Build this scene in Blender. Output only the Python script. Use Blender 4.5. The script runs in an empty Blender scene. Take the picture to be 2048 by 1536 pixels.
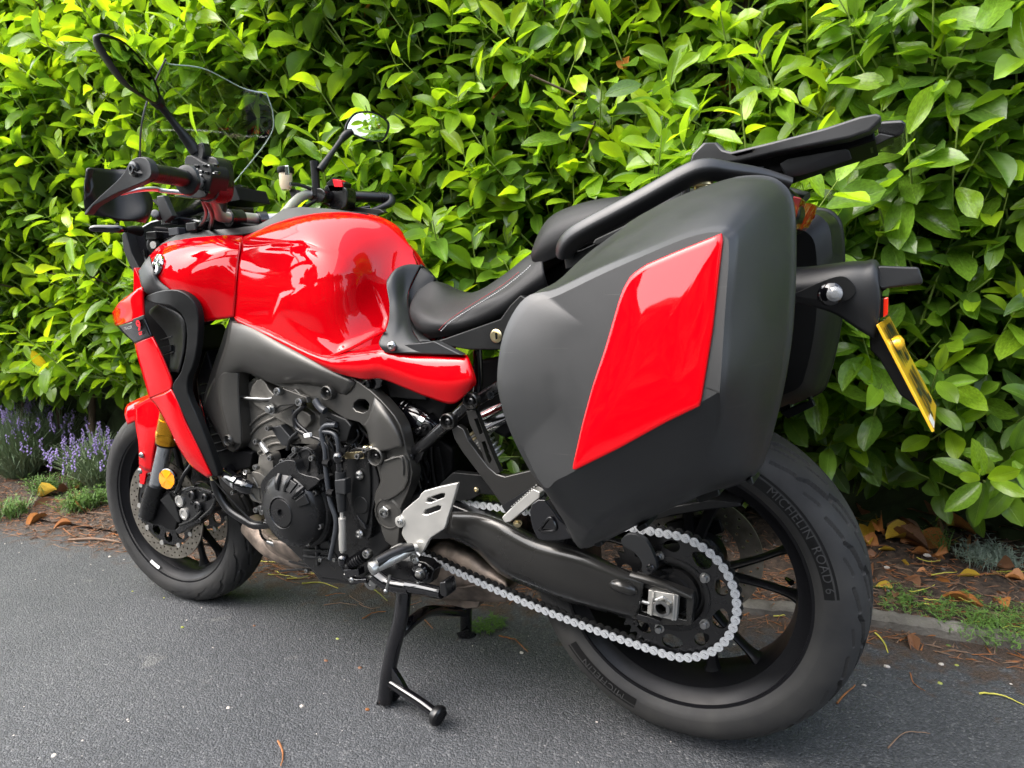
import bpy, bmesh, math, random
import numpy as np
from mathutils import Vector, Matrix, Quaternion

S = bpy.context.scene
COL = S.collection
rng = np.random.default_rng(11)
random.seed(5)

# ---------------------------------------------------------------- camera
CAM = np.array([0.33771, -1.26568, 0.88756])
CF = np.array([-0.48425, 0.86419, -0.1367])
CR = np.array([0.8744, 0.48343, -0.04137])
CU = np.array([-0.03033, 0.13957, 0.98975])
FPX = 1386.55                      # focal length in pixels of the 2048 px wide photograph
cd = bpy.data.cameras.new('camera'); cam = bpy.data.objects.new('camera', cd); COL.objects.link(cam)
cd.sensor_width = 36; cd.lens = FPX/2048*36; cd.clip_start = 0.02; cd.clip_end = 500
M = Matrix(((CR[0], CU[0], -CF[0], CAM[0]), (CR[1], CU[1], -CF[1], CAM[1]), (CR[2], CU[2], -CF[2], CAM[2]), (0, 0, 0, 1)))
cam.matrix_world = M
cd.dof.use_dof = True; cd.dof.focus_distance = 1.35; cd.dof.aperture_fstop = 11
S.camera = cam

# ---------------------------------------------------------------- daylight: soft, thin cloud
SUN_EL, SUN_AZ = 52, 228           # azimuth of the direction the light comes from, degrees from +x
world = bpy.data.worlds.new('World'); S.world = world; world.use_nodes = True
nt = world.node_tree; nt.nodes.clear()
sky = nt.nodes.new('ShaderNodeTexSky'); sky.sky_type = 'NISHITA'; sky.sun_disc = False
sky.sun_elevation = math.radians(SUN_EL)
sky.sun_rotation = math.radians(90 - SUN_AZ)
sky.dust_density = 3.0; sky.air_density = 1.0; sky.ozone_density = 1.0
hs = nt.nodes.new('ShaderNodeHueSaturation'); hs.inputs['Saturation'].default_value = 0.6
bg = nt.nodes.new('ShaderNodeBackground'); bg.inputs['Strength'].default_value = 0.15
wo = nt.nodes.new('ShaderNodeOutputWorld')
nt.links.new(sky.outputs[0], hs.inputs['Color']); nt.links.new(hs.outputs[0], bg.inputs['Color']); nt.links.new(bg.outputs[0], wo.inputs[0])
sd = bpy.data.lights.new('sun', 'SUN'); sd.energy = 1.3; sd.angle = math.radians(95); sd.color = (1, .95, .86)
sun = bpy.data.objects.new('sun', sd); COL.objects.link(sun)
ld = Vector((math.cos(math.radians(SUN_AZ))*math.cos(math.radians(SUN_EL)), math.sin(math.radians(SUN_AZ))*math.cos(math.radians(SUN_EL)), math.sin(math.radians(SUN_EL))))
sun.rotation_euler = ld.to_track_quat('Z', 'Y').to_euler()
S.view_settings.view_transform = 'Standard'; S.view_settings.look = 'None'
S.view_settings.exposure = 2.32; S.view_settings.gamma = 1.0
S.render.engine = 'CYCLES'
S.cycles.max_bounces = 8; S.cycles.transparent_max_bounces = 12

# ---------------------------------------------------------------- tracing helpers: sight line of the photograph met with a real plane
def _ray(px, py): return CF + (px-1024)/FPX*CR - (py-768)/FPX*CU
def U(px, py, y):
    d = _ray(px, py); return CAM + d*((y-CAM[1])/d[1])
def UX(px, py, x):
    d = _ray(px, py); return CAM + d*((x-CAM[0])/d[0])
def UZ(px, py, z=0.0):
    d = _ray(px, py); return CAM + d*((z-CAM[2])/d[2])

# ---------------------------------------------------------------- materials
def mat(name, col, rough=.5, metal=0., coat=0., spec=.5, bump=None, var=None, trans=0., alpha=1., rvar=None, aniso=0):
    m = bpy.data.materials.new(name); m.use_nodes = True
    n = m.node_tree.nodes; l = m.node_tree.links; b = n['Principled BSDF']
    b.inputs['Base Color'].default_value = (*col, 1); b.inputs['Roughness'].default_value = rough
    b.inputs['Metallic'].default_value = metal; b.inputs['Coat Weight'].default_value = coat
    b.inputs['Coat Roughness'].default_value = .03
    b.inputs['Specular IOR Level'].default_value = spec
    b.inputs['Transmission Weight'].default_value = trans
    tc = n.new('ShaderNodeTexCoord')
    if var:     # (scale, dark factor)
        t = n.new('ShaderNodeTexNoise'); t.inputs['Scale'].default_value = var[0]; t.inputs['Detail'].default_value = 5
        l.new(tc.outputs['Object'], t.inputs['Vector'])
        r = n.new('ShaderNodeMapRange'); r.inputs[1].default_value = .35; r.inputs[2].default_value = .7
        l.new(t.outputs[0], r.inputs[0])
        mx = n.new('ShaderNodeMix'); mx.data_type = 'RGBA'
        mx.inputs[6].default_value = (*[c*var[1] for c in col], 1)
        mx.inputs[7].default_value = (*(var[2] if len(var) > 2 else col), 1)
        l.new(r.outputs[0], mx.inputs[0]); l.new(mx.outputs[2], b.inputs['Base Color'])
    if rvar:    # (scale, lo, hi)
        t = n.new('ShaderNodeTexNoise'); t.inputs['Scale'].default_value = rvar[0]; t.inputs['Detail'].default_value = 6
        l.new(tc.outputs['Object'], t.inputs['Vector'])
        r = n.new('ShaderNodeMapRange'); r.inputs[1].default_value = .3; r.inputs[2].default_value = .7
        r.inputs[3].default_value = rvar[1]; r.inputs[4].default_value = rvar[2]
        l.new(t.outputs[0], r.inputs[0]); l.new(r.outputs[0], b.inputs['Roughness'])
    if bump:    # (scale, strength, distance)
        t = n.new('ShaderNodeTexNoise'); t.inputs['Scale'].default_value = bump[0]; t.inputs['Detail'].default_value = 3
        l.new(tc.outputs['Object'], t.inputs['Vector'])
        bp = n.new('ShaderNodeBump'); bp.inputs['Strength'].default_value = bump[1]; bp.inputs['Distance'].default_value = bump[2]
        l.new(t.outputs[0], bp.inputs['Height']); l.new(bp.outputs[0], b.inputs['Normal'])
    return m

MAT = {}
def add_scuffs(m):
    # sparse fine scratches and dust on moulded plastic
    n = m.node_tree.nodes; l = m.node_tree.links; b = n['Principled BSDF']; tc = n.new('ShaderNodeTexCoord'); fac = None
    for rot, sc in ((.7, (6, 6, 210)), (-.5, (5, 5, 260))):
        mp = n.new('ShaderNodeMapping'); mp.inputs['Rotation'].default_value = (.2, rot, .1); mp.inputs['Scale'].default_value = sc; l.new(tc.outputs['Object'], mp.inputs[0])
        t = n.new('ShaderNodeTexNoise'); t.inputs['Scale'].default_value = 1.6; t.inputs['Detail'].default_value = 2; l.new(mp.outputs[0], t.inputs['Vector'])
        r = n.new('ShaderNodeMapRange'); r.inputs[1].default_value = .735; r.inputs[2].default_value = .80; l.new(t.outputs[0], r.inputs[0])
        if fac is None: fac = r.outputs[0]
        else: a = n.new('ShaderNodeMath'); a.operation = 'MAXIMUM'; l.new(fac, a.inputs[0]); l.new(r.outputs[0], a.inputs[1]); fac = a.outputs[0]
    t = n.new('ShaderNodeTexNoise'); t.inputs['Scale'].default_value = 5; t.inputs['Detail'].default_value = 9; l.new(tc.outputs['Object'], t.inputs['Vector'])
    d = n.new('ShaderNodeMapRange'); d.inputs[1].default_value = .45; d.inputs[2].default_value = .8; d.inputs[4].default_value = .22; l.new(t.outputs[0], d.inputs[0])
    a = n.new('ShaderNodeMath'); a.operation = 'MAXIMUM'; l.new(fac, a.inputs[0]); l.new(d.outputs[0], a.inputs[1])
    mx = n.new('ShaderNodeMix'); mx.data_type = 'RGBA'; l.new(a.outputs[0], mx.inputs[0]); c = b.inputs['Base Color'].default_value; mx.inputs[6].default_value = tuple(c); mx.inputs[7].default_value = (.045, .045, .043, 1); l.new(mx.outputs[2], b.inputs['Base Color'])
def mk(k, *a, **kw): MAT[k] = mat(k, *a, **kw)
mk('red_paint', (.50, .0005, .004), rough=.6, coat=.8, spec=.0)
mk('case_plastic', (.0085, .009, .0095), rough=.42, spec=.6, bump=(900, .12, .0006), rvar=(14, .38, .50))
mk('dark_plastic', (.0045, .0048, .005), rough=.45, spec=.3, bump=(1200, .10, .0005), rvar=(20, .38, .52))
mk('grey_plastic', (.013, .0138, .015), rough=.46, spec=.4, bump=(1200, .10, .0005))
mk('matt_black', (.0025, .0025, .003), rough=.62, spec=.15)
mk('gloss_black', (.003, .003, .004), rough=.12, coat=.5)
mk('satin_black_metal', (.004, .004, .0045), rough=.26, metal=.0, spec=.6, rvar=(30, .22, .36))
mk('swingarm_paint', (.032, .031, .029), rough=.22, metal=.6, coat=.3, rvar=(9, .24, .34), bump=(800, .05, .0004))
mk('frame_paint', (.085, .082, .076), rough=.34, metal=.7, rvar=(12, .32, .42), bump=(900, .08, .0004))
mk('engine_black', (.022, .022, .0225), rough=.28, metal=.55, rvar=(25, .22, .36), bump=(700, .12, .0005))
mk('engine_grey', (.20, .19, .17), rough=.48, metal=.6, var=(30, .55), bump=(350, .4, .001))
mk('aluminium', (.62, .62, .60), rough=.32, metal=1., rvar=(40, .26, .42), bump=(300, .08, .0005))
mk('satin_silver', (.52, .51, .48), rough=.40, metal=.75, rvar=(40, .34, .5), bump=(500, .15, .0005))
mk('steel', (.45, .45, .44), rough=.30, metal=1., var=(60, .6))
mk('chrome', (.75, .75, .76), rough=.10, metal=1.)
mk('fork_tube', (.46, .48, .50), rough=.22, metal=.9)
mk('gold_anodised', (.75, .36, .03), rough=.26, metal=1.)
mk('copper_exhaust', (.36, .29, .24), rough=.5, metal=.7, var=(22, .35, (.40, .32, .26)), bump=(120, .3, .001))
mk('disc_steel', (.36, .33, .28), rough=.38, metal=.9, var=(50, .65))
add_scuffs(MAT['case_plastic'])
mk('rail_paint', (.017, .0175, .0185), rough=.40, spec=.55, rvar=(20, .34, .46), bump=(900, .1, .0004))
mk('chain_metal', (.60, .62, .64), rough=.42, metal=.35, var=(420, .62), bump=(900, .25, .0005))
mk('chain_dark', (.03, .03, .03), rough=.4, metal=.5); mk('chain_inner', (.26, .27, .28), rough=.4, metal=.5, bump=(900, .3, .0005))
mk('tyre_rubber', (.025, .025, .0255), rough=.66, spec=.28, var=(12, .8, (.036, .035, .033)), bump=(420, .25, .0005), rvar=(16, .55, .8))
mk('tyre_print', (.026, .026, .026), rough=.6)
mk('tyre_band', (.006, .006, .006), rough=.5, spec=.2)
mk('rim_black', (.006, .006, .007), rough=.34, coat=0, spec=.16, rvar=(20, .28, .40))
mk('hose_rubber', (.004, .004, .0045), rough=.34)
mk('cable_grey', (.028, .031, .036), rough=.38)
mk('seat_vinyl', (.006, .006, .0065), rough=.54, spec=.36, bump=(700, .25, .0008))
mk('amber_lens', (.95, .30, .01), rough=.1, coat=1.)
mk('tail_lens', (.42, .008, .006), rough=.12, coat=1., trans=.08)
mk('red_lens', (.85, .03, .01), rough=.1, coat=1.)
mk('plate_yellow', (.80, .46, .02), rough=.3, coat=.5)
mk('plate_print', (.01, .01, .01), rough=.4)
mk('white_paint', (.72, .72, .70), rough=.3)
mk('red_switch', (.75, .01, .02), rough=.35)
mk('reservoir', (.62, .52, .36), rough=.3, coat=.3)
mk('mirror_glass', (.72, .75, .74), rough=.015, metal=1.)
mk('brass', (.66, .56, .34), rough=.3, metal=1.)
mk('white_thread', (.55, .55, .56), rough=.7)
mk('red_thread', (.32, .01, .02), rough=.7)
def wall_mat():
    g = MAT['clear_lens'] = mat('clear_lens', (.85, .87, .88), rough=.06, trans=.75)
wall_mat()
def windscreen_mat():
    m = bpy.data.materials.new('windscreen_clear'); m.use_nodes = True
    n = m.node_tree.nodes; l = m.node_tree.links; n.remove(n['Principled BSDF'])
    o = n['Material Output']; tr = n.new('ShaderNodeBsdfTransparent'); tr.inputs[0].default_value = (.93, .95, .94, 1)
    gl = n.new('ShaderNodeBsdfGlossy'); gl.inputs['Roughness'].default_value = .02; gl.inputs[0].default_value = (.9, .9, .9, 1)
    lw = n.new('ShaderNodeLayerWeight'); lw.inputs[0].default_value = .5; pw = n.new('ShaderNodeMath'); pw.operation = 'POWER'; l.new(lw.outputs['Facing'], pw.inputs[0]); pw.inputs[1].default_value = 3.5; fr = n.new('ShaderNodeMath'); fr.operation = 'MULTIPLY_ADD'; l.new(pw.outputs[0], fr.inputs[0]); fr.inputs[1].default_value = .8; fr.inputs[2].default_value = .03
    mx = n.new('ShaderNodeMixShader'); l.new(fr.outputs[0], mx.inputs[0]); l.new(tr.outputs[0], mx.inputs[1]); l.new(gl.outputs[0], mx.inputs[2])
    l.new(mx.outputs[0], o.inputs[0]); MAT['windscreen_clear'] = m
windscreen_mat()
mk('screen_edge', (.30, .36, .36), rough=.2)

# ---------------------------------------------------------------- object helpers
def link(o, parent=None):
    COL.objects.link(o)
    if parent is not None: o.parent = parent
    return o
ROOT = {}          # parent name -> world offset of its frame
def off(parent):
    p = parent
    while p is not None:
        if p.name in ROOT: return ROOT[p.name]
        p = p.parent
    return np.zeros(3)
def mobj(name, V, F, material, parent=None, smooth=40, local=False):
    V = np.asarray(V, float)
    if parent is not None and not local: V = V - off(parent)
    me = bpy.data.meshes.new(name); me.from_pydata([tuple(v) for v in V], [], [tuple(f) for f in F]); me.validate()
    me.materials.append(MAT[material] if isinstance(material, str) else material)
    bm = bmesh.new(); bm.from_mesh(me); bmesh.ops.recalc_face_normals(bm, faces=bm.faces)
    if smooth:
        a = math.radians(smooth)
        for f in bm.faces: f.smooth = True
        for e in bm.edges:
            if len(e.link_faces) == 2 and e.calc_face_angle(0) > a: e.smooth = False
    bm.to_mesh(me); bm.free()
    o = bpy.data.objects.new(name, me); link(o, parent)
    return o
def empty(name, loc, label=None, cat=None, group=None, parent=None):
    o = bpy.data.objects.new(name, None); link(o, parent); o.location = loc; o.empty_display_size = .1
    ROOT[o.name] = np.array(loc, float)
    if label: o['label'] = label
    if cat: o['category'] = cat
    if group: o['group'] = group
    return o
def tag(o, label=None, cat=None, group=None, kind=None):
    if label: o['label'] = label
    if cat: o['category'] = cat
    if group: o['group'] = group
    if kind: o['kind'] = kind
    return o
def catmull(P, n, closed=False):
    """n samples per span through the points P (k x d)."""
    P = np.asarray(P, float); k = len(P); out = []
    spans = k if closed else k-1
    for i in range(spans):
        if closed: a, b, c, d = P[(i-1) % k], P[i], P[(i+1) % k], P[(i+2) % k]
        else:
            b, c = P[i], P[i+1]; a = P[i-1] if i > 0 else 2*b-c; d = P[i+2] if i+2 < k else 2*c-b
        for t in np.arange(n)/n:
            out.append(.5*((2*b) + (-a+c)*t + (2*a-5*b+4*c-d)*t*t + (-a+3*b-3*c+d)*t**3))
    if not closed: out.append(P[-1])
    return np.array(out)
def resample(P, n, closed=True):
    P = np.asarray(P, float); Q = np.vstack([P, P[:1]]) if closed else P
    d = np.r_[0, np.cumsum(np.linalg.norm(np.diff(Q, axis=0), axis=1))]
    t = np.linspace(0, d[-1], n+1)[:-1] if closed else np.linspace(0, d[-1], n)
    return np.stack([np.interp(t, d, Q[:, i]) for i in range(3)], 1)
def px(pts, y=None):
    return np.array([U(p[0], p[1], p[2] if len(p) > 2 else y) for p in pts])
def plate(name, pts, material, parent, y=-.15, th=.01, bevel=.0015, curve=0, holes=(), smooth=40, world=False, seg=2, both=False):
    """polygon traced at its own lateral distance, given real thickness towards the bike's centre (+y)."""
    P = np.asarray(pts, float) if world else px(pts, y)
    if curve: P = catmull(P, curve, True)
    loops = [P]
    for h in holes:
        H = np.asarray(h, float) if world else px(h, y)
        loops.append(H)
    bm = bmesh.new(); edges = []
    for L in loops:
        vs = [bm.verts.new(v) for v in L]
        for i in range(len(vs)): edges.append(bm.edges.new((vs[i], vs[(i+1) % len(vs)])))
    bmesh.ops.triangle_fill(bm, use_beauty=True, use_dissolve=False, edges=edges)
    th_v = Vector((0, th, 0)) if np.isscalar(th) else Vector(th)
    r = bmesh.ops.extrude_face_region(bm, geom=bm.faces[:])
    for v in r['geom']:
        if isinstance(v, bmesh.types.BMVert): v.co += th_v
    bmesh.ops.recalc_face_normals(bm, faces=bm.faces)
    if both:
        g = bmesh.ops.duplicate(bm, geom=bm.verts[:]+bm.edges[:]+bm.faces[:])
        for v in g['geom']:
            if isinstance(v, bmesh.types.BMVert): v.co.y *= -1
        bmesh.ops.reverse_faces(bm, faces=[f for f in g['geom'] if isinstance(f, bmesh.types.BMFace)])
    o_ = off(parent)
    for v in bm.verts: v.co -= Vector(o_)
    me = bpy.data.meshes.new(name)
    a = math.radians(smooth)
    for f in bm.faces: f.smooth = True
    if not bevel:
        for e in bm.edges:
            if len(e.link_faces) == 2 and e.calc_face_angle(0) > a: e.smooth = False
    bm.to_mesh(me); bm.free()
    me.materials.append(MAT[material])
    o = bpy.data.objects.new(name, me); link(o, parent)
    if bevel:
        b = o.modifiers.new('bevel', 'BEVEL'); b.width = bevel; b.segments = seg; b.limit_method = 'ANGLE'; b.angle_limit = math.radians(50); b.harden_normals = True
    return o
def grid_mesh(rows):
    nr, nc = len(rows), len(rows[0])
    V = [v for r in rows for v in r]; F = []
    for i in range(nr-1):
        for j in range(nc-1): F.append((i*nc+j, i*nc+j+1, (i+1)*nc+j+1, (i+1)*nc+j))
    return V, F
def surf(name, cols, material, parent, n=6, th=.004, mirror=False, smooth=60, world=False, center=None, nc=None, relax=0):
    """smooth skin through a grid of traced points; cols[i][j]; mirror: carry it over the centre line to the other side."""
    G = []
    for c in cols:
        P = np.asarray(c, float) if world else px(c)
        if center is not None:
            P = np.vstack([[P[0][0], 0, P[0][2]+center], P])
            if mirror:
                Q = P[1:][::-1].copy(); Q[:, 1] *= -1; P = np.vstack([Q, P])
        G.append(catmull(P, nc or n))
    G = np.array(G); H = np.array([catmull(G[:, j], n) for j in range(G.shape[1])])
    for _ in range(relax):
        H[1:-1] = H[1:-1]*.5+(H[:-2]+H[2:])*.25; H[:, 1:-1] = H[:, 1:-1]*.5+(H[:, :-2]+H[:, 2:])*.25
    V, F = grid_mesh(H)
    o = mobj(name, V, F, material, parent, smooth)
    if th:
        s = o.modifiers.new('skin', 'SOLIDIFY'); s.thickness = th; s.offset = 0
    return o
def frames(P):
    T = np.gradient(P, axis=0); T /= np.linalg.norm(T, axis=1)[:, None]+1e-12
    N = np.zeros_like(P); a = np.array([0, 0, 1.]) if abs(T[0][2]) < .9 else np.array([0, 1., 0])
    n = a - T[0]*(a@T[0]); n /= np.linalg.norm(n)
    for i in range(len(P)):
        n = n - T[i]*(n@T[i]); n /= np.linalg.norm(n)+1e-12; N[i] = n
    return T, N, np.cross(T, N)
def tube_geo(P, r, n=12, cap=True, flat=1.0, sq=1.0):
    P = np.asarray(P, float); r = np.broadcast_to(np.asarray(r, float), (len(P),))
    T, N, B = frames(P); a = np.arange(n)*2*math.pi/n; V = []; F = []
    for i in range(len(P)):
        for t in a: ct, st_ = math.cos(t), math.sin(t); V.append(P[i] + r[i]*(math.copysign(abs(ct)**sq, ct)*N[i]*flat + math.copysign(abs(st_)**sq, st_)*B[i]))
    for i in range(len(P)-1):
        for j in range(n): F.append((i*n+j, i*n+(j+1) % n, (i+1)*n+(j+1) % n, (i+1)*n+j))
    if cap: F.append(tuple(range(n))[::-1]); F.append(tuple((len(P)-1)*n+j for j in range(n)))
    return V, F
def tube(name, pts, r, material, parent, y=None, smooth=6, n=12, world=False, flat=1.0, cap=True, sq=1.0):
    P = np.asarray(pts, float) if world else px(pts, y)
    rr = np.broadcast_to(np.asarray(r, float), (len(P),))
    if smooth and len(P) > 2:
        Q = catmull(np.c_[P, rr], smooth); P, rr = Q[:, :3], Q[:, 3]
    V, F = tube_geo(P, rr, n, cap, flat, sq)
    return mobj(name, V, F, material, parent)
def axis_basis(ax):
    ax = np.asarray(ax, float); ax = ax/np.linalg.norm(ax)
    a = np.array([0, 0, 1.]) if abs(ax[2]) < .9 else np.array([1., 0, 0])
    u = a - ax*(a@ax); u /= np.linalg.norm(u); return ax, u, np.cross(ax, u)
def lathe(name, c, ax, prof, material, parent, n=32, smooth=35, local=False):
    """prof: list of (radius, height along ax)."""
    c = np.asarray(c, float); w, u, v = axis_basis(ax); V = []; F = []
    for r, h in prof:
        for i in range(n):
            t = 2*math.pi*i/n; V.append(c + w*h + r*(math.cos(t)*u + math.sin(t)*v))
    for k in range(len(prof)-1):
        for i in range(n): F.append((k*n+i, k*n+(i+1) % n, (k+1)*n+(i+1) % n, (k+1)*n+i))
    ring = abs(prof[0][0]-prof[-1][0]) < 1e-9 and abs(prof[0][1]-prof[-1][1]) < 1e-9
    if prof[0][0] > 1e-5 and not ring: F.append(tuple(range(n)))
    if prof[-1][0] > 1e-5 and not ring: F.append(tuple((len(prof)-1)*n+i for i in range(n)))
    return mobj(name, V, F, material, parent, smooth, local)
_bolt = {}
def bolt_mesh(kind, material):
    k = (kind, material)
    if k in _bolt: return _bolt[k]
    n = 12; prof = {'socket': [(1, 0), (1, .8), (.88, 1), (.56, 1), (.52, .5), (0, .5)],
                    'hex': [(1.45, 0), (1.45, .25), (1, .3), (1, 1.0), (.85, 1.15), (0, 1.15)],
                    'button': [(1, 0), (1, .25), (.8, .6), (.45, .75), (.42, .45), (0, .45)]}[kind]
    V = []; F = []
    for r, h in prof:
        for i in range(n):
            t = 2*math.pi*i/n; V.append((r*math.cos(t), r*math.sin(t), h))
    for q in range(len(prof)-1):
        for i in range(n): F.append((q*n+i, q*n+(i+1) % n, (q+1)*n+(i+1) % n, (q+1)*n+i))
    me = bpy.data.meshes.new('bolt'); me.from_pydata(V, [], F); me.validate(); me.materials.append(MAT[material])
    _bolt[k] = me; return me
def bolt(p, r, parent, kind='socket', material='steel', nrm=(0, -1, 0), name='bolt', depth=1.0):
    P = U(*p) if len(p) == 3 and p[0] > 20 else np.asarray(p, float)
    o = bpy.data.objects.new(name, bolt_mesh(kind, material)); link(o, parent)
    o.location = Vector(P - off(parent)); q = Vector(nrm).to_track_quat('Z', 'Y')
    o.rotation_mode = 'QUATERNION'; o.rotation_quaternion = q; o.scale = (r, r, r*depth)
    return o
# ================================================================ SETTING
def kerb_y(x):
    return np.interp(x, [-8, -3.0, -2.2, -1.45, -.7, .3, .62, 2, 5], [-.40, .17, .235, .33, .44, .635, .64, .80, 1.3])
def face_y(x): return .78 + .12*np.clip(x, -9, 4)

def ground_mats():
    # asphalt
    m = bpy.data.materials.new('asphalt'); m.use_nodes = True; n = m.node_tree.nodes; l = m.node_tree.links; b = n['Principled BSDF']
    tc = n.new('ShaderNodeTexCoord')
    def vor(s, feat='F1'):
        v = n.new('ShaderNodeTexVoronoi'); v.inputs['Scale'].default_value = s; v.feature = feat; l.new(tc.outputs['Object'], v.inputs['Vector']); return v
    def noise(s, d=4):
        v = n.new('ShaderNodeTexNoise'); v.inputs['Scale'].default_value = s; v.inputs['Detail'].default_value = d; l.new(tc.outputs['Object'], v.inputs['Vector']); return v
    def ramp(src, st):
        r = n.new('ShaderNodeValToRGB'); l.new(src, r.inputs[0]); e = r.color_ramp.elements
        while len(e) < len(st): e.new(.5)
        for i, (p, c) in enumerate(st): e[i].position = p; e[i].color = (*c, 1) if len(c) == 3 else c
        return r
    def mix(f, a, c, blend='MIX'):
        x = n.new('ShaderNodeMix'); x.data_type = 'RGBA'; x.blend_type = blend
        if isinstance(f, (int, float)): x.inputs[0].default_value = f
        else: l.new(f, x.inputs[0])
        for i, s in ((6, a), (7, c)):
            if isinstance(s, tuple): x.inputs[i].default_value = (*s, 1)
            else: l.new(s, x.inputs[i])
        return x.outputs[2]
    v1 = vor(230); cr = ramp(v1.outputs['Color'], [(.0, (.024, .026, .029)), (.5, (.046, .049, .053)), (.8, (.067, .070, .075)), (1, (.14, .14, .14))])
    v2 = vor(60); sp = ramp(v2.outputs['Distance'], [(.0, (1, 1, 1)), (.10, (1, 1, 1)), (.13, (0, 0, 0))])
    pick = ramp(v2.outputs['Color'], [(.0, (0, 0, 0)), (.90, (0, 0, 0)), (.92, (1, 1, 1))])
    mm = n.new('ShaderNodeMath'); mm.operation = 'MULTIPLY'; l.new(sp.outputs[0], mm.inputs[0]); l.new(pick.outputs[0], mm.inputs[1])
    col = mix(mm.outputs[0], cr.outputs[0], (.33, .31, .30))
    big = noise(1.6, 6); br = ramp(big.outputs[0], [(.3, (.72, .73, .75)), (.7, (1.22, 1.2, 1.18))]); col = mix(1.0, col, br.outputs[0], 'MULTIPLY')
    # pale worn stains
    st = noise(9, 8); sr = ramp(st.outputs[0], [(.66, (0, 0, 0)), (.74, (1, 1, 1))]); fm = n.new('ShaderNodeMath'); fm.operation = 'MULTIPLY'; fm.inputs[1].default_value = .35; l.new(sr.outputs[0], fm.inputs[0])
    col = mix(fm.outputs[0], col, (.20, .195, .18))
    # brown dirt washed out of the bed: attribute 'dirt'
    at = n.new('ShaderNodeAttribute'); at.attribute_name = 'dirt'
    dn = noise(22, 8); ad = n.new('ShaderNodeMath'); ad.operation = 'ADD'; l.new(at.outputs['Fac'], ad.inputs[0]); l.new(dn.outputs[0], ad.inputs[1])
    dr = ramp(ad.outputs[0], [(.98, (0, 0, 0)), (1.0, (1, 1, 1))])
    mr = n.new('ShaderNodeMapRange'); mr.inputs[1].default_value = .95; mr.inputs[2].default_value = 1.15; l.new(ad.outputs[0], mr.inputs[0])
    dc = ramp(noise(140, 3).outputs[0], [(.3, (.022, .014, .010)), (.7, (.085, .055, .038))])
    col = mix(mr.outputs[0], col, dc.outputs[0]); l.new(col, b.inputs['Base Color'])
    rr = n.new('ShaderNodeMapRange'); rr.inputs[3].default_value = .55; rr.inputs[4].default_value = .85; l.new(v1.outputs['Distance'], rr.inputs[0]); l.new(rr.outputs[0], b.inputs['Roughness'])
    h = n.new('ShaderNodeMath'); h.operation = 'SUBTRACT'; h.inputs[0].default_value = 1; l.new(v1.outputs['Distance'], h.inputs[1])
    h2 = n.new('ShaderNodeMath'); h2.operation = 'ADD'; l.new(h.outputs[0], h2.inputs[0]); l.new(noise(400, 2).outputs[0], h2.inputs[1])
    bp = n.new('ShaderNodeBump'); bp.inputs['Strength'].default_value = .9; bp.inputs['Distance'].default_value = .0028; l.new(h2.outputs[0], bp.inputs['Height']); l.new(bp.outputs[0], b.inputs['Normal'])
    MAT['asphalt'] = m
    mk('soil', (.040, .026, .018), rough=.9, var=(60, .4, (.085, .057, .040)), bump=(180, .9, .006))
    mk('kerb_concrete', (.10, .085, .068), rough=.9, var=(7, .35, (.19, .175, .15)), bump=(150, .8, .004))
    mk('grass_green', (.10, .19, .035), rough=.5); mk('moss_green', (.07, .14, .02), rough=.7)
    mk('lavender_leaf', (.17, .23, .12), rough=.6); mk('lavender_flower', (.30, .22, .50), rough=.6)
    mk('sage_leaf', (.24, .30, .24), rough=.7)
    mk('dead_orange', (.55, .22, .06), rough=.5, var=(60, .5)); mk('dead_brown', (.26, .12, .06), rough=.6, var=(60, .5)); mk('dead_yellow', (.62, .40, .04), rough=.45, var=(50, .6))
    mk('twig_orange', (.32, .12, .035), rough=.6, var=(80, .5)); mk('twig_brown', (.16, .10, .065), rough=.8); mk('twig_yellow', (.48, .44, .07), rough=.6)
    mk('stone_pale', (.42, .38, .34), rough=.8, bump=(200, .4, .002)); mk('stone_dark', (.13, .12, .115), rough=.8); mk('seed_green', (.25, .27, .05), rough=.5)
    mk('bark', (.10, .07, .045), rough=.85, bump=(60, .6, .004)); mk('green_stem', (.22, .30, .06), rough=.5)
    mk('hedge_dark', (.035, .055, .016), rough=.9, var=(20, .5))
    mk('bottle_plastic', (.10, .11, .12), rough=.12, trans=.6); mk('bottle_cap_blue', (.02, .07, .30), rough=.3)
ground_mats()

def sheet(name, xs, ys, zf, material, kind='structure', dirt=None):
    X, Y = np.meshgrid(xs, ys); Z = zf(X, Y); V = np.stack([X.ravel(), Y.ravel(), Z.ravel()], 1)
    nx, ny = len(xs), len(ys); i = np.arange(nx*ny).reshape(ny, nx)
    F = np.stack([i[:-1, :-1].ravel(), i[:-1, 1:].ravel(), i[1:, 1:].ravel(), i[1:, :-1].ravel()], 1)
    me = bpy.data.meshes.new(name); me.vertices.add(len(V)); me.vertices.foreach_set('co', V.ravel())
    me.loops.add(F.size); me.loops.foreach_set('vertex_index', F.ravel()); me.polygons.add(len(F)); me.polygons.foreach_set('loop_start', np.arange(0, F.size, 4))
    me.update(); me.validate(); me.polygons.foreach_set('use_smooth', np.ones(len(me.polygons), bool)); me.materials.append(MAT[material])
    if dirt is not None:
        a = me.attributes.new('dirt', 'FLOAT', 'POINT'); a.data.foreach_set('value', dirt(X, Y).ravel().astype('f'))
    o = bpy.data.objects.new(name, me); link(o); o['kind'] = kind; return o

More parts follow.
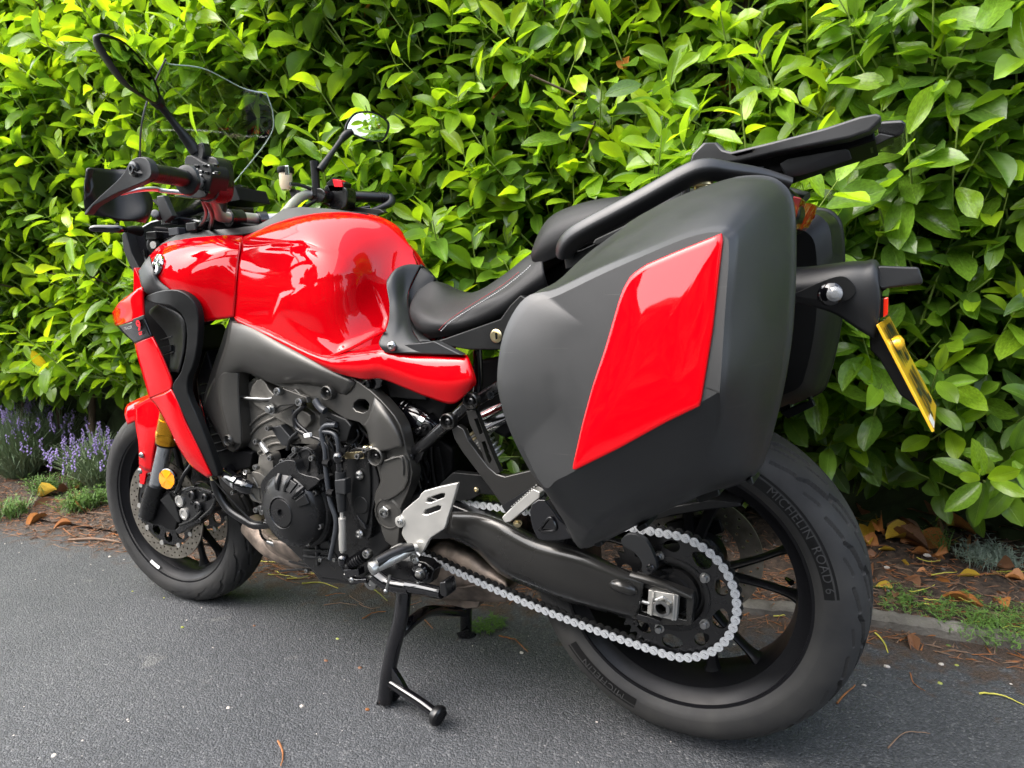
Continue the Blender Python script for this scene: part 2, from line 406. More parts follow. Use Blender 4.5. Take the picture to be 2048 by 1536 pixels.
xs = np.r_[-60, -30, -14, np.linspace(-7, 4, 140), 12, 30, 60]; ys = np.r_[-60, -30, -12, -5, np.linspace(-2.5, 1.4, 70), 3, 8, 25, 60]
def asphalt_dirt(X, Y):
    d = kerb_y(X) - Y            # distance in front of the kerb
    v = .80 - 1.5*np.clip(d, 0, 1)
    v = np.where(X < -1.6, v-.12, v)
    return np.clip(v, -.4, .72)
sheet('road', xs, ys, lambda X, Y: 0*X, 'asphalt', dirt=asphalt_dirt)
def nz(X, Y, s, seed):
    r = np.random.default_rng(seed); out = 0*X
    for k in range(9):
        a, b_, p, q = r.normal(0, s, 2).tolist() + r.uniform(0, 6.3, 2).tolist(); out = out + np.sin(a*X+p)*np.sin(b_*Y+q)
    return out/4
def bed():
    xs = np.linspace(-7, 4, 620); t = np.linspace(0, 1, 110)**1.3*4.2
    X, T = np.meshgrid(xs, t); Y = kerb_y(X) + .02 + T
    Z = .012 + .035*np.clip(T/.25, 0, 1) + .05*np.clip(T-.3, 0, 1) + .012*nz(X, Y, 16, 1)*np.clip(T/.1, 0, 1) + .008*nz(X, Y, 60, 2)*np.clip(T/.08, 0.2, 1) + rng.normal(0, .0022, X.shape)
    V = np.stack([X.ravel(), Y.ravel(), Z.ravel()], 1); ny, nx = X.shape; i = np.arange(nx*ny).reshape(ny, nx)
    F = np.stack([i[:-1, :-1].ravel(), i[:-1, 1:].ravel(), i[1:, 1:].ravel(), i[1:, :-1].ravel()], 1)
    o = mobj('soil_bed', V, F, 'soil', None, 0)
    o['kind'] = 'structure'
    for p in o.data.polygons: p.use_smooth = True
    return V.reshape(ny, nx, 3)
BED = bed()
def bed_z(x, y):
    i = int(np.clip((x+7)/11*619, 0, 619)); t = y - kerb_y(x) - .02
    j = int(np.clip(((max(t, 0)/4.2)**(1/1.3))*109, 0, 109)); return BED[j, i, 2]
def gz(x, y): return bed_z(x, y) if y > kerb_y(x)+.02 else 0.0
def kerb():
    xs = np.linspace(-.35, 4, 300); V = []; F = []
    for i, x in enumerate(xs):
        y = kerb_y(x); w = .05 + .006*math.sin(x*7) + random.uniform(-.003, .003); h = .022 + .006*math.sin(x*3.1)+random.uniform(-.003, .003)
        V += [(x, y-w*.5, -.01), (x, y-w*.5+.004, h*.7), (x, y-.008, h), (x, y+w*.5, h*.95), (x, y+w*.5+.004, -.01)]
    for i in range(len(xs)-1):
        for k in range(4): a = i*5+k; F.append((a, a+5, a+6, a+1))
    o = mobj('kerb', V, F, 'kerb_concrete'); o['kind'] = 'structure'
kerb()

# ---------------------------------------------------------------- laurel leaves
def leaf_material():
    m = bpy.data.materials.new('laurel_leaf'); m.use_nodes = True; n = m.node_tree.nodes; l = m.node_tree.links; b = n['Principled BSDF']
    at = n.new('ShaderNodeAttribute'); at.attribute_name = 'leaf_colour'
    uv = n.new('ShaderNodeUVMap'); sx = n.new('ShaderNodeSeparateXYZ'); l.new(uv.outputs[0], sx.inputs[0])
    def M(op, a, c=None, clamp=False):
        x = n.new('ShaderNodeMath'); x.operation = op; x.use_clamp = clamp
        for i, s in ((0, a), (1, c)):
            if s is None: continue
            if isinstance(s, (int, float)): x.inputs[i].default_value = s
            else: l.new(s, x.inputs[i])
        return x.outputs[0]
    u, v = sx.outputs[0], sx.outputs[1]
    av = M('ABSOLUTE', M('SUBTRACT', v, .5))
    rib = M('SUBTRACT', 1.0, M('DIVIDE', av, .035), True)           # midrib
    ph = M('SUBTRACT', M('MULTIPLY', u, 62.0), M('MULTIPLY', av, 34.0))
    sv = M('MULTIPLY', M('POWER', M('ABSOLUTE', M('COSINE', M('MULTIPLY', ph, .5))), 22.0), M('SUBTRACT', 1.0, M('MULTIPLY', av, 1.9), True))
    ve = M('ADD', rib, M('MULTIPLY', sv, .30), True)
    mx = n.new('ShaderNodeMix'); mx.data_type = 'RGBA'; l.new(M('MULTIPLY', ve, .55), mx.inputs[0]); l.new(at.outputs['Color'], mx.inputs[6])
    li = n.new('ShaderNodeMix'); li.data_type = 'RGBA'; li.blend_type = 'ADD'; li.inputs[0].default_value = 1; l.new(at.outputs['Color'], li.inputs[6]); li.inputs[7].default_value = (.10, .13, .03, 1)
    l.new(li.outputs[2], mx.inputs[7])
    tc = n.new('ShaderNodeTexCoord'); no = n.new('ShaderNodeTexNoise'); no.inputs['Scale'].default_value = 14; no.inputs['Detail'].default_value = 4; l.new(tc.outputs['Object'], no.inputs['Vector'])
    r = n.new('ShaderNodeMapRange'); r.inputs[1].default_value = .3; r.inputs[2].default_value = .7; r.inputs[3].default_value = .72; r.inputs[4].default_value = 1.22; l.new(no.outputs[0], r.inputs[0])
    vm = n.new('ShaderNodeVectorMath'); vm.operation = 'SCALE'; l.new(mx.outputs[2], vm.inputs[0]); l.new(r.outputs[0], vm.inputs[3])
    # paler dull underside
    ge = n.new('ShaderNodeNewGeometry'); us = n.new('ShaderNodeMix'); us.data_type = 'RGBA'; l.new(ge.outputs['Backfacing'], us.inputs[0]); l.new(vm.outputs[0], us.inputs[6])
    pale = n.new('ShaderNodeMix'); pale.data_type = 'RGBA'; pale.inputs[0].default_value = .45; l.new(vm.outputs[0], pale.inputs[6]); pale.inputs[7].default_value = (.12, .18, .06, 1); l.new(pale.outputs[2], us.inputs[7])
    bn = n.new('ShaderNodeTexNoise'); bn.inputs['Scale'].default_value = 11; bn.inputs['Detail'].default_value = 6; l.new(tc.outputs['Object'], bn.inputs['Vector'])
    dm = n.new('ShaderNodeMapRange'); dm.inputs[1].default_value = .95; dm.inputs[2].default_value = 1.0; l.new(M('ADD', bn.outputs[0], M('MULTIPLY', M('POWER', M('MAXIMUM', u, M('MULTIPLY', av, 1.9)), 6.0), .33)), dm.inputs[0])
    br = n.new('ShaderNodeMix'); br.data_type = 'RGBA'; l.new(dm.outputs[0], br.inputs[0]); l.new(us.outputs[2], br.inputs[6]); br.inputs[7].default_value = (.22, .13, .035, 1); us = br
    l.new(us.outputs[2], b.inputs['Base Color'])
    rg = n.new('ShaderNodeMix'); rg.data_type = 'FLOAT'; l.new(ge.outputs['Backfacing'], rg.inputs[0]); rg.inputs[2].default_value = .27; rg.inputs[3].default_value = .6; l.new(rg.outputs[0], b.inputs['Roughness'])
    b.inputs['Specular IOR Level'].default_value = .5
    bp = n.new('ShaderNodeBump'); bp.inputs['Strength'].default_value = .5; bp.inputs['Distance'].default_value = .0015; l.new(M('SUBTRACT', 1.0, ve), bp.inputs['Height']); l.new(bp.outputs[0], b.inputs['Normal'])
    tl = n.new('ShaderNodeBsdfTranslucent'); ts = n.new('ShaderNodeVectorMath'); ts.operation = 'MULTIPLY'; l.new(vm.outputs[0], ts.inputs[0]); ts.inputs[1].default_value = (2.0, 1.9, .6); l.new(ts.outputs[0], tl.inputs[0])
    ms = n.new('ShaderNodeMixShader'); ms.inputs[0].default_value = .42; l.new(b.outputs[0], ms.inputs[1]); l.new(tl.outputs[0], ms.inputs[2])
    l.new(ms.outputs[0], n['Material Output'].inputs[0]); MAT['laurel_leaf'] = m
leaf_material()
NU, NV = 7, 5
def leaf_shape(curl, fold, twist, wave, cup=0.0):
    """unit leaf: x 0..1 along, y half width .5*w(x), z up. returns V (NU*NV,3), uv"""
    V = []; UV = []
    for i in range(NU):
        u = i/(NU-1)
        w = (math.sin(math.pi*min(1, u**1.08*.975+.02)))**.66 if u < 1 else .05
        w = max(w, .05 if i == 0 else .03)
        for j in range(NV):
            v = j/(NV-1)*2-1
            x = u; y = v*.5*w; z = fold*abs(v)*w*.22 - curl*(u**2)*.30 + .03*wave*math.sin(u*9+v*2)*abs(v) - cup*v*v*.1
            a = twist*u; y, z = y*math.cos(a)-z*math.sin(a)*.4, z + y*math.sin(a)
            V.append((x*(1-.08*curl*u), y, z)); UV.append((u, j/(NV-1)))
    F = [(i*NV+j, (i+1)*NV+j, (i+1)*NV+j+1, i*NV+j+1) for i in range(NU-1) for j in range(NV-1)]
    return np.array(V), np.array(UV), np.array(F)
NSH = 10
SH = [leaf_shape(random.uniform(-.1, .85), random.uniform(.15, .9), random.uniform(-.5, .5), random.uniform(0, 1.0)) for _ in range(NSH)]
def leaf_mesh(name, V, UV, F, colv, material='laurel_leaf'):
    me = bpy.data.meshes.new(name); me.vertices.add(len(V)); me.vertices.foreach_set('co', V.astype('f').ravel())
    me.loops.add(F.size); me.loops.foreach_set('vertex_index', F.astype('i').ravel()); me.polygons.add(len(F)); me.polygons.foreach_set('loop_start', np.arange(0, F.size, 4, dtype='i'))
    me.update(); me.polygons.foreach_set('use_smooth', np.ones(len(F), bool))
    ul = me.uv_layers.new(name='UVMap'); ul.data.foreach_set('uv', UV[F.ravel()].astype('f').ravel())
    a = me.color_attributes.new('leaf_colour', 'FLOAT_COLOR', 'POINT'); a.data.foreach_set('color', np.c_[colv, np.ones(len(colv))].astype('f').ravel())
    me.materials.append(MAT[material]); return me
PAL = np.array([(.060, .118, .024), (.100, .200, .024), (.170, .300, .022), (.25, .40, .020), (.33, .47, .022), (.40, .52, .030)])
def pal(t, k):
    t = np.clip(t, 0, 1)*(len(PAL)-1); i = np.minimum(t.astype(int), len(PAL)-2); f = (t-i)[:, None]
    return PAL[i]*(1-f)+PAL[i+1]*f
def hedge():
    A = 0
    H = empty('laurel_hedge', (-1.2, .95, 0), 'tall evergreen laurel hedge with glossy green leaves along the soil bed behind the motorcycle', 'hedge')
    off_ = np.array([-1.2, .95, 0])
    O, AX, SD, NN, LL, WW, CV, SHI, Z = [], [], [], [], [], [], [], [], []
    stems = []
    def bulge(x, z): return .13*np.sin(x*2.3+1.1*np.sin(z*2.1))*np.sin(z*2.7+x*.9+1) + .07*np.sin(x*5.3+2)*np.sin(z*4.9+.5)
    shoots = []
    for layer, (dep, sp) in enumerate(((0, .104), (.09, .104), (.21, .112))):
        for x in np.arange(-7.6, 3.0, sp):
            for z in np.arange(.18, 3.5, sp):
                xx = x + random.uniform(-.5, .5)*sp; zz = z + random.uniform(-.5, .5)*sp
                lo = np.interp(xx, [-6, -2.2, -1.2, 0, 2], [.55, .46, .36, .26, .27])
                if zz < lo + .06*math.sin(xx*4) - (.05 if layer else 0): continue
                if zz > 1.15+.62*(math.hypot(xx-.34, 1.9)) + .35: continue      # above the frame by a good margin
                under = max(0, (lo+.28-zz))/.28
                yy = face_y(xx) + bulge(xx, zz) + dep + random.gauss(0, .05) + .14*under**1.5
                shoots.append((xx, yy, zz, layer, 1-min(1, under)))
    for (x, y, z, layer, hi) in shoots:
        out = np.array([random.gauss(-.05, .45) + (-.35 if x < -1.4 else 0), -random.uniform(.3, .9), random.uniform(.55, 1.25)])
        if hi < .4: out[2] *= .35
        out /= np.linalg.norm(out)
        ln = random.uniform(.11, .24); k = random.randint(6, 11); fresh_lit = min(1, max(0, random.gauss(.50, .21) - .10*layer + .10*(z-1.0) - .20*(x+1.0)*.25))  # leaf age, plus sunlit brightening towards the upper left put into the colour
        base = np.array([x, y, z]) ; phi = random.uniform(0, 6.28); _, a1, a2 = axis_basis(out)
        big = random.uniform(.85, 1.12)
        if layer < 2: stems.append((base-out*.10, base+out*ln, random.uniform(.0018, .003)))
        for q in range(k):
            t = (q+random.uniform(-.2, .2))/k; t = min(max(t, 0), 1)
            phi += 2.4 + random.gauss(0, .25); rad = math.cos(phi)*a1 + math.sin(phi)*a2
            al = math.radians(92 - 58*t**1.6 + random.gauss(0, 9)); ax = out*math.cos(al) + rad*math.sin(al)
            ax = ax + np.array([0, 0, -.12*(1-t) + random.gauss(0, .10)]); ax /= np.linalg.norm(ax)
            nn = out*math.sin(al) - rad*math.cos(al) + np.array([0, -.25, .35]); nn = nn - ax*(nn@ax); nn /= np.linalg.norm(nn); sd_ = np.cross(nn, ax)
            tw = random.gauss(0, .22); sd_, nn = sd_*math.cos(tw)+nn*math.sin(tw), nn*math.cos(tw)-sd_*math.sin(tw)
            L = random.uniform(.094, .140)*big*(1-.30*t**3)
            O.append(base + out*ln*t + ax*.012); AX.append(ax); SD.append(sd_); NN.append(nn); LL.append(L); WW.append(L*random.uniform(.38, .50)*(1-.12*t))
            CV.append(fresh_lit*.72 + .38*t**2 - .10 + random.gauss(0, .09)); SHI.append(random.randrange(NSH))
    O, AX, SD, NN = map(np.array, (O, AX, SD, NN)); LL, WW, CV, SHI = map(np.array, (LL, WW, CV, SHI))
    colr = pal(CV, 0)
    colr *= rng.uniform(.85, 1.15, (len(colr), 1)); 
    _c = O+AX*.05-CAM; _z = _c@CF; _x = 1024+FPX*(_c@CR)/_z; _y = 768-FPX*(_c@CU)/_z; yel = (rng.random(len(colr)) < .004) & ~((_x > 1550) & (_y > 450)); colr[yel] = np.array([.55, .40, .02])*rng.uniform(.8, 1.1, (yel.sum(), 1))
    brn = rng.random(len(colr)) < .003; colr[brn] = (.38, .14, .03)
    # on-screen size of each leaf
    ctr = O + AX*(LL[:, None]*.5); d = ctr-CAM; zc = d@CF; sx = 1024+FPX*(d@CR)/zc; sy = 768-FPX*(d@CU)/zc
    n_to = np.abs((NN*(d/np.linalg.norm(d, axis=1)[:, None])).sum(1))
    vis = (sx > 20) & (sx < 2030) & (sy > 15) & (sy < 1000) & (zc > .5)
    keep = (sx > -1300) & (sx < 3300) & (sy > -500) & (zc > .3); 
    front = face_y(ctr[:, 0]) - ctr[:, 1]
    score = np.where(vis & (front > -.12), LL*WW*n_to/zc**2*(1+2*np.clip(front+.1, 0, .3)), -1)
    idx = np.argsort(-score)[:290]; ind = np.zeros(len(O), bool); ind[idx] = True
    # individual leaves: 24 shared meshes (shape x colour)
    cq = np.digitize(CV, [.2, .4, .6, .8]); protos = {}
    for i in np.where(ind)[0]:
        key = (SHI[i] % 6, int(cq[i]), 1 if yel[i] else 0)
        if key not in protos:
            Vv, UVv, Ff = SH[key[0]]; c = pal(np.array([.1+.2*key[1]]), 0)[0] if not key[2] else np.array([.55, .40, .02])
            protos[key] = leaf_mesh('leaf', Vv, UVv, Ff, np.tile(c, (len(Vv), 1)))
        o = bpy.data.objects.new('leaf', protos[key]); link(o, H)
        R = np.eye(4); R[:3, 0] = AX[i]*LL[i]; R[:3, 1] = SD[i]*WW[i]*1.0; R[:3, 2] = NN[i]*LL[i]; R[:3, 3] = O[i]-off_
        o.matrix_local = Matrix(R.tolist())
    rest = np.where(~ind & keep)[0]
    Vb = np.stack([SH[s][0] for s in range(NSH)]); nv = NU*NV; F0 = SH[0][2]; UV0 = SH[0][1]
    B = Vb[SHI[rest]]
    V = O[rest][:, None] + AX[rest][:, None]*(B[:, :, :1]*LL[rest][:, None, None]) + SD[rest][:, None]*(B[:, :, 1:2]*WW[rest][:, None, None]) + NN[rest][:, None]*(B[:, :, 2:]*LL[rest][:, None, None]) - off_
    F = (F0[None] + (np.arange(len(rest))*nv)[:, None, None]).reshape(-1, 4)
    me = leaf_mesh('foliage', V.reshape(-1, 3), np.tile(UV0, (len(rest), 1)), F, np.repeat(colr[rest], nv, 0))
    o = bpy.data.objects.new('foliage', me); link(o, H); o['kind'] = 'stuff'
    # shoots and woody stems
    V = []; F = []
    for a, b_, r in stems:
        if not (-5 < a[0] < 2.2): continue
        P = np.array([a, (a+b_)/2+rng.normal(0, .006, 3), b_]); v, f = tube_geo(P, [r*1.4, r, r*.6], 5, False); k = len(V); V += v; F += [tuple(i+k for i in q) for q in f]
    o = mobj('shoot_stems', V, F, 'green_stem', H, 180); o['kind'] = 'stuff'
    V = []; F = []
    for x in np.arange(-6.5, 2.8, .22):
        x0 = x+random.uniform(-.08, .08); y0 = face_y(x0)+random.uniform(.30, .62); P = [np.array([x0, y0, -.05])]
        for k in range(7): P.append(P[-1]+np.array([random.gauss(0, .06), random.gauss(-.01, .04), .33]))
        v, f = tube_geo(catmull(np.array(P), 3), np.linspace(.019, .007, 22), 7, False); k = len(V); V += v; F += [tuple(i+k for i in q) for q in f]
        for k in range(2, 7):
            for s in range(2):
                a = P[k]; b_ = a+np.array([random.gauss(0, .16), -random.uniform(.12, .38), random.uniform(.05, .26)]); v, f = tube_geo(np.array([a, (a+b_)/2+rng.normal(0, .015, 3), b_]), [.006, .005, .003], 5, False); q_ = len(V); V += v; F += [tuple(i+q_ for i in q) for q in f]
    o = mobj('branches', V, F, 'bark', H, 180); o['kind'] = 'stuff'
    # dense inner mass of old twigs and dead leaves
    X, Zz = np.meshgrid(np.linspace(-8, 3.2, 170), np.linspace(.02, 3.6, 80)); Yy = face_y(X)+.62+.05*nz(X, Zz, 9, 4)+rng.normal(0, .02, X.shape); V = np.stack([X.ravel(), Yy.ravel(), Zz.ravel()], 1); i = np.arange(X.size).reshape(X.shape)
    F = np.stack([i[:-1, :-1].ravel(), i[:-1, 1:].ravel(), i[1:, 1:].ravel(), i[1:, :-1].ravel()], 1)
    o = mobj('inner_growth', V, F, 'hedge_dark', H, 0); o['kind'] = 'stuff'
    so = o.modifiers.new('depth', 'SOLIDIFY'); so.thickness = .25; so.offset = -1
hedge()
# ================================================================ MOTORCYCLE
BX = -0.75
bike = empty('motorcycle', (BX, 0, 0), 'red sport touring motorcycle with black side cases parked on its centre stand beside the hedge', 'motorcycle')
ZR = .336; ZF = .300; XF = -1.5

def tyre_mesh(name, R, w, groove, parent, seg=1200, bead=.222):
    """R outer radius, w half width; tread cut by groove(theta, s) -> depth; s = signed distance from crown along the surface"""
    sec = []   # crown profile sampled from bead to bead
    ts = np.linspace(-1, 1, 151 if w > .08 else 91)
    crown = 1.22
    for t in ts:
        a = t*crown*math.pi/2*.82
        y = w*math.sin(a)/math.sin(crown*math.pi/2*.82) if abs(a) < math.pi/2 else w*math.sin(a)
        y = w*math.sin(t*math.pi/2*1.02) ; rr = R - (R-bead-.022)*(1-math.cos(t*math.pi/2*1.0))**1.15*.92
        sec.append((y, rr, t))
    prof = [(-w*.78, bead, -1.3), (-w*.86, bead+.008, -1.2), (-w*.965, bead+.018, -1.1)] + sec + [(w*.965, bead+.018, 1.1), (w*.86, bead+.008, 1.2), (w*.78, bead, 1.3)]
    Y = np.array([p[0] for p in prof]); RR = np.array([p[1] for p in prof]); T = np.array([p[2] for p in prof])
    th = np.arange(seg)*2*math.pi/seg
    TH, TT = np.meshgrid(th, T, indexing='ij'); D = groove(TH, TT)
    Rg = RR[None]-D*np.clip((1-abs(TT))*4, 0, 1); V = np.stack([Rg*np.cos(TH), np.broadcast_to(Y, Rg.shape)*(1-.0*D), Rg*np.sin(TH)], -1).reshape(-1, 3)
    n = len(prof); i = np.arange(seg*n).reshape(seg, n); j = np.roll(i, -1, 0)
    F = np.stack([i[:, :-1], j[:, :-1], j[:, 1:], i[:, 1:]], -1).reshape(-1, 4)
    return mobj(name, V, F, 'tyre_rubber', parent, 32, local=True)
def groove_fn(period, w):
    def seg_d(u, v, a, b, c, d):      # distance from point to segment
        L2 = (c-a)**2+(d-b)**2; t = np.clip(((u-a)*(c-a)+(v-b)*(d-b))/L2, 0, 1); return np.hypot(u-a-t*(c-a), v-b-t*(d-b))
    def g(TH, TT):
        out = 0*TH
        for side in (-1, 1):
            s = side*TT*w*1.35*1.22; u0 = (TH*.30 + (.5*period if side > 0 else 0))
            for k in (-1, 0, 1):
                u = np.mod(u0, period)-k*period
                for (a, b, c, d, wd, dp) in ((.000, .016, .052, .029, .0042, .0055), (.052, .029, .068, .040, .0034, .0050),
                                             (.018, .042, .078, .057, .0019, .0045), (.0775, .0568, .079, .0572, .0034, .0050), (.064, .050, .108, .064, .0040, .0052), (.108, .064, .122, .077, .0032, .0045),
                                             (.082, .020, .124, .032, .0019, .0045), (.006, .076, .046, .088, .0030, .0038), (.070, .082, .100, .092, .0019, .0030)):
                    di = seg_d(u, s, a, b, c, d); out = np.maximum(out, dp*1.3*np.clip((wd*1.2+.0010-di)/.0014, 0, 1))
        return out
    return g
def wheel(name, pos, R, w, rimw, steer=0, lw_side=-1, nsp=5, hubr=.034, label=None):
    """rim is the part, its tyre, spokes and discs are pieces of it"""
    f = rimw; prof = [(.2335, -f), (.2335, -f+.006), (.224, -f+.012), (.219, -f+.022), (.208, -f*.45), (.205, 0), (.208, f*.45), (.219, f-.022), (.224, f-.012), (.2335, f-.006), (.2335, f), (.2265, f), (.2265, f-.004), (.213, f-.017), (.203, f-.021), (.197, f*.35), (.195, 0), (.197, -f*.35), (.203, -f+.021), (.213, -f+.017), (.2265, -f+.004), (.2265, -f), (.2335, -f)]
    o = lathe(name, (0, 0, 0), (0, 1, 0), prof, 'rim_black', bike, 96, 30, local=True)
    o.location = Vector(pos)-Vector((BX, 0, 0)); o.rotation_mode = 'QUATERNION'
    ROOT[o.name] = np.zeros(3)
    if steer: o.rotation_quaternion = Quaternion((math.sin(math.radians(25)), 0, math.cos(math.radians(25))), steer)
    tyre_mesh('tyre', R, w, groove_fn(.30*2*math.pi/15, w), o, seg=1500 if R > .31 else 700)
    lathe('hub', (0, 0, 0), (0, 1, 0), [(.016, -.062), (hubr+.012, -.062), (hubr+.012, -.052), (hubr, -.045), (hubr, .045), (hubr+.012, .052), (hubr+.012, .062), (.016, .062), (.016, -.062)], 'rim_black', o, 40, 30, local=True)
    for k in range(nsp):
        for s in (-1, 1):
            a0 = 2*math.pi*k/nsp + .16; a1 = a0 + s*.235; P = []
            for t, wd in ((0, .017), (.25, .0125), (.6, .0105), (.88, .012), (1, .020)):
                r = hubr*.9 + t*(.199-hubr*.9); a = a0+(a1-a0)*t**.8 + s*.05*(1-t); P.append((r*math.cos(a), 0, r*math.sin(a), wd))
            P = np.array(P); V, F = tube_geo(catmull(P, 3)[:, :3], catmull(P, 3)[:, 3], 8, True, .62)
            V = [np.array([v[0], v[1]*1.25, v[2]]) for v in V]
            mobj('spoke', V, F, 'rim_black', o, 40, local=True)
    return o
def disc_mesh(R, r, holes, hr, th, y, name, parent, material='disc_steel', wave=0):
    bm = bmesh.new(); ed = []
    def loop(pts):
        v = [bm.verts.new(p) for p in pts]; ed.extend(bm.edges.new((v[i], v[(i+1) % len(v)])) for i in range(len(v)))
    loop([((R+wave*math.cos(10*t))*math.cos(t), y, (R+wave*math.cos(10*t))*math.sin(t)) for t in np.arange(96)*2*math.pi/96]); loop([(r*math.cos(t), y, r*math.sin(t)) for t in np.arange(72)*2*math.pi/72])
    for (ra, n, ph) in holes:
        for k in range(n):
            t = 2*math.pi*k/n+ph; cx, cz = ra*math.cos(t), ra*math.sin(t); loop([(cx+hr*math.cos(q), y, cz+hr*math.sin(q)) for q in np.arange(8)*math.pi/4])
    bmesh.ops.triangle_fill(bm, use_beauty=True, use_dissolve=False, edges=ed); r_ = bmesh.ops.extrude_face_region(bm, geom=bm.faces[:])
    for v in r_['geom']:
        if isinstance(v, bmesh.types.BMVert): v.co.y += th
    bmesh.ops.recalc_face_normals(bm, faces=bm.faces); me = bpy.data.meshes.new(name); bm.to_mesh(me); bm.free(); me.materials.append(MAT[material])
    o = bpy.data.objects.new(name, me); link(o, parent); return o
def arc_text(txt, parent, r0, ang_mid, y, size, material, cw=True, lift=.0018, span=None, sidey=None, bold=.0):
    cu = bpy.data.curves.new('t', 'FONT'); cu.body = txt; cu.size = size; cu.extrude = .0; cu.align_x = 'CENTER'; cu.offset = bold; cu.space_character = 1.1
    ob = bpy.data.objects.new('t', cu); COL.objects.link(ob); dg = bpy.context.evaluated_depsgraph_get(); me = bpy.data.meshes.new_from_object(ob.evaluated_get(dg)); bpy.data.objects.remove(ob)
    bm = bmesh.new(); bm.from_mesh(me)
    for v in bm.verts:
        x, h = v.co.x, v.co.y; r = r0+h; a = ang_mid - x/r0; v.co = Vector((r*math.cos(a), sidey(r)-lift, r*math.sin(a)))
    bm.to_mesh(me); bm.free(); me.name = 'lettering'; me.materials.clear(); me.materials.append(MAT[material]); o = bpy.data.objects.new('lettering', me); link(o, parent); return o
def band(parent, r0, r1, a0, a1, sidey, material, lift=.0003):
    V = []; F = []; n = 40
    for i in range(n+1):
        a = a0+(a1-a0)*i/n
        for r in (r0, (r0+r1)/2, r1): V.append((r*math.cos(a), sidey(r)-lift, r*math.sin(a)))
    for i in range(n):
        for k in range(2): F.append((i*3+k, i*3+k+1, i*3+3+k+1, i*3+3+k))
    return mobj('sidewall_band', V, F, material, parent, 40, local=True)
def side_y(R, w, bead):
    ts = np.linspace(-1, 0, 200); rr = R-(R-bead-.022)*(1-np.cos(ts*math.pi/2))**1.15*.92; yy = w*np.sin(ts*math.pi/2*1.02); o_ = np.argsort(rr)
    return lambda r: float(np.interp(r, rr[o_], yy[o_]))

# ---------------------------------------------------------------- rear wheel
rw = wheel('rear_wheel', (0, 0, ZR), .315, .090, .079, nsp=5, hubr=.045)
sy = side_y(.315, .090, .222)
def ang(px_, py_, y=-.085, c=(0, ZR)):
    p = U(px_, py_, y); return math.atan2(p[2]-c[1], p[0]-c[0])
am = ang(1222, 1345); ar = ang(1563, 1040); a6 = ang(1632, 1140)
band(rw, .2475, .2705, am-.36, am+.27, sy, 'tyre_band'); arc_text('MICHELIN', rw, .2515, am-.02, 0, .0205, 'tyre_print', sidey=sy)
arc_text('180/55 ZR17', rw, .2515, am-.64, 0, .015, 'tyre_print', sidey=sy)
band(rw, .2475, .2705, ar-.27, ar+.30, sy, 'tyre_band'); arc_text('MICHELIN', rw, .2515, ar+.01, 0, .0205, 'tyre_print', sidey=sy)
band(rw, .2475, .2705, a6-.20, a6+.20, sy, 'tyre_band'); arc_text('ROAD 6', rw, .2515, a6, 0, .0205, 'tyre_print', sidey=sy)
# right rear disc, carrier and sprocket
disc_mesh(.1225, .078, [(.088, 20, 0), (.100, 20, .1), (.112, 20, .2)], .0032, .005, .092, 'brake_disc', rw, wave=.0)
lathe('disc_carrier', (0, 0, 0), (0, 1, 0), [(.03, .06), (.055, .06), (.055, .09), (.03, .09)], 'rim_black', rw, 24, 30, local=True)
lathe('sprocket_carrier', (0, 0, 0), (0, -1, 0), [(.0, .05), (.072, .05), (.074, .085), (.070, .098), (.050, .103), (.047, .112), (.036, .112), (.034, .118), (.02, .118)], 'engine_black', rw, 48, 30, local=True)
lathe('carrier_ring', (0, 0, 0), (0, -1, 0), [(.058, .100), (.058, .1145), (.064, .1155), (.068, .1145), (.068, .100), (.058, .100)], 'engine_black', rw, 48, 30, local=True)
def sprocket():
    N = 45; pr = .1137; bm = bmesh.new(); ed = []
    def loop(pts):
        v = [bm.verts.new(p) for p in pts]; ed.extend(bm.edges.new((v[i], v[(i+1) % len(v)])) for i in range(len(v)))
    P = []
    for k in range(N):
        for f, r in ((0, .1085), (.17, .110), (.36, .1165), (.5, .1195), (.64, .1165), (.83, .110)):
            a = 2*math.pi*(k+f)/N; P.append((r*math.cos(a), -.1065, r*math.sin(a)))
    loop(P); loop([(.058*math.cos(t), -.1065, .058*math.sin(t)) for t in np.arange(48)*2*math.pi/48])
    for k in range(10):
        a0 = 2*math.pi*(k+.5)/10; H = []
        for t in np.arange(20)*2*math.pi/20:
            u, v = math.cos(t), math.sin(t); rr = .090+.0112*v*(1.0 if k % 2 else .8)*(1.2-.3*u); aa = a0+.21*u*(1 if k % 2 else .8); H.append((rr*math.cos(aa), -.1065, rr*math.sin(aa)))
        loop(H)
    bmesh.ops.triangle_fill(bm, use_beauty=True, use_dissolve=False, edges=ed); r_ = bmesh.ops.extrude_face_region(bm, geom=bm.faces[:])
    for v in r_['geom']:
        if isinstance(v, bmesh.types.BMVert): v.co.y -= .006
    bmesh.ops.recalc_face_normals(bm, faces=bm.faces); me = bpy.data.meshes.new('sprocket'); bm.to_mesh(me); bm.free(); me.materials.append(MAT['satin_black_metal']); o = bpy.data.objects.new('sprocket', me); link(o, rw)
sprocket()
for k in range(5):
    a = 2*math.pi*k/5+.62; o = bpy.data.objects.new('sprocket_nut', bolt_mesh('hex', 'steel')); link(o, rw); o.location = (.072*math.cos(a), -.1125, .072*math.sin(a)); o.rotation_mode = 'QUATERNION'; o.rotation_quaternion = Vector((0, -1, 0)).to_track_quat('Z', 'Y'); o.scale = (.0062,)*3
    o.scale[2] = .011
tube('valve_stem', [(-.02+.203, .02, .0), (.172, .03, .002)], [.006, .004], 'gloss_black', rw, world=True)

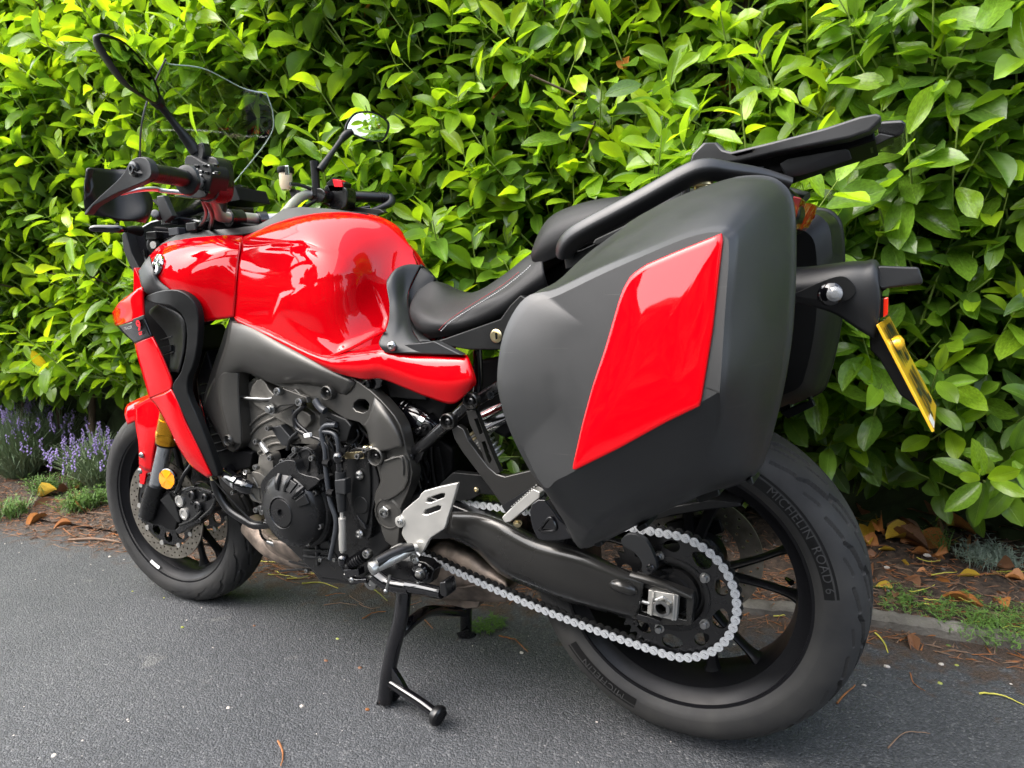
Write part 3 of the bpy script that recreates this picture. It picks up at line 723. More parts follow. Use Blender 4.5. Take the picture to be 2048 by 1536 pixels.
# ---------------------------------------------------------------- chain
def chain():
    ch = bpy.data.objects.new('drive_chain', bpy.data.meshes.new('drive_chain')); link(ch, bike)
    RS, RF = .1137, .0455; c0 = np.array([0, ZR]); c1 = np.array([-.655, .409])
    P = []
    for t in np.linspace(math.radians(92), math.radians(-100), 120): P.append(c0+RS*np.array([math.cos(t), math.sin(t)]))
    a = P[-1]; b = c1+RF*np.array([math.cos(math.radians(-97)), math.sin(math.radians(-97))])
    for t in np.linspace(0, 1, 60)[1:-1]: P.append(a*(1-t)+b*t+np.array([0, -.018*4*t*(1-t)]))
    for t in np.linspace(math.radians(-97), math.radians(-275), 40): P.append(c1+RF*np.array([math.cos(t), math.sin(t)]))
    a = P[-1]; b = P[0]
    for t in np.linspace(0, 1, 60)[1:]: P.append(a*(1-t)+b*t+np.array([0, .004*4*t*(1-t)]))
    P = np.array(P); d = np.r_[0, np.cumsum(np.linalg.norm(np.diff(P, axis=0), axis=1))]; n = int(round(d[-1]/.015875/2)*2); s = np.arange(n)*d[-1]/n
    Q = np.stack([np.interp(s, d, P[:, i]) for i in (0, 1)], 1); pitch = .015875
    def link_mesh(yp, th, hh, pins, m2='chain_metal'):
        V = []; F = []
        O_ = []
        for t in np.linspace(math.radians(62), math.radians(298), 9): O_.append((hh*math.cos(t)-pitch/2, hh*math.sin(t)))
        O_.append((0, -hh*.5))
        for t in np.linspace(math.radians(-118), math.radians(118), 9): O_.append((hh*math.cos(t)+pitch/2, hh*math.sin(t)))
        O_.append((0, hh*.5)); k = len(O_)
        for y0, y1 in ((-yp-th, -yp), (yp, yp+th)):
            b0 = len(V); V += [(u, y0, v) for u, v in O_]+[(u, y1, v) for u, v in O_]
            F += [tuple(range(b0, b0+k)), tuple(range(b0+2*k-1, b0+k-1, -1))]+[(b0+i, b0+(i+1) % k, b0+k+(i+1) % k, b0+k+i) for i in range(k)]
        for sx in (-1, 1):
            b0 = len(V); rp, ye = (.0032, -yp-th-.0015) if pins else (.0047, -.004)
            for y in (ye, -ye):
                for t in range(8): V.append((sx*pitch/2+rp*math.cos(t*math.pi/4), y, rp*math.sin(t*math.pi/4)))
            F += [tuple(range(b0, b0+8)), tuple(range(b0+15, b0+7, -1))]+[(b0+i, b0+(i+1) % 8, b0+8+(i+1) % 8, b0+8+i) for i in range(8)]
        me = bpy.data.meshes.new('chain_link'); me.from_pydata(V, [], F); me.materials.append(MAT[m2]); me.materials.append(MAT['chain_dark'])
        for pl in me.polygons:
            if pl.center.y > -.004 and not (pins and pl.center.y < -yp+.001): pl.material_index = 1
        return me
    mo = link_mesh(.0078, .0020, .0080, True); mi = link_mesh(.0053, .0020, .0074, False, 'chain_inner')
    for i in range(n):
        a, b = Q[i], Q[(i+1) % n]; m_ = (a+b)/2; o = bpy.data.objects.new('chain_link', mo if i % 2 else mi); link(o, ch); o.location = (m_[0]-BX, -.112, m_[1])
        o.rotation_euler = (0, -math.atan2(b[1]-a[1], b[0]-a[0]), 0)
    V, F = tube_geo(np.array([[-.655, -.105, .409], [-.655, -.119, .409]]), [.040, .040], 40); mobj('front_sprocket', V, F, 'satin_black_metal', ch)
chain()

# ---------------------------------------------------------------- front wheel
fw = wheel('front_wheel', (-1.5, 0, .3), .300, .060, .052, steer=.0732, nsp=5, hubr=.030)
# steer about the headstock axis, not the axle: shift the axle with it
k_ = np.array([math.sin(math.radians(25)), 0, math.cos(math.radians(25))]); o_ = np.array([-1.60, 0, 0]); v_ = np.array([-1.5, 0, .3])-o_
c_, s_ = math.cos(.0732), math.sin(.0732); pos = o_ + v_*c_ + np.cross(k_, v_)*s_ + k_*(v_@k_)*(1-c_)
fw.location = Vector(pos)-Vector((BX, 0, 0))
for yy in (-.068, .063):
    disc_mesh(.149, .114, [(.121, 28, 0), (.131, 28, .11), (.141, 28, .0)], .0030, .005, yy, 'brake_disc', fw)
    disc_mesh(.108, .045, [(.085, 5, .3), (.085, 5, .9)], .017, .005, yy, 'disc_carrier', fw, 'satin_black_metal')
    for k in range(10):
        t = k*2*math.pi/10; V, F = tube_geo(np.array([[.111*math.cos(t), yy-.002, .111*math.sin(t)], [.111*math.cos(t), yy+.006, .111*math.sin(t)]]), [.0075, .0075], 14); mobj('disc_rivet', V, F, 'satin_silver', fw, local=True)
sf = side_y(.300, .060, .222)
for a in (math.radians(215), math.radians(160)): arc_text('MICHELIN', fw, .2445, a, 0, .014, 'tyre_print', sidey=sf)
band(fw, .216, .224, math.radians(236), math.radians(246), lambda r: -.0525+(.2265-r)*.5, 'white_paint')

# ---------------------------------------------------------------- swingarm
sw = surf('swingarm', [
    [(905, 1022, -.13), (903, 1028, -.150), (900, 1045, -.155), (897, 1062, -.150), (895, 1072, -.12)],
    [(955, 1026, -.13), (953, 1032, -.162), (950, 1062, -.170), (948, 1084, -.160), (948, 1096, -.12)],
    [(1005, 1040, -.13), (1002, 1048, -.168), (1000, 1090, -.178), (1000, 1130, -.166), (1000, 1144, -.12)],
    [(1075, 1074, -.13), (1072, 1084, -.168), (1068, 1120, -.178), (1064, 1160, -.168), (1062, 1174, -.12)],
    [(1160, 1100, -.13), (1158, 1110, -.166), (1152, 1145, -.174), (1148, 1190, -.165), (1146, 1204, -.12)],
    [(1235, 1135, -.13), (1232, 1143, -.160), (1228, 1170, -.166), (1224, 1212, -.158), (1222, 1224, -.12)],
    [(1290, 1158, -.13), (1288, 1164, -.152), (1284, 1186, -.155), (1278, 1226, -.150), (1276, 1240, -.12)]], 'swingarm_paint', bike, n=8, th=.006, smooth=80)
plate('axle_plate', [(1268, 1150, -.146), (1300, 1158, -.146), (1385, 1190, -.146), (1388, 1200, -.146), (1382, 1252, -.146), (1300, 1250, -.146), (1262, 1236, -.146)], 'swingarm_paint', sw, th=.02, bevel=.002,
      holes=[[(1286, 1176, -.146), (1372, 1196, -.146), (1372, 1240, -.146), (1284, 1222, -.146)]])
tube('swingarm_rib', [(1262, 1152, -.150), (1320, 1168, -.151), (1384, 1196, -.151)], [.009, .007, .004], 'swingarm_paint', sw, n=10)
tube('swingarm_pod', [(1215, 1165, -.158), (1235, 1170, -.168), (1262, 1180, -.166), (1272, 1184, -.155)], [.004, .011, .010, .004], 'swingarm_paint', sw, n=12)
plate('chain_adjuster', [(1297, 1180, -.153), (1357, 1190, -.153), (1352, 1242, -.153), (1294, 1228, -.153)], 'satin_silver', sw, th=.014, bevel=.001)
for q in ((1306, 1182, 1302, 1230), (1349, 1190, 1345, 1240)): tube('adjuster_rail', [(q[0], q[1], -.156), (q[2], q[3], -.156)], .0022, 'satin_silver', sw, n=6)
lathe('axle_nut', U(1327, 1211, -.153), (0, -1, 0), [(.0185, 0), (.0185, .002), (.0165, .003), (.0165, .014), (.0150, .016), (.0105, .016), (.0098, .004), (0, .004)], 'steel', sw, 6, 20)
lathe('axle_end', U(1327, 1211, -.160), (0, -1, 0), [(.0135, 0), (.0135, .012), (.0105, .0125), (.0100, 0)], 'steel', sw, 24, 30)
tube('adjuster_bolt', [(1300, 1206, -.15), (1278, 1200, -.15)], .0045, 'steel', sw, n=8); bolt((1283, 1201, -.150), .006, sw, 'hex', nrm=(-1, 0, .1)); bolt((1272, 1245, -.146), .0055, sw, 'socket', 'satin_black_metal')
plate('chain_guide', [(1275, 1228), (1305, 1236), (1320, 1243), (1316, 1250), (1290, 1245), (1272, 1238)], 'satin_black_metal', sw, y=-.158, th=.01, bevel=.001)
# black inner nose of the arm where it meets the frame, and the cross member behind
plate('arm_nose', [(800, 985), (850, 990), (905, 1010), (950, 1028), (1000, 1044), (985, 1080), (1000, 1130), (960, 1105), (905, 1078), (860, 1080), (800, 1070)], 'satin_black_metal', sw, y=-.148, th=.26, bevel=.004)
surf('swingarm_right_beam', [[(x, .12, z+h) , (x, .16, z+h*.7), (x, .165, z-h*.7), (x, .12, z-h)] for x, z, h in ((-.5, .40, .03), (-.3, .385, .045), (-.1, .35, .03), (.03, .335, .022))], 'swingarm_paint', sw, th=.006, world=True)
lathe('rear_axle', (0, -.15, ZR), (0, 1, 0), [(.0125, 0), (.0125, .32)], 'steel', bike, 16)
# lower hanger that braces the mudguard behind the case
plate('hugger_bracket', [(1243, 1078), (1262, 1068), (1290, 1080), (1310, 1118), (1312, 1140), (1296, 1150), (1284, 1142), (1283, 1125), (1268, 1105), (1246, 1092)], 'grey_plastic', bike, y=-.145, th=.012, bevel=.0015, curve=3)
bolt((1301, 1136, -.148), .008, bike, 'button', 'gloss_black')
plate('chain_guard', [(880, 968), (906, 945), (1085, 962), (1120, 1000), (1105, 1012), (1060, 996), (960, 988), (940, 1000), (905, 1002), (876, 985)], 'dark_plastic', bike, y=-.135, th=.02, bevel=.002)
bolt((953, 979, -.137), .0055, bike, 'button', 'brass')
plate('rear_mudguard', [(1240, 1040), (1300, 1020), (1420, 1000), (1480, 1006), (1484, 1014), (1420, 1020), (1330, 1035), (1250, 1060)], 'dark_plastic', bike, y=-.09, th=.17, bevel=.004)
# rear brake caliper on the far side
plate('rear_caliper', [(1330, 1046), (1400, 1030), (1440, 1040), (1448, 1066), (1400, 1080), (1340, 1075)], 'satin_black_metal', bike, y=.085, th=.05, bevel=.004)
# ================================================================ ENGINE, FRAME
def wplate(*a, **k): return plate(*a, **k)
# dark engine mass (crankcase, cylinders, head) built from real blocks
blk = plate('crankcase', [(520, 905), (600, 880), (700, 890), (790, 960), (800, 1075), (760, 1110), (712, 1170), (640, 1165), (620, 1140), (560, 1080), (520, 1020), (505, 960)], 'engine_black', bike, y=-.150, th=.30, bevel=.006)
plate('sump', [(600, 1100), (740, 1100), (752, 1160), (700, 1172), (622, 1140), (605, 1120)], 'engine_black', blk, y=-.10, th=.2, bevel=.006)
cyl = plate('cylinder_block', [(498, 905), (560, 800), (690, 870), (720, 930), (610, 960), (520, 960)], 'engine_grey', bike, y=-.125, th=.26, bevel=.006)
plate('cylinder_head', [(478, 775), (510, 752), (640, 830), (660, 900), (560, 955), (500, 900), (470, 880)], 'engine_grey', bike, y=-.150, th=.30, bevel=.008)
for q in ([(492, 860), (520, 832), (590, 800)], [(498, 872), (525, 846), (596, 815)], [(510, 890), (545, 872), (600, 880)], [(516, 905), (552, 886), (606, 896)], [(560, 935), (590, 905), (640, 900)]):
    tube('cooling_rib', q, .0028, 'engine_grey', cyl, y=-.153, n=8)
plate('head_cover', [(500, 800), (508, 765), (526, 760), (548, 790), (620, 830), (600, 860), (540, 830)], 'engine_grey', bike, y=-.165, th=.04, bevel=.006, curve=3)
tube('coolant_pipe', [(470, 794), (505, 797), (540, 798), (560, 790)], .0048, 'steel', bike, y=-.17, n=10)
# air box and throttle bodies under the tank, shock absorber area: dark inner parts
plate('air_box', [(600, 700), (720, 750), (850, 790), (900, 800), (880, 850), (800, 850), (760, 830), (700, 790), (620, 760)], 'matt_black', bike, y=-.105, th=.21, bevel=.008)
plate('inner_mass', [(690, 860), (760, 870), (860, 860), (905, 900), (905, 945), (870, 985), (800, 1000), (760, 1010), (680, 960)], 'matt_black', bike, y=-.09, th=.18, bevel=.008)
plate('battery_box', [(860, 790), (960, 720), (1060, 700), (1070, 830), (1010, 880), (955, 850), (900, 860)], 'matt_black', bike, y=-.06, th=.14, bevel=.01)
rs = np.random.default_rng(3)
for k in range(16):    # wiring and hoses behind the frame
    x0 = rs.uniform(640, 720); y0 = rs.uniform(800, 850); tube('wiring', [(x0, y0), (x0+rs.uniform(-20, 20), y0+25), (x0+rs.uniform(-30, 30), y0+55), (x0+rs.uniform(-20, 40), y0+85)], rs.uniform(.0018, .0035), rs.choice(['hose_rubber', 'cable_grey', 'matt_black']), bike, y=-.158+rs.uniform(0, .02), n=7)
for k in range(16):
    x0 = rs.uniform(800, 880); y0 = rs.uniform(865, 900); tube('wiring', [(x0, y0), (x0+rs.uniform(-15, 15), y0+30), (x0+rs.uniform(-20, 20), y0+70), (x0+rs.uniform(-20, 20), y0+100)], rs.uniform(.0018, .004), rs.choice(['hose_rubber', 'matt_black', 'satin_black_metal']), bike, y=-.10+rs.uniform(-.01, .01), n=7)
for k in range(10):
    x0 = rs.uniform(560, 660); y0 = rs.uniform(1095, 1150); tube('wiring', [(x0, y0), (x0+rs.uniform(10, 40), y0+rs.uniform(-8, 12)), (x0+rs.uniform(50, 90), y0+rs.uniform(-6, 15))], .003, 'satin_black_metal', bike, y=-.13, n=7)

# frame spar, left and right
FO = [(404, 818), (420, 748), (440, 690), (457, 640), (474, 634), (560, 672), (620, 706), (690, 746), (742, 782), (775, 815), (800, 850), (812, 898), (824, 945), (815, 985), (800, 1020), (795, 1090), (770, 1082), (758, 1040), (748, 1000), (752, 980), (760, 962), (750, 925), (742, 905), (738, 870), (718, 845), (690, 838), (655, 815), (600, 790), (545, 768), (505, 752), (480, 738), (478, 800), (484, 862), (482, 888), (466, 905), (448, 890), (440, 862), (425, 840)]
fr = plate('frame_spar', FO, 'frame_paint', bike, y=-.178, th=.032, bevel=.005, curve=2, both=True, seg=3,
           holes=[[(707, 806), (716, 799), (730, 799), (738, 808), (736, 820), (726, 826), (712, 822), (706, 815)]])
# sculpted faces standing proud of the spar
surf('spar_face', [[(462, 642, -.180), (459, 652, -.190), (452, 690, -.197), (436, 738, -.192), (424, 790, -.182)],
                   [(500, 648, -.180), (500, 660, -.197), (496, 700, -.205), (490, 726, -.197), (478, 744, -.182)],
                   [(560, 678, -.180), (560, 690, -.200), (562, 722, -.207), (560, 748, -.198), (552, 766, -.182)],
                   [(630, 716, -.180), (630, 726, -.198), (630, 744, -.202), (628, 758, -.194), (624, 768, -.182)],
                   [(712, 762, -.176), (710, 768, -.1785), (706, 774, -.179), (700, 782, -.179), (694, 790, -.176)]], 'frame_paint', bike, n=6, th=.004)
surf('spar_knee', [[(750, 794, -.180), (747, 806, -.184), (744, 818, -.185), (738, 836, -.184), (728, 850, -.179)],
                   [(776, 822, -.180), (770, 830, -.190), (758, 842, -.192), (748, 856, -.188), (736, 864, -.179)],
                   [(796, 858, -.180), (790, 862, -.190), (772, 872, -.193), (752, 882, -.188), (740, 884, -.179)],
                   [(806, 892, -.180), (802, 894, -.188), (780, 900, -.190), (756, 904, -.186), (744, 906, -.179)]], 'frame_paint', bike, n=5, th=.004)
surf('spar_leg', [[(406, 815, -.179), (426, 762, -.185), (452, 740, -.191), (477, 742, -.181)], [(425, 850, -.179), (438, 802, -.186), (446, 795, -.193), (479, 800, -.181)], [(440, 872, -.179), (450, 850, -.187), (456, 848, -.193), (483, 860, -.181)], [(450, 894, -.179), (456, 886, -.186), (468, 886, -.187), (483, 889, -.180)]], 'frame_paint', bike, n=7, th=.003)
plate('spar_lower_panel', [(762, 925), (806, 910), (816, 945), (808, 978), (778, 1000), (762, 1000), (754, 985), (764, 962)], 'frame_paint', bike, y=-.186, th=.012, bevel=.003, curve=2)
tube('pocket_rim', [(770, 922), (800, 914), (806, 930), (806, 950)], .0022, 'frame_paint', bike, y=-.188, n=8)
def boss(p, r, y, mater='frame_paint', br=.007, deep=.012):
    c = U(p[0], p[1], y); o = lathe('boss', c, (0, -1, 0), [(r, -.01), (r, .004), (r*.88, .006), (r*.80, .004), (r*.78, -deep*.6), (0, -deep*.6)], mater, bike, 24, 40)
    bolt(c+np.array([0, .008*.6, 0]), br, o, 'button', 'satin_black_metal', depth=1.3); return o
for p in (((655, 786), .016, -.190), ((458, 880), .014, -.190), ((752, 913), .020, -.188)): boss(*p)
# swing arm pivot
c = U(781, 1025, -.17); lathe('pivot_ring', c, (0, -1, 0), [(.036, -.02), (.036, .008), (.031, .010), (.029, .006), (.028, -.012), (0, -.012)], 'frame_paint', bike, 40, 35)
lathe('pivot_nut', c+[-.006, 0, .004], (0, -1, 0), [(.0165, -.012), (.0165, .002), (.0135, .003), (.0135, .014), (.012, .016), (.0085, .016), (.008, .010), (0, .010)], 'steel', bike, 6, 20)
lathe('pivot_shaft', c+[-.006, 0, .004], (0, -1, 0), [(.0092, 0), (.0092, .019), (.006, .020), (.0055, .012), (0, .012)], 'steel', bike, 20, 30)
# subframe: rear stays
tube('subframe_tube', [(955, 700, -.12), (957, 760, -.125), (950, 800, -.13), (946, 812, -.13)], .0095, 'gloss_black', bike, n=14)
tube('subframe_tube', [(946, 806, -.135), (990, 778, -.13), (1040, 745, -.12)], .0115, 'satin_black_metal', bike, n=14); bolt((978, 791, -.148), .008, bike, 'socket', 'satin_black_metal', nrm=(.8, -.6, .2))
tube('subframe_tube', [(820, 910, -.15), (850, 888, -.155), (893, 850, -.158)], [.012, .0125, .0125], 'satin_black_metal', bike, n=16)
tube('subframe_tube', [(897, 846, -.158), (942, 803, -.158)], .0115, 'satin_black_metal', bike, n=14)
tube('subframe_tube', [(812, 720, .1), (1100, 560, .1)], .011, 'satin_black_metal', bike)
plate('stay_foot', [(812, 902), (832, 888), (850, 890), (846, 908), (836, 926), (820, 930), (811, 920)], 'satin_black_metal', bike, y=-.16, th=.018, bevel=.003, curve=2)
bolt((823, 914, -.162), .009, bike, 'socket', 'satin_black_metal')
boss((896, 843), .0165, -.176, 'swingarm_paint', .0075); boss((942, 802), .0165, -.176, 'swingarm_paint', .0075)
# passenger footrest hanger
plate('passenger_hanger', [(902, 858), (914, 850), (926, 858), (937, 882), (976, 934), (992, 948), (1010, 953), (1072, 938), (1100, 960), (1042, 1010), (1018, 1017), (1004, 1012), (984, 984), (924, 904), (908, 878)], 'swingarm_paint', bike, y=-.172, th=.016, bevel=.003, curve=1)
plate('passenger_hanger', [(932, 822), (950, 820), (965, 860), (985, 910), (1000, 945), (984, 950), (972, 930), (955, 880), (940, 850)], 'swingarm_paint', bike, y=-.170, th=.014, bevel=.003,
      holes=[[(948, 838), (956, 836), (966, 866), (960, 870)], [(963, 884), (970, 882), (984, 920), (979, 928), (973, 915)]])
plate('passenger_footrest', [(1003, 1035), (1018, 1020), (1065, 978), (1080, 985), (1078, 996), (1020, 1044), (1010, 1046)], 'satin_silver', bike, y=-.200, th=.022, bevel=.002)
for k in range(12): x = 1024+k*4.4; yv = 1013-k*3.9; tube('footrest_tooth', [(x, yv, -.201), (x, yv, -.176)], .0016, 'satin_silver', bike, n=6)
plate('footrest_mount', [(1002, 1012), (1062, 975), (1068, 985), (1012, 1028)], 'satin_black_metal', bike, y=-.196, th=.02, bevel=.002)
bolt((1035, 1046, -.19), .006, bike, 'hex', 'brass', nrm=(.5, -.7, -.4))
plate('case_mount', [(1062, 1010), (1090, 1000), (1120, 1040), (1146, 1062), (1140, 1078), (1090, 1082), (1072, 1074), (1060, 1040)], 'gloss_black', bike, y=-.215, th=.05, bevel=.005, curve=2)
tube('mount_rib', [(1078, 1060), (1100, 1036), (1110, 1060), (1082, 1064)], .0025, 'satin_black_metal', bike, y=-.219, n=6)
# shock absorber and linkage seen behind the hanger
tube('shock_absorber', [(950, 862, -.06), (985, 915, -.05)], .021, 'satin_silver', bike, n=20); tube('shock_reservoir', [(975, 842, -.05), (1060, 800, -.03)], .028, 'chrome', bike, n=24)
for t in np.linspace(0, 1, 7): P = U(948, 860, -.07)*(1-t)+U(986, 912, -.06)*t; lathe('spring_coil', P, U(986, 912, -.06)-U(948, 860, -.07), [(.019, 0), (.026, .002), (.026, .005), (.019, .007)], 'satin_silver' if t > .3 else 'brass', bike, 20)
tube('intake_hose', [(800, 818, -.10), (830, 832, -.11), (860, 850, -.11), (885, 868, -.10)], [.020, .024, .024, .018], 'gloss_black', bike, n=18)
for k in range(5): P = U(806+k*8, 820+k*4.5, -.105); lathe('hose_ring', P, U(885, 868, -.1)-U(800, 818, -.1), [(.022, 0), (.028, .002), (.028, .004), (.022, .006)], 'gloss_black', bike, 20)
lathe('hose_clamp', U(848, 842, -.11), U(885, 868, -.1)-U(800, 818, -.1), [(.025, 0), (.0265, 0), (.0265, .012), (.025, .012), (.025, 0)], 'chrome', bike, 24)
plate('sensor_bracket', [(822, 858), (850, 845), (862, 852), (860, 868), (835, 872)], 'satin_black_metal', bike, y=-.135, th=.008, bevel=.002, curve=2); bolt((838, 862, -.136), .006, bike, 'socket', 'satin_black_metal'); bolt((851, 856, -.136), .006, bike, 'socket', 'satin_black_metal')
plate('tank_bracket', [(722, 762), (740, 756), (765, 758), (760, 775), (745, 782), (735, 770)], 'gloss_black', bike, y=-.165, th=.02, bevel=.002); bolt((737, 768, -.167), .010, bike, 'socket', 'satin_black_metal')
plate('side_shield', [(770, 760), (800, 765), (850, 790), (852, 800), (780, 795)], 'grey_plastic', bike, y=-.115, th=.02, bevel=.002)

# generator cover (large round case)
gc = np.array([-.846, -.165, .415])
g = lathe('generator_cover', gc, (0, -1, 0), [(.098, -.03), (.098, .006), (.094, .012), (.090, .014), (.086, .034), (.082, .040), (.062, .052), (.040, .058), (.036, .060), (.034, .057), (.0325, .0575), (.031, .060), (.012, .061), (.0095, .061), (.009, .055), (0, .055)], 'engine_black', bike, 72, 28)
for k, a in enumerate((58, 30, 5)):
    a0 = math.radians(180-a-75); P = [gc+np.array([math.cos(a0)*r, -h, math.sin(a0)*r]) for r, h in ((.052, .057), (.070, .052), (.084, .041))]; tube('cover_rib', P, [.0035, .006, .005], 'engine_black', g, world=True, n=8)
for a_, b__ in ((20, 36), (40, 55), (58, 72)):
    V = []
    for aa in (a_, b__):
        pass
    a0, a1 = math.radians(a_), math.radians(b__); pts = [gc+np.array([math.cos(q)*r, -h, math.sin(q)*r]) for q, r, h in ((a0, .056, .0585), (a1, .056, .0585), (a1, .080, .0475), (a0, .080, .0475))]
    plate('cover_pad', pts, 'engine_black', g, world=True, th=.008, bevel=.0015)
plate('cover_hump', [(520, 975), (530, 952), (560, 924), (588, 922), (598, 946), (640, 960), (600, 990), (540, 1010)], 'engine_black', g, y=-.205, th=.045, bevel=.008, curve=3)
plate('crank_cover_upper', [(566, 925), (590, 900), (608, 893), (622, 898), (632, 915), (648, 980), (620, 985), (590, 950)], 'engine_black', blk, y=-.182, th=.035, bevel=.004, curve=2)
for q in ([(596, 905), (606, 940), (612, 955)], [(620, 905), (616, 940), (612, 955)], [(598, 903), (618, 899), (634, 930), (640, 975)], [(574, 925), (590, 908), (600, 902)]): tube('cover_rib', q, .0026, 'engine_black', g, y=-.184, n=8)
for p in ((594, 898), (569, 922), (628, 915), (635, 984), (644, 1051), (592, 1083)): bolt((*p, -.186), .0068, blk, 'socket', 'steel', depth=1.6)
# cam chain side cover and water pump
plate('side_cover', [(517, 915), (524, 908), (540, 908), (545, 920), (545, 950), (532, 968), (520, 962), (516, 940)], 'engine_grey', blk, y=-.176, th=.03, bevel=.003, curve=2)
plate('pump_cover', [(494, 950), (512, 944), (530, 955), (536, 975), (528, 1000), (510, 1004), (498, 990)], 'engine_grey', blk, y=-.182, th=.03, bevel=.004, curve=3)
for q in ([(506, 955), (516, 975), (520, 998)], [(500, 985), (514, 1002), (528, 1006)], [(508, 975), (532, 975)]): tube('pump_rib', q, .0022, 'engine_grey', blk, y=-.184, n=6)
for p in ((516, 933), (497, 943), (545, 915), (517, 1018), (526, 1014), (529, 1022)): bolt((*p, -.185), .0068, blk, 'socket', 'steel', depth=1.6)
tube('water_hose', [(505, 976, -.195), (488, 972, -.205), (466, 960, -.200), (455, 948, -.185), (470, 935, -.150)], [.015, .0165, .017, .017, .016], 'gloss_black', bike, n=20)
lathe('hose_clamp', U(476, 965, -.205), U(466, 960, -.2)-U(488, 972, -.205), [(.0165, -.005), (.0182, -.005), (.0182, .005), (.0165, .005), (.0165, -.005)], 'chrome', bike, 28); bolt((470, 984, -.205), .005, bike, 'socket', 'steel', depth=2)
tube('braided_hose', [(428, 958, -.19), (436, 985, -.185), (458, 1018, -.18), (490, 1040, -.175), (512, 1050, -.17), (545, 1046, -.165), (580, 1030, -.15)], .0105, 'hose_rubber', bike, n=14)
tube('thin_hose', [(425, 955, -.195), (450, 985, -.195), (500, 1038, -.185), (525, 1045, -.18)], .0025, 'hose_rubber', bike, n=7)
tube('hose_end', [(424, 948, -.19), (430, 962, -.19)], .0085, 'brass', bike)
# sensors and plugs
plate('ignition_coil', [(540, 855), (560, 850), (585, 880), (570, 893), (562, 890)], 'grey_plastic', bike, y=-.175, th=.022, bevel=.003); bolt((542, 855, -.178), .0065, bike, 'socket', 'steel', depth=2)
tube('sensor', [(519, 883, -.178), (535, 905, -.175)], [.006, .008], 'satin_silver', bike, n=12); bolt((518, 881, -.180), .0065, bike, 'socket', 'steel', depth=2)
plate('engine_bracket', [(535, 820), (555, 800), (590, 778), (612, 800), (585, 812), (550, 828)], 'frame_paint', bike, y=-.190, th=.01, bevel=.002)
plate('engine_bracket', [(552, 780), (565, 776), (612, 794), (616, 806), (560, 812), (540, 825), (532, 812)], 'frame_paint', bike, y=-.192, th=.012, bevel=.002)
for p, r in (((561, 782), .0095), ((604, 803), .0095), ((543, 818), .0085)): bolt((*p, -.196), r, bike, 'socket' if r > .009 else 'hex', 'steel', depth=1.3)
plate('regulator', [(640, 826), (648, 820), (690, 838), (702, 852), (692, 884), (680, 886), (645, 862), (638, 852)], 'dark_plastic', bike, y=-.182, th=.03, bevel=.004, curve=1)
for k in range(4): tube('regulator_slot', [(652+k*1.5, 836+k*8), (676+k*1.0, 846+k*8)], .0022, 'gloss_black', bike, y=-.184, n=6)
for q, r, m_ in (([(672, 850), (650, 852), (643, 868), (650, 900), (652, 940), (660, 1000), (672, 1040), (668, 1080), (660, 1118)], .0055, 'cable_grey'), ([(600, 866), (620, 872), (640, 878), (655, 895), (660, 930)], .0028, 'hose_rubber'), ([(585, 820), (594, 845), (612, 862), (622, 872), (640, 880), (648, 900)], .0038, 'hose_rubber'),
                ([(610, 810), (590, 830), (592, 855), (610, 868)], .0055, 'hose_rubber'), ([(630, 800), (640, 815), (650, 822)], .008, 'cable_grey'), ([(602, 858), (580, 880), (575, 900)], .004, 'hose_rubber'), ([(640, 862), (668, 868), (676, 892), (676, 915)], .0045, 'cable_grey'), ([(600, 1075), (575, 1070), (555, 1060), (530, 1040)], .003, 'hose_rubber')):
    tube('cable', q, r, m_, bike, y=-.192, n=10)
for p in ((654, 925), (662, 985)): tube('cable_tie', [(p[0]-5, p[1], -.194), (p[0]+6, p[1]+2, -.194)], .0085, 'matt_black', bike, n=8)
plate('connector', [(606, 868), (618, 866), (620, 874), (608, 876)], 'white_paint', bike, y=-.2, th=.008, bevel=.001)
# gearbox (sprocket) cover
sc = plate('sprocket_cover', [(700, 900), (724, 896), (742, 910), (752, 940), (758, 975), (745, 1020), (742, 1070), (728, 1078), (708, 1040), (694, 1000), (692, 950)], 'engine_black', bike, y=-.172, th=.05, bevel=.006, curve=2)
plate('cover_face', [(706, 950), (728, 935), (738, 925), (740, 1000), (730, 1060), (718, 1045), (702, 1010)], 'dark_plastic', sc, y=-.178, th=.012, bevel=.003, curve=2)
lathe('cover_cap', U(723, 1010, -.178), (0, -1, 0), [(.019, 0), (.019, .001), (.0175, .002), (0, .0022)], 'dark_plastic', sc, 28, 20)
for p in ((720, 950), (720, 1068)): bolt((*p, -.180), .0105, sc, 'button', 'steel')
plate('cover_rib', [(712, 1030), (728, 1048), (733, 1060), (720, 1050)], 'satin_black_metal', sc, y=-.182, th=.01, bevel=.001)
# clutch arm and quick-shifter rod
plate('clutch_arm', [(690, 905), (725, 903), (728, 918), (690, 918)], 'brass', bike, y=-.182, th=.004, bevel=.001); bolt((722, 910, -.186), .0065, bike, 'socket', 'steel', depth=2.2); bolt((737, 898, -.186), .006, bike, 'socket', 'steel', depth=2.5); tube('clutch_pin', [(728, 896, -.186), (745, 896, -.18)], .005, 'brass', bike)
b0 = U(678, 915, -.200); lathe('ball_joint', b0, (0, 0, 1), [(0, -.014), (.010, -.011), (.0135, 0), (.010, .010), (0, .013)], 'gloss_black', bike, 24, 60)
tube('quickshifter', [(679, 925, -.200), (680, 950, -.200)], .008, 'gloss_black', bike); tube('quickshifter', [(681, 943, -.200), (682, 985, -.200), (684, 1022, -.200)], [.0115, .0115, .009], 'grey_plastic', bike)
plate('quickshifter_body', [(668, 960), (690, 958), (690, 990), (670, 988)], 'grey_plastic', bike, y=-.213, th=.02, bevel=.003)
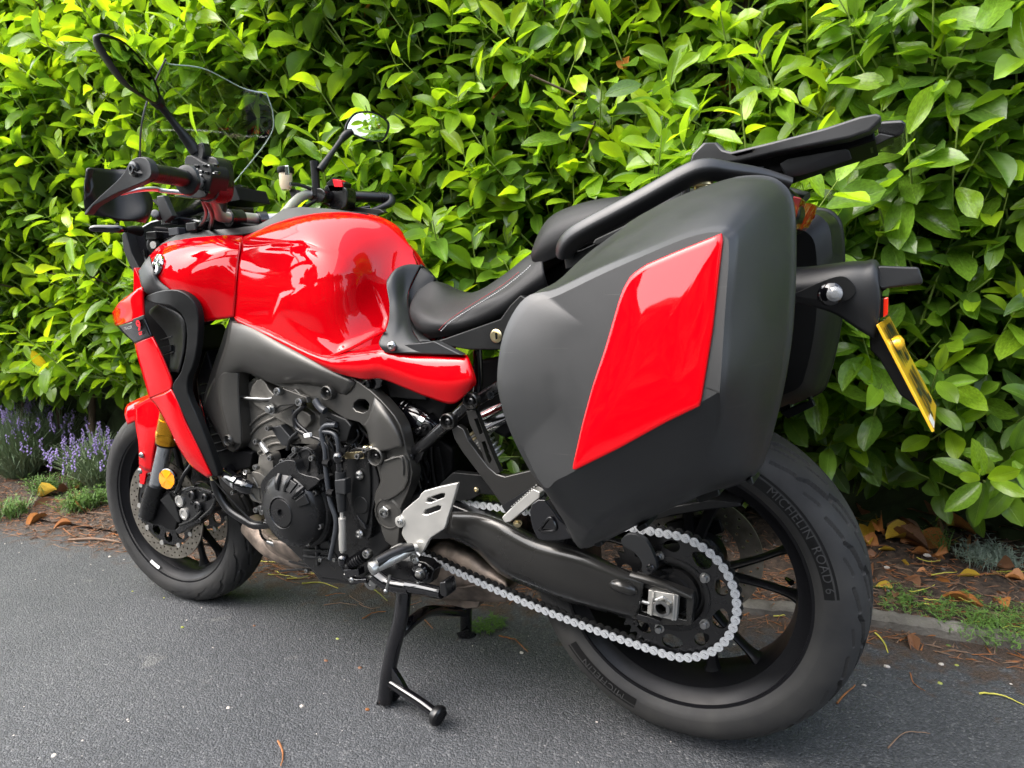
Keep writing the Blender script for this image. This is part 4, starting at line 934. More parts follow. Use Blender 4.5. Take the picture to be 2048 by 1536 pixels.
tube('shift_rod', [(684, 1022, -.200), (685, 1105, -.200)], .0045, 'satin_silver', bike); tube('shift_rod_sleeve', [(684.5, 1036, -.200), (685, 1060, -.200), (685, 1075, -.2), (686, 1100, -.200)], [.0085, .0075, .0085, .0085], 'satin_silver', bike)
lathe('ball_joint', U(687, 1120, -.200), (0, 0, 1), [(0, -.014), (.010, -.011), (.0125, 0), (.010, .010), (0, .013)], 'gloss_black', bike, 24, 60)
for p, r in (((620, 1085), .006), ((616, 1140), .005), ((672, 1118), .005), ((644, 1118), .005)): bolt((*p, -.185), r, bike, 'socket', 'steel', depth=1.6)
plate('lower_case', [(606, 1085), (655, 1080), (668, 1110), (700, 1165), (640, 1155), (606, 1125)], 'engine_black', blk, y=-.155, th=.06, bevel=.004)
for q in ([(608, 1100), (660, 1102)], [(608, 1112), (662, 1116)], [(634, 1090), (636, 1130)]): tube('case_rib', q, .0045, 'engine_black', blk, y=-.157, n=8)
# shift lever, side stand, foot rest plate
tube('shift_shaft_boot', [(694, 1133, -.215), (710, 1124, -.215), (728, 1113, -.21), (742, 1103, -.20)], [.006, .011, .012, .010], 'hose_rubber', bike, n=14)
for k in range(9): P = U(700+k*4.2, 1129-k*2.7, -.215); lathe('boot_ring', P, U(742, 1103, -.2)-U(694, 1133, -.215), [(.009, 0), (.0135, .0012), (.009, .0024)], 'hose_rubber', bike, 20)
bolt((739, 1105, -.222), .009, bike, 'socket', 'steel', depth=1.5); tube('shift_lever', [(690, 1150, -.21), (712, 1160, -.21), (735, 1160, -.21)], .006, 'gloss_black', bike); plate('lever_end', [(686, 1140), (716, 1138), (718, 1152), (690, 1156)], 'gloss_black', bike, y=-.22, th=.02, bevel=.002)
bolt((703, 1160, -.225), .006, bike, 'button', 'steel'); lathe('shift_pivot', U(741, 1165, -.20), (0, -1, 0), [(.016, -.01), (.016, .002), (.012, .004), (.0085, .004), (.008, .001), (0, .001)], 'steel', bike, 24)
lathe('peg_feeler', U(772, 1183, -.25), (0, 0, 1), [(0, -.004), (.004, -.003), (.0055, .001), (.003, .005), (0, .006)], 'steel', bike, 14, 60); tube('peg_feeler', [(772, 1182, -.25), (780, 1150, -.245)], .0028, 'steel', bike)
ss = tube('side_stand', [(752, 1150, -.205), (775, 1166, -.205), (800, 1172, -.205), (820, 1175, -.205)], [.016, .0155, .015, .014], 'gloss_black', bike, n=18)
tube('stand_leg', [(815, 1172, -.205), (850, 1178, -.21), (884, 1186, -.215)], [.013, .012, .011], 'gloss_black', ss, n=16); plate('stand_pad', [(878, 1165), (890, 1163), (894, 1188), (892, 1196), (880, 1190)], 'satin_black_metal', ss, y=-.232, th=.035, bevel=.003)
plate('stand_bracket', [(780, 1110), (850, 1125), (868, 1140), (860, 1168), (800, 1165), (760, 1160), (740, 1150)], 'satin_black_metal', bike, y=-.165, th=.03, bevel=.004)
lathe('stand_pivot', U(842, 1145, -.17), (0, -1, 0), [(.021, 0), (.021, .004), (.018, .008), (.014, .009), (0, .009)], 'gloss_black', bike, 28); bolt((841, 1147, -.178), .0085, bike, 'hex', 'steel'); bolt((836, 1167, -.212), .004, bike, 'button', 'steel')
# foot rest hanger (silver) with heel plate
hp = plate('heel_plate', [(800, 1040), (806, 1022), (838, 995), (848, 982), (908, 967), (914, 972), (902, 1015), (894, 1040), (888, 1058), (862, 1075), (852, 1092), (842, 1108), (828, 1118), (812, 1116), (806, 1106), (814, 1088), (808, 1078), (803, 1066), (806, 1052)], 'satin_silver', bike, y=-.215, th=.009, bevel=.002, curve=2, seg=3,
      holes=[[(855, 996), (882, 987), (890, 987), (888, 995), (860, 1006), (852, 1004)], [(850, 1020), (876, 1011), (882, 1013), (880, 1020), (853, 1030), (846, 1028)]])
for p in ((801, 1043), (790, 1104)): lathe('heel_plate_boss', U(*p, -.215), (0, -1, 0), [(.0115, -.02), (.0115, .003), (.009, .004), (0, .004)], 'satin_silver', hp, 24); bolt((*p, -.219), .0065, hp, 'button', 'steel')
tube('rest_bracket', [(788, 1105, -.215), (805, 1110, -.22), (826, 1114, -.225)], [.010, .011, .009], 'satin_silver', bike, n=12)
fp = tube('footrest', [(832, 1098, -.222), (815, 1102, -.240), (780, 1120, -.275), (745, 1138, -.305)], [.010, .0115, .0115, .0105], 'aluminium', bike, n=16)
tube('rubber_pad', [(826, 1096, -.230), (808, 1101, -.246), (780, 1112, -.272), (752, 1126, -.300)], [.010, .0125, .0125, .011], 'hose_rubber', fp, n=14)
for k in range(3): tube('pad_ridge', [(815, 1094+k*3, -.244), (780, 1107+k*3.5, -.275), (758, 1118+k*4, -.298)], .0022, 'hose_rubber', fp, n=6)
lathe('rest_tip', U(744, 1137, -.306), U(744, 1137, -.306)-U(780, 1120, -.275), [(.010, -.012), (.0135, -.004), (.0135, .002), (.009, .005), (0, .005)], 'aluminium', fp, 20)
bolt((832, 1120, -.228), .008, bike, 'button', 'steel'); tube('spring', [(818, 1090, -.228), (840, 1112, -.228)], .0035, 'steel', bike)
# exhaust
ex = surf('exhaust_header', [[(520, 1060, -.05), (530, 1068, -.085), (545, 1080, -.095), (560, 1075, -.07)], [(535, 1100, -.06), (548, 1095, -.10), (575, 1085, -.11), (600, 1080, -.08)], [(580, 1128, -.06), (588, 1115, -.10), (600, 1100, -.115), (620, 1090, -.08)], [(625, 1135, -.05), (628, 1122, -.09), (630, 1105, -.10), (632, 1095, -.08)]], 'copper_exhaust', bike, n=6, th=.004)
tube('exhaust_pipe', [(505, 1050, -.02), (545, 1090, -.04), (600, 1110, -.05), (650, 1110, -.05)], .034, 'copper_exhaust', bike, n=22); tube('exhaust_pipe', [(500, 1000, .03), (545, 1070, .03), (620, 1095, .03)], .03, 'copper_exhaust', bike, n=18)
tube('oxygen_sensor', [(535, 1083, -.105), (550, 1088, -.098), (562, 1092, -.09)], [.006, .008, .010], 'steel', bike, n=10); tube('sensor_wire', [(535, 1083, -.105), (525, 1075, -.11), (520, 1060, -.12), (525, 1040, -.13)], .003, 'hose_rubber', bike, n=7)
cb = surf('exhaust_chamber', [[(770, 1150, -.02), (772, 1160, -.06), (778, 1175, -.065), (790, 1188, -.03)], [(830, 1100, -.01), (832, 1120, -.06), (835, 1165, -.080), (838, 1190, -.05)], [(880, 1078, -.01), (880, 1095, -.075), (880, 1160, -.090), (880, 1196, -.06)], [(940, 1090, -.01), (938, 1105, -.075), (940, 1160, -.092), (940, 1200, -.06)], [(985, 1125, -.01), (980, 1135, -.07), (985, 1168, -.085), (985, 1202, -.06)], [(1018, 1150, 0), (1014, 1162, -.07), (1014, 1180, -.08), (1012, 1202, -.05)]], 'copper_exhaust', bike, n=7, th=.006)
plate('chamber_base', [(745, 1160), (800, 1180), (880, 1192), (950, 1205), (1000, 1200), (1015, 1185), (1000, 1155), (900, 1120), (800, 1120)], 'copper_exhaust', bike, y=-.055, th=.14, bevel=.01); tube('weld_seam', [(775, 1162, -.065), (840, 1176, -.084), (900, 1176, -.095), (940, 1172, -.095), (985, 1160, -.09)], .0022, 'copper_exhaust', cb, n=6)
plate('exhaust_outlet', [(880, 1196), (960, 1203), (955, 1216), (930, 1218), (890, 1208)], 'copper_exhaust', bike, y=-.03, th=.06, bevel=.004)
# centre stand
cs = tube('centre_stand', [(808, 1180, -.155), (802, 1235, -.168), (786, 1300, -.18), (776, 1350, -.19), (770, 1402, -.193)], [.017, .0165, .0165, .0165, .0165], 'gloss_black', bike, n=18)
fz = U(765, 1410, -.193)
plate('stand_foot', [(752, 1412, -.20), (756, 1390, -.20), (800, 1375, -.20), (812, 1380, -.17), (780, 1415, -.17), (765, 1420, -.17)], 'satin_black_metal', cs, th=(0, .004, .006), bevel=.001)
tube('crossbar', [(796, 1270, -.17), (830, 1238, -.12), (860, 1222, -.05), (905, 1222, .08), (932, 1222, .13)], .0135, 'gloss_black', cs, n=16)
tube('far_leg', [(932, 1190, .125), (932, 1225, .132), (932, 1262, .14)], .0155, 'gloss_black', cs, n=16); plate('stand_foot', [(912, 1266, .12), (935, 1258, .12), (952, 1268, .15), (940, 1282, .13), (918, 1276, .12)], 'satin_black_metal', cs, th=(0, .004, -.004), bevel=.001)
tube('kick_lever', [(775, 1362, -.193), (800, 1378, -.195), (840, 1404, -.20), (872, 1428, -.205)], [.010, .0105, .0105, .0105], 'gloss_black', cs, n=16)
plate('gusset', [(772, 1345, -.196), (780, 1330, -.196), (800, 1362, -.198), (812, 1384, -.198), (796, 1378, -.197), (776, 1364, -.196)], 'gloss_black', cs, th=.012, bevel=.001)
P = U(874, 1430, -.206); lathe('kick_pad', P, U(874, 1430, -.206)-U(840, 1404, -.2), [(0, -.010), (.017, -.008), (.0215, 0), (.0215, .006), (.018, .010), (0, .012)], 'hose_rubber', cs, 24, 30)
w_, u_, v_ = axis_basis(U(874, 1430, -.206)-U(840, 1404, -.2)); V = []; F = []
for i in range(-4, 5):
    for j in range(-4, 5):
        if i*i+j*j > 17: continue
        c = P+w_*.010+u_*i*.0040+v_*j*.0040; b0 = len(V)
        for a_, b_, h_ in ((-1, -1, 0), (1, -1, 0), (1, 1, 0), (-1, 1, 0)): V.append(c+u_*a_*.0016+v_*b_*.0016)
        V.append(c+w_*.0032); F += [(b0, b0+1, b0+4), (b0+1, b0+2, b0+4), (b0+2, b0+3, b0+4), (b0+3, b0, b0+4)]
o = mobj('pad_studs', V, F, 'hose_rubber', cs, 10)
plate('radiator', [(392, 760), (412, 700), (430, 760), (470, 900), (505, 905), (500, 935), (440, 950), (424, 900), (400, 830)], 'matt_black', bike, y=-.165, th=.33, bevel=.004)
for k in range(9): tube('radiator_fin', [(400+k*3, 770+k*17, -.167), (425+k*6, 765+k*16, -.167)], .0016, 'satin_black_metal', bike, n=5)
tube('radiator_edge', [(400, 790, -.18), (420, 870, -.18), (428, 935, -.18)], .003, 'gloss_black', bike, n=6)
plate('belly_fairing', [(475, 900), (520, 890), (520, 905), (500, 925), (460, 925)], 'red_paint', bike, y=.10, th=.02, bevel=.003)
# ================================================================ BODYWORK
tank = surf('fuel_tank', [
    [(485, 470, -.113), (480, 492, -.155), (474, 530, -.172), (470, 580, -.182), (467, 635, -.182)],
    [(548, 442, -.10), (540, 488, -.158), (538, 530, -.176), (538, 590, -.190), (536, 665, -.186)],
    [(620, 428, -.10), (612, 486, -.166), (606, 540, -.186), (606, 610, -.200), (600, 695, -.190)],
    [(700, 432, -.060), (690, 500, -.132), (680, 560, -.168), (668, 640, -.180), (664, 722, -.190)],
    [(762, 454, -.036), (750, 525, -.068), (736, 585, -.094), (722, 650, -.138), (712, 735, -.180)],
    [(795, 482, -.018), (782, 545, -.040), (776, 610, -.064), (768, 670, -.105), (758, 730, -.140)],
    [(826, 510, -.003), (836, 536, -.006), (834, 592, -.014), (822, 670, -.05), (808, 712, -.10)]],
    'red_paint', bike, n=20, th=0, mirror=True, center=.010, smooth=80, relax=70)
def poly_in(poly, x, y):
    n = len(poly); ins = np.zeros(x.shape, bool); dm = np.full(x.shape, 1e9)
    for i in range(n):
        (x0, y0), (x1, y1) = poly[i], poly[(i+1) % n]
        c = ((y0 > y) != (y1 > y)) & (x < (x1-x0)*(y-y0)/((y1-y0) if y1 != y0 else 1e-9)+x0); ins ^= c
        t = np.clip(((x-x0)*(x1-x0)+(y-y0)*(y1-y0))/((x1-x0)**2+(y1-y0)**2), 0, 1); dm = np.minimum(dm, np.hypot(x-x0-t*(x1-x0), y-y0-t*(y1-y0)))
    return np.where(ins, dm, -dm)
def press(o, regions):
    # press panels into the sheet metal; regions are traced on the near flank and mirrored to the far one
    me = o.data; co = np.zeros(len(me.vertices)*3); me.vertices.foreach_get('co', co); co = co.reshape(-1, 3)
    W = co+off(o.parent); W2 = W.copy(); W2[:, 1] = -np.abs(W2[:, 1]); d = W2-CAM; z = d@CF; X = 1024+FPX*(d@CR)/z; Yp = 768-FPX*(d@CU)/z; sg = np.where(W[:, 1] > 0, -1, 1); deep = np.clip(np.abs(W[:, 1])/.05, 0, 1)
    for poly, dep, wd, x0, x1 in regions:
        k = np.clip(poly_in(poly, X, Yp)/wd+.5, 0, 1); k = k*k*(3-2*k)*np.clip((X-x0)/(x1-x0), 0, 1); co[:, 1] += sg*dep*k*deep
    me.vertices.foreach_set('co', co.ravel()); me.update()
press(tank, [([(470, 502), (540, 490), (600, 488), (673, 508), (705, 528), (722, 547), (690, 556), (603, 574), (560, 592), (540, 640), (440, 640), (440, 500)], .004, 15, 478, 560),
             ([(548, 603), (570, 585), (610, 573), (700, 551), (730, 553), (750, 590), (768, 636), (764, 654), (720, 676), (673, 698), (612, 668), (565, 634)], .012, 20, 560, 720)])
s_ = tank.modifiers.new('skin', 'SOLIDIFY'); s_.thickness = .003
surf('tank_lower_panel', [
    [(468, 634, -.182), (470, 637, -.190), (472, 640, -.190), (475, 644, -.184)],
    [(540, 660, -.184), (540, 668, -.194), (542, 676, -.196), (545, 684, -.188)],
    [(640, 706, -.184), (645, 716, -.197), (648, 728, -.199), (650, 736, -.190)],
    [(700, 700, -.182), (705, 716, -.200), (712, 738, -.203), (722, 757, -.192)],
    [(752, 690, -.178), (752, 708, -.200), (756, 735, -.204), (762, 757, -.190)],
    [(768, 690, -.176), (776, 708, -.196), (790, 742, -.202), (812, 776, -.188)],
    [(820, 704, -.174), (830, 720, -.192), (842, 760, -.200), (860, 795, -.186)],
    [(880, 709, -.172), (888, 722, -.188), (896, 765, -.198), (906, 807, -.184)],
    [(925, 711, -.170), (930, 722, -.184), (938, 758, -.192), (935, 784, -.182)],
    [(934, 711, -.168), (940, 724, -.176), (951, 757, -.180), (951, 768, -.176)]],
    'red_paint', bike, n=7, th=.003, smooth=80)
plate('panel_seam', [(655, 712), (700, 694), (768, 658), (770, 663), (702, 699), (660, 717)], 'red_paint', tank, y=-.192, th=.006, bevel=.001)
surf('seam_backing', [[(480, 470, -.09), (476, 492, -.140), (470, 560, -.160), (464, 630, -.168)], [(496, 470, -.09), (492, 492, -.140), (486, 560, -.160), (480, 632, -.168)]], 'matt_black', bike, n=5, th=.003, center=0, mirror=True)
fc = surf('front_side_panel', [
    [(299, 512, -.165), (292, 528, -.200), (291, 545, -.212), (300, 562, -.212), (318, 577, -.205)],
    [(325, 490, -.165), (324, 508, -.205), (328, 530, -.222), (336, 556, -.226), (346, 583, -.220)],
    [(365, 477, -.150), (366, 496, -.196), (368, 522, -.216), (373, 560, -.224), (380, 606, -.216)],
    [(418, 472, -.140), (418, 490, -.180), (416, 520, -.200), (408, 580, -.210), (398, 641, -.204)],
    [(455, 470, -.130), (452, 490, -.170), (448, 520, -.186), (440, 580, -.196), (432, 640, -.192)],
    [(487, 469, -.115), (482, 492, -.158), (476, 530, -.174), (472, 580, -.184), (468, 634, -.184)]],
    'red_paint', bike, n=8, th=.003, smooth=80)
mirror_fc = [  [(x, -y, z) for x, y, z in px(c)] for c in [[(325, 490, -.165), (324, 508, -.205), (336, 556, -.226), (346, 583, -.220)], [(365, 477, -.150), (366, 496, -.196), (373, 560, -.224), (380, 606, -.216)], [(418, 472, -.140), (418, 490, -.180), (408, 580, -.210), (398, 641, -.204)], [(487, 469, -.115), (482, 492, -.158), (472, 580, -.184), (468, 634, -.184)]]]
surf('front_side_panel', mirror_fc, 'red_paint', bike, n=6, th=.003, world=True)
# round chrome badge
def badge():
    c = U(314, 529, -.222); nrm = np.array([-.25, -.93, .28]); nrm /= np.linalg.norm(nrm); o = lathe('badge', c, nrm, [(.0255, -.004), (.0255, .001), (.024, .0025), (.0225, .002), (.0222, .0005), (0, .0005)], 'chrome', bike, 40, 30)
    w, u, v = axis_basis(nrm)
    for k in range(3):     # three crossed tuning forks
        a = math.radians(90+120*k); d = u*math.cos(a)+v*math.sin(a); e = np.cross(w, d)
        tube('badge_fork', [c+w*.0015+d*.003, c+w*.0015+d*.021], .0014, 'chrome', o, world=True, n=8)
        for s in (-1, 1): tube('badge_fork', [c+w*.0015+d*.010+e*s*.0005, c+w*.0015+d*.012+e*s*.004, c+w*.0015+d*.019+e*s*.004], .0010, 'chrome', o, world=True, n=6)
        P = [c+w*.0010+r*(u*math.cos(q)+v*math.sin(q)) for q, r in ((a+.35, .019), (a+1.75, .019), (a+1.05, .006))]
        mobj('badge_field', P, [(0, 1, 2)], 'gloss_black', o, 0)
badge()
# dark trim strip along the top of tank and panels
TT_ = [(303, 508, -.165), (322, 487, -.16), (352, 470, -.15), (400, 461, -.135), (470, 456, -.12), (515, 450, -.11), (540, 436, -.09), (566, 418, -.07), (600, 413, -.06), (660, 417, -.05), (735, 427, -.02)]
TB_ = [(735, 436, -.02), (660, 432, -.06), (610, 431, -.08), (578, 437, -.09), (556, 450, -.105), (530, 462, -.115), (487, 469, -.125), (420, 473, -.145), (365, 479, -.16), (335, 492, -.172), (308, 512, -.18)]
plate('tank_trim', TT_+TB_, 'dark_plastic', bike, th=(0, .05, -.012), bevel=.002)
plate('tank_trim', [(x, -y, z) for x, y, z in px(TT_+TB_)], 'dark_plastic', bike, th=(0, -.05, -.012), bevel=.002, world=True)
plate('tank_cover_centre', [(300, 530), (330, 500), (420, 485), (520, 470), (570, 440), (640, 440), (700, 450), (600, 520), (400, 540)], 'dark_plastic', bike, y=-.08, th=.16, bevel=.004)
# grey cheek under the badge
surf('cheek_trim', [[(300, 512, -.200), (290, 524, -.215), (278, 543, -.215)], [(306, 535, -.225), (300, 550, -.232), (284, 572, -.225)], [(318, 560, -.226), (312, 572, -.232), (296, 588, -.225)], [(342, 580, -.222), (330, 588, -.228), (314, 594, -.224)]], 'grey_plastic', bike, n=6, th=.003)
plate('panel_underside', [(300, 562), (330, 578), (372, 598), (398, 641), (388, 650), (360, 640), (320, 600)], 'matt_black', bike, y=-.195, th=.05, bevel=.002)
# long black duct round the radiator
DU = [(290, 597, -.235), (300, 588, -.238), (322, 581, -.240), (345, 579, -.240), (365, 584, -.238), (386, 602, -.232), (396, 634, -.228), (394, 690, -.228), (384, 735, -.230), (376, 752, -.232), (374, 785, -.232), (390, 825, -.230), (414, 884, -.225), (432, 935, -.218), (436, 952, -.214), (424, 948, -.218), (400, 905, -.226), (370, 838, -.235), (350, 795, -.238), (344, 775, -.238), (350, 760, -.238), (362, 742, -.236), (372, 697, -.232), (372, 652, -.232), (360, 625, -.236), (338, 611, -.242), (310, 607, -.242)]
plate('radiator_duct', DU, 'dark_plastic', bike, th=.018, bevel=.006, curve=2, seg=4)
surf('duct_inner', [[(318, 607, -.232), (300, 620, -.20), (300, 640, -.16)], [(366, 636, -.228), (330, 660, -.19), (310, 680, -.15)], [(370, 690, -.226), (340, 700, -.185), (320, 720, -.15)], [(358, 745, -.230), (340, 745, -.19), (325, 760, -.15)]], 'dark_plastic', bike, n=6, th=.003)
plate('duct_backing', [(283, 590), (330, 590), (372, 640), (372, 700), (350, 765), (330, 740), (305, 680), (290, 640)], 'matt_black', bike, y=-.19, th=.02, bevel=.001)
for q in ([(322, 680), (344, 673)], [(326, 712), (347, 704)]): tube('duct_slat', q, .0018, 'grey_plastic', bike, y=-.215, n=6)
plate('duct_slat', [(318, 695), (340, 690), (342, 702), (322, 712)], 'grey_plastic', bike, y=-.205, th=.01, bevel=.001)
# red nose wing: cap, dark band with the model figure, lower blade
plate('nose_spike', [(266, 540), (270, 537), (284, 572), (284, 590), (266, 606), (266, 570)], 'red_paint', bike, y=-.20, th=.03, bevel=.003, curve=2)
surf('nose_wing', [[(266, 588, -.235), (240, 605, -.225), (226, 625, -.20)], [(284, 574, -.240), (256, 600, -.238), (229, 640, -.205)], [(287, 600, -.242), (262, 624, -.240), (232, 650, -.208)], [(289, 634, -.242), (262, 644, -.240), (234, 652, -.21)]], 'red_paint', bike, n=6, th=.004)
surf('wing_band', [[(289, 634, -.2425), (264, 643, -.2405), (234, 651, -.212)], [(296, 652, -.2425), (274, 661, -.240), (250, 668, -.218)], [(304, 672, -.242), (288, 678, -.240), (270, 686, -.228)]], 'gloss_black', bike, n=6, th=.004)
surf('wing_band_edge', [[(289, 630, -.2435), (264, 639, -.2415), (234, 648, -.212)], [(290, 637, -.2435), (266, 646, -.2415), (236, 654, -.212)]], 'grey_plastic', bike, n=6, th=.003)
def flat_text(txt, p, sx, material, parent, u, v, size, bold=0, font_shear=0, name='lettering'):
    cu = bpy.data.curves.new('t', 'FONT'); cu.body = txt; cu.size = size; cu.align_x = 'CENTER'; cu.align_y = 'CENTER'; cu.offset = bold; cu.shear = font_shear
    ob = bpy.data.objects.new('t', cu); COL.objects.link(ob); me = bpy.data.meshes.new_from_object(ob.evaluated_get(bpy.context.evaluated_depsgraph_get())); bpy.data.objects.remove(ob)
    u = np.array(u, float); v = np.array(v, float); me.name = name
    for w in me.vertices: w.co = Vector(np.array(p)+u*w.co.x*sx+v*w.co.y-off(parent))
    me.materials.clear(); me.materials.append(MAT[material]); o = bpy.data.objects.new(name, me); link(o, parent); return o
bu = U(290, 655, -.246)-U(262, 662, -.246); bu /= np.linalg.norm(bu); bv = U(280, 648, -.246)-U(284, 668, -.246); bv /= np.linalg.norm(bv)
flat_text('9', U(277, 652, -.248), 1.0, 'red_switch', bike, bu, bv, .034, .0008); flat_text('GT', U(281, 667, -.248), 1.0, 'red_switch', bike, bu, bv, .010, .0004); flat_text('TRACER', U(256, 656, -.243), .9, 'satin_silver', bike, bu, bv, .010)
surf('wing_blade', [[(305, 672, -.240), (288, 677, -.238), (270, 685, -.225)], [(318, 698, -.240), (300, 705, -.238), (276, 712, -.224)], [(332, 730, -.238), (312, 738, -.236), (285, 744, -.222)], [(344, 762, -.236), (322, 770, -.234), (296, 782, -.222)], [(343, 778, -.236), (326, 786, -.232), (300, 796, -.222)]], 'red_paint', bike, n=6, th=.004)
surf('wing_blade', [[(343, 778, -.236), (328, 786, -.234), (300, 796, -.220)], [(356, 803, -.236), (338, 812, -.238), (314, 812, -.220)], [(370, 840, -.234), (352, 850, -.238), (335, 848, -.222)], [(386, 872, -.230), (372, 890, -.234), (357, 892, -.220)], [(404, 910, -.226), (394, 920, -.228), (384, 931, -.216)], [(424, 951, -.218), (421, 953, -.218), (417, 955, -.214)]], 'red_paint', bike, n=6, th=.004)
plate('wing_inner', [(275, 690), (345, 765), (350, 790), (400, 905), (432, 950), (425, 955), (360, 880), (310, 800)], 'dark_plastic', bike, y=-.205, th=.012, bevel=.001)

# front mudguard
def fender():
    c = pos; cols = []
    a0, a1 = math.radians(112), math.radians(40)
    ax = np.array([math.cos(.073), -math.sin(.073)*-1, 0])
    for i in range(9):
        a = a0+(a1-a0)*i/8; r = .326; row = []
        for w, dr in ((-.082, -.062), (-.078, -.030), (-.062, -.006), (-.03, .004), (0, .006), (.03, .004), (.062, -.006), (.078, -.030), (.082, -.062)):
            k = 1-.55*max(0, (i-6)/2)
            p = np.array([(r+dr)*math.cos(a), w*k, (r+dr)*math.sin(a)]); q = Quaternion((0, 0, 1), .073); p = np.array(q @ Vector(p)); row.append(c+p)
        cols.append(row)
    fd = surf('front_mudguard', cols, 'red_paint', bike, n=4, th=.003, world=True, smooth=80)
    plate('mudguard_arm', [(268, 812), (300, 795), (322, 805), (334, 835), (322, 862), (316, 900), (306, 925), (303, 944), (292, 947), (288, 969), (279, 968), (278, 930), (279, 886), (276, 850)], 'red_paint', fd, y=-.105, th=.006, bevel=.0015, curve=1)
    surf('mudguard_flank', [[(269, 810, -.10), (272, 850, -.112), (278, 890, -.116), (279, 930, -.114)], [(300, 793, -.10), (296, 850, -.118), (292, 890, -.120), (290, 940, -.116)], [(325, 806, -.10), (318, 850, -.116), (308, 900, -.116), (302, 943, -.112)]], 'red_paint', fd, n=6, th=.003)
    for p in ((284, 910), (281, 942)): bolt((*p, -.122), .0085, fd, 'button', 'steel')
fender()
# forks
def fork(s):
    A = lambda a, b: [(x, y) for x, y in (a, b)]
    def pts(q):
        P = px([(a[0], a[1], -.108) for a in q])
        if s > 0: P[:, 1] *= -1; P[:, 0] += .03
        return P
    f = tube('fork_leg', pts([(350, 770), (338, 845)]), .027, 'gold_anodised', bike, world=True, n=24, smooth=0)
    P = pts([(340, 838), (334, 884)]); tube('fork_collar', [P[0], P[0]*.5+P[1]*.5, P[1]], [.028, .030, .0295], 'gold_anodised', f, world=True, n=28, smooth=0)
    for t in (.72,): Q = P[0]*(1-t)+P[1]*t; lathe('collar_ring', Q, P[1]-P[0], [(.0285, -.016), (.0308, -.012), (.0308, .007), (.0285, .010)], 'gold_anodised', f, 32)
    lathe('dust_seal', P[1], P[1]-P[0], [(.0295, -.002), (.0285, .006), (.022, .007)], 'matt_black', f, 28)
    tube('fork_stanchion', pts([(334, 880), (313, 972)]), .0205, 'fork_tube', f, world=True, n=24, smooth=0)
    tube('fork_bottom', pts([(315, 966), (305, 1000), (297, 1030)]), [.0265, .028, .024], 'engine_black', f, world=True, n=24)
    P = pts([(293, 1028)])[0]; lathe('axle_boss', P, (0, -1 if s < 0 else 1, 0), [(.024, -.02), (.024, .008), (.019, .012), (.013, .013), (.011, .013), (.010, .008), (0, .008)], 'engine_black', f, 28); bolt(P+np.array([0, -.010, 0]), .010, f, 'socket', 'steel')
    return f
fL = fork(-1); fork(1)
c = U(335, 958, -.150); rf = lathe('fork_reflector', c, (.18, -1, .05), [(.0285, -.006), (.0285, .001), (.0262, .003)], 'gloss_black', bike, 32)
w_, u_, v_ = axis_basis(np.array([.18, -1, .05]))
for k in range(8):
    a, b_ = k*math.pi/4, (k+1)*math.pi/4; P = [c+w_*.0055, c+w_*.003+.0262*(u_*math.cos(a)+v_*math.sin(a)), c+w_*(.003)+.0265*(u_*math.cos((a+b_)/2)+v_*math.sin((a+b_)/2)), c+w_*.003+.0262*(u_*math.cos(b_)+v_*math.sin(b_))]
    if k % 2: P = [p+w_*(.0022 if i == 1 else 0) for i, p in enumerate(P)]
    mobj('reflector_facet', P, [(0, 1, 2), (0, 2, 3)], 'amber_lens', rf, 0)
# front caliper
cal = plate('front_caliper', [(352, 992), (368, 976), (384, 972), (398, 982), (412, 978), (428, 990), (430, 1012), (418, 1030), (404, 1034), (396, 1046), (378, 1056), (356, 1070), (348, 1062), (364, 1044), (352, 1020)], 'satin_black_metal', bike, y=-.118, th=.04, bevel=.005, curve=1)
for q, r_ in (((386, 990), .014), ((398, 1012), .015), ((412, 994), .011)): lathe('caliper_body', U(*q, -.120), (0, -1, 0), [(r_, -.01), (r_, .006), (r_*.8, .009), (r_*.45, .009), (r_*.4, .006), (0, .006)], 'engine_black', cal, 22)
for q in ([(360, 1050), (384, 1040), (404, 1022)], [(372, 982), (396, 976), (424, 984)], [(402, 1036), (424, 1016), (432, 996)]): tube('caliper_rib', q, .004, 'engine_black', cal, y=-.124, n=8)
plate('caliper_bracket', [(300, 1010), (330, 985), (360, 990), (350, 1060), (320, 1050), (296, 1045)], 'matt_black', bike, y=-.105, th=.02, bevel=.003, curve=2)
plate('caliper_wing', [(320, 1000), (337, 987), (350, 1010), (360, 1045), (355, 1045)], 'dark_plastic', bike, y=-.128, th=.008, bevel=.001)
for p in ((359, 1002), (368, 1028)): lathe('caliper_piston_cap', U(*p, -.121), (0, -1, 0), [(.0165, -.004), (.0165, .002), (.014, .003), (.010, .003), (.009, .001), (0, .001)], 'satin_silver', bike, 28)
for p in ((386, 1006), (402, 1040), (352, 987)): bolt((*p, -.122), .006, bike, 'socket', 'satin_black_metal')
tube('brake_line', [(352, 985, -.12), (358, 972, -.13), (368, 950, -.13), (382, 930, -.12), (395, 905, -.11)], .005, 'hose_rubber', bike, n=10)
plate('caliper_detail', [(385, 985), (415, 980), (418, 1020), (392, 1030)], 'engine_grey', bike, y=-.112, th=.03, bevel=.004)
plate('steering_stem', [(330, 690), (372, 650), (400, 700), (380, 800), (350, 830), (330, 780)], 'matt_black', bike, y=-.06, th=.12, bevel=.01)
tube('steering_head', [(425, 470, 0), (395, 620, 0), (368, 760, 0)], .04, 'matt_black', bike, n=20)

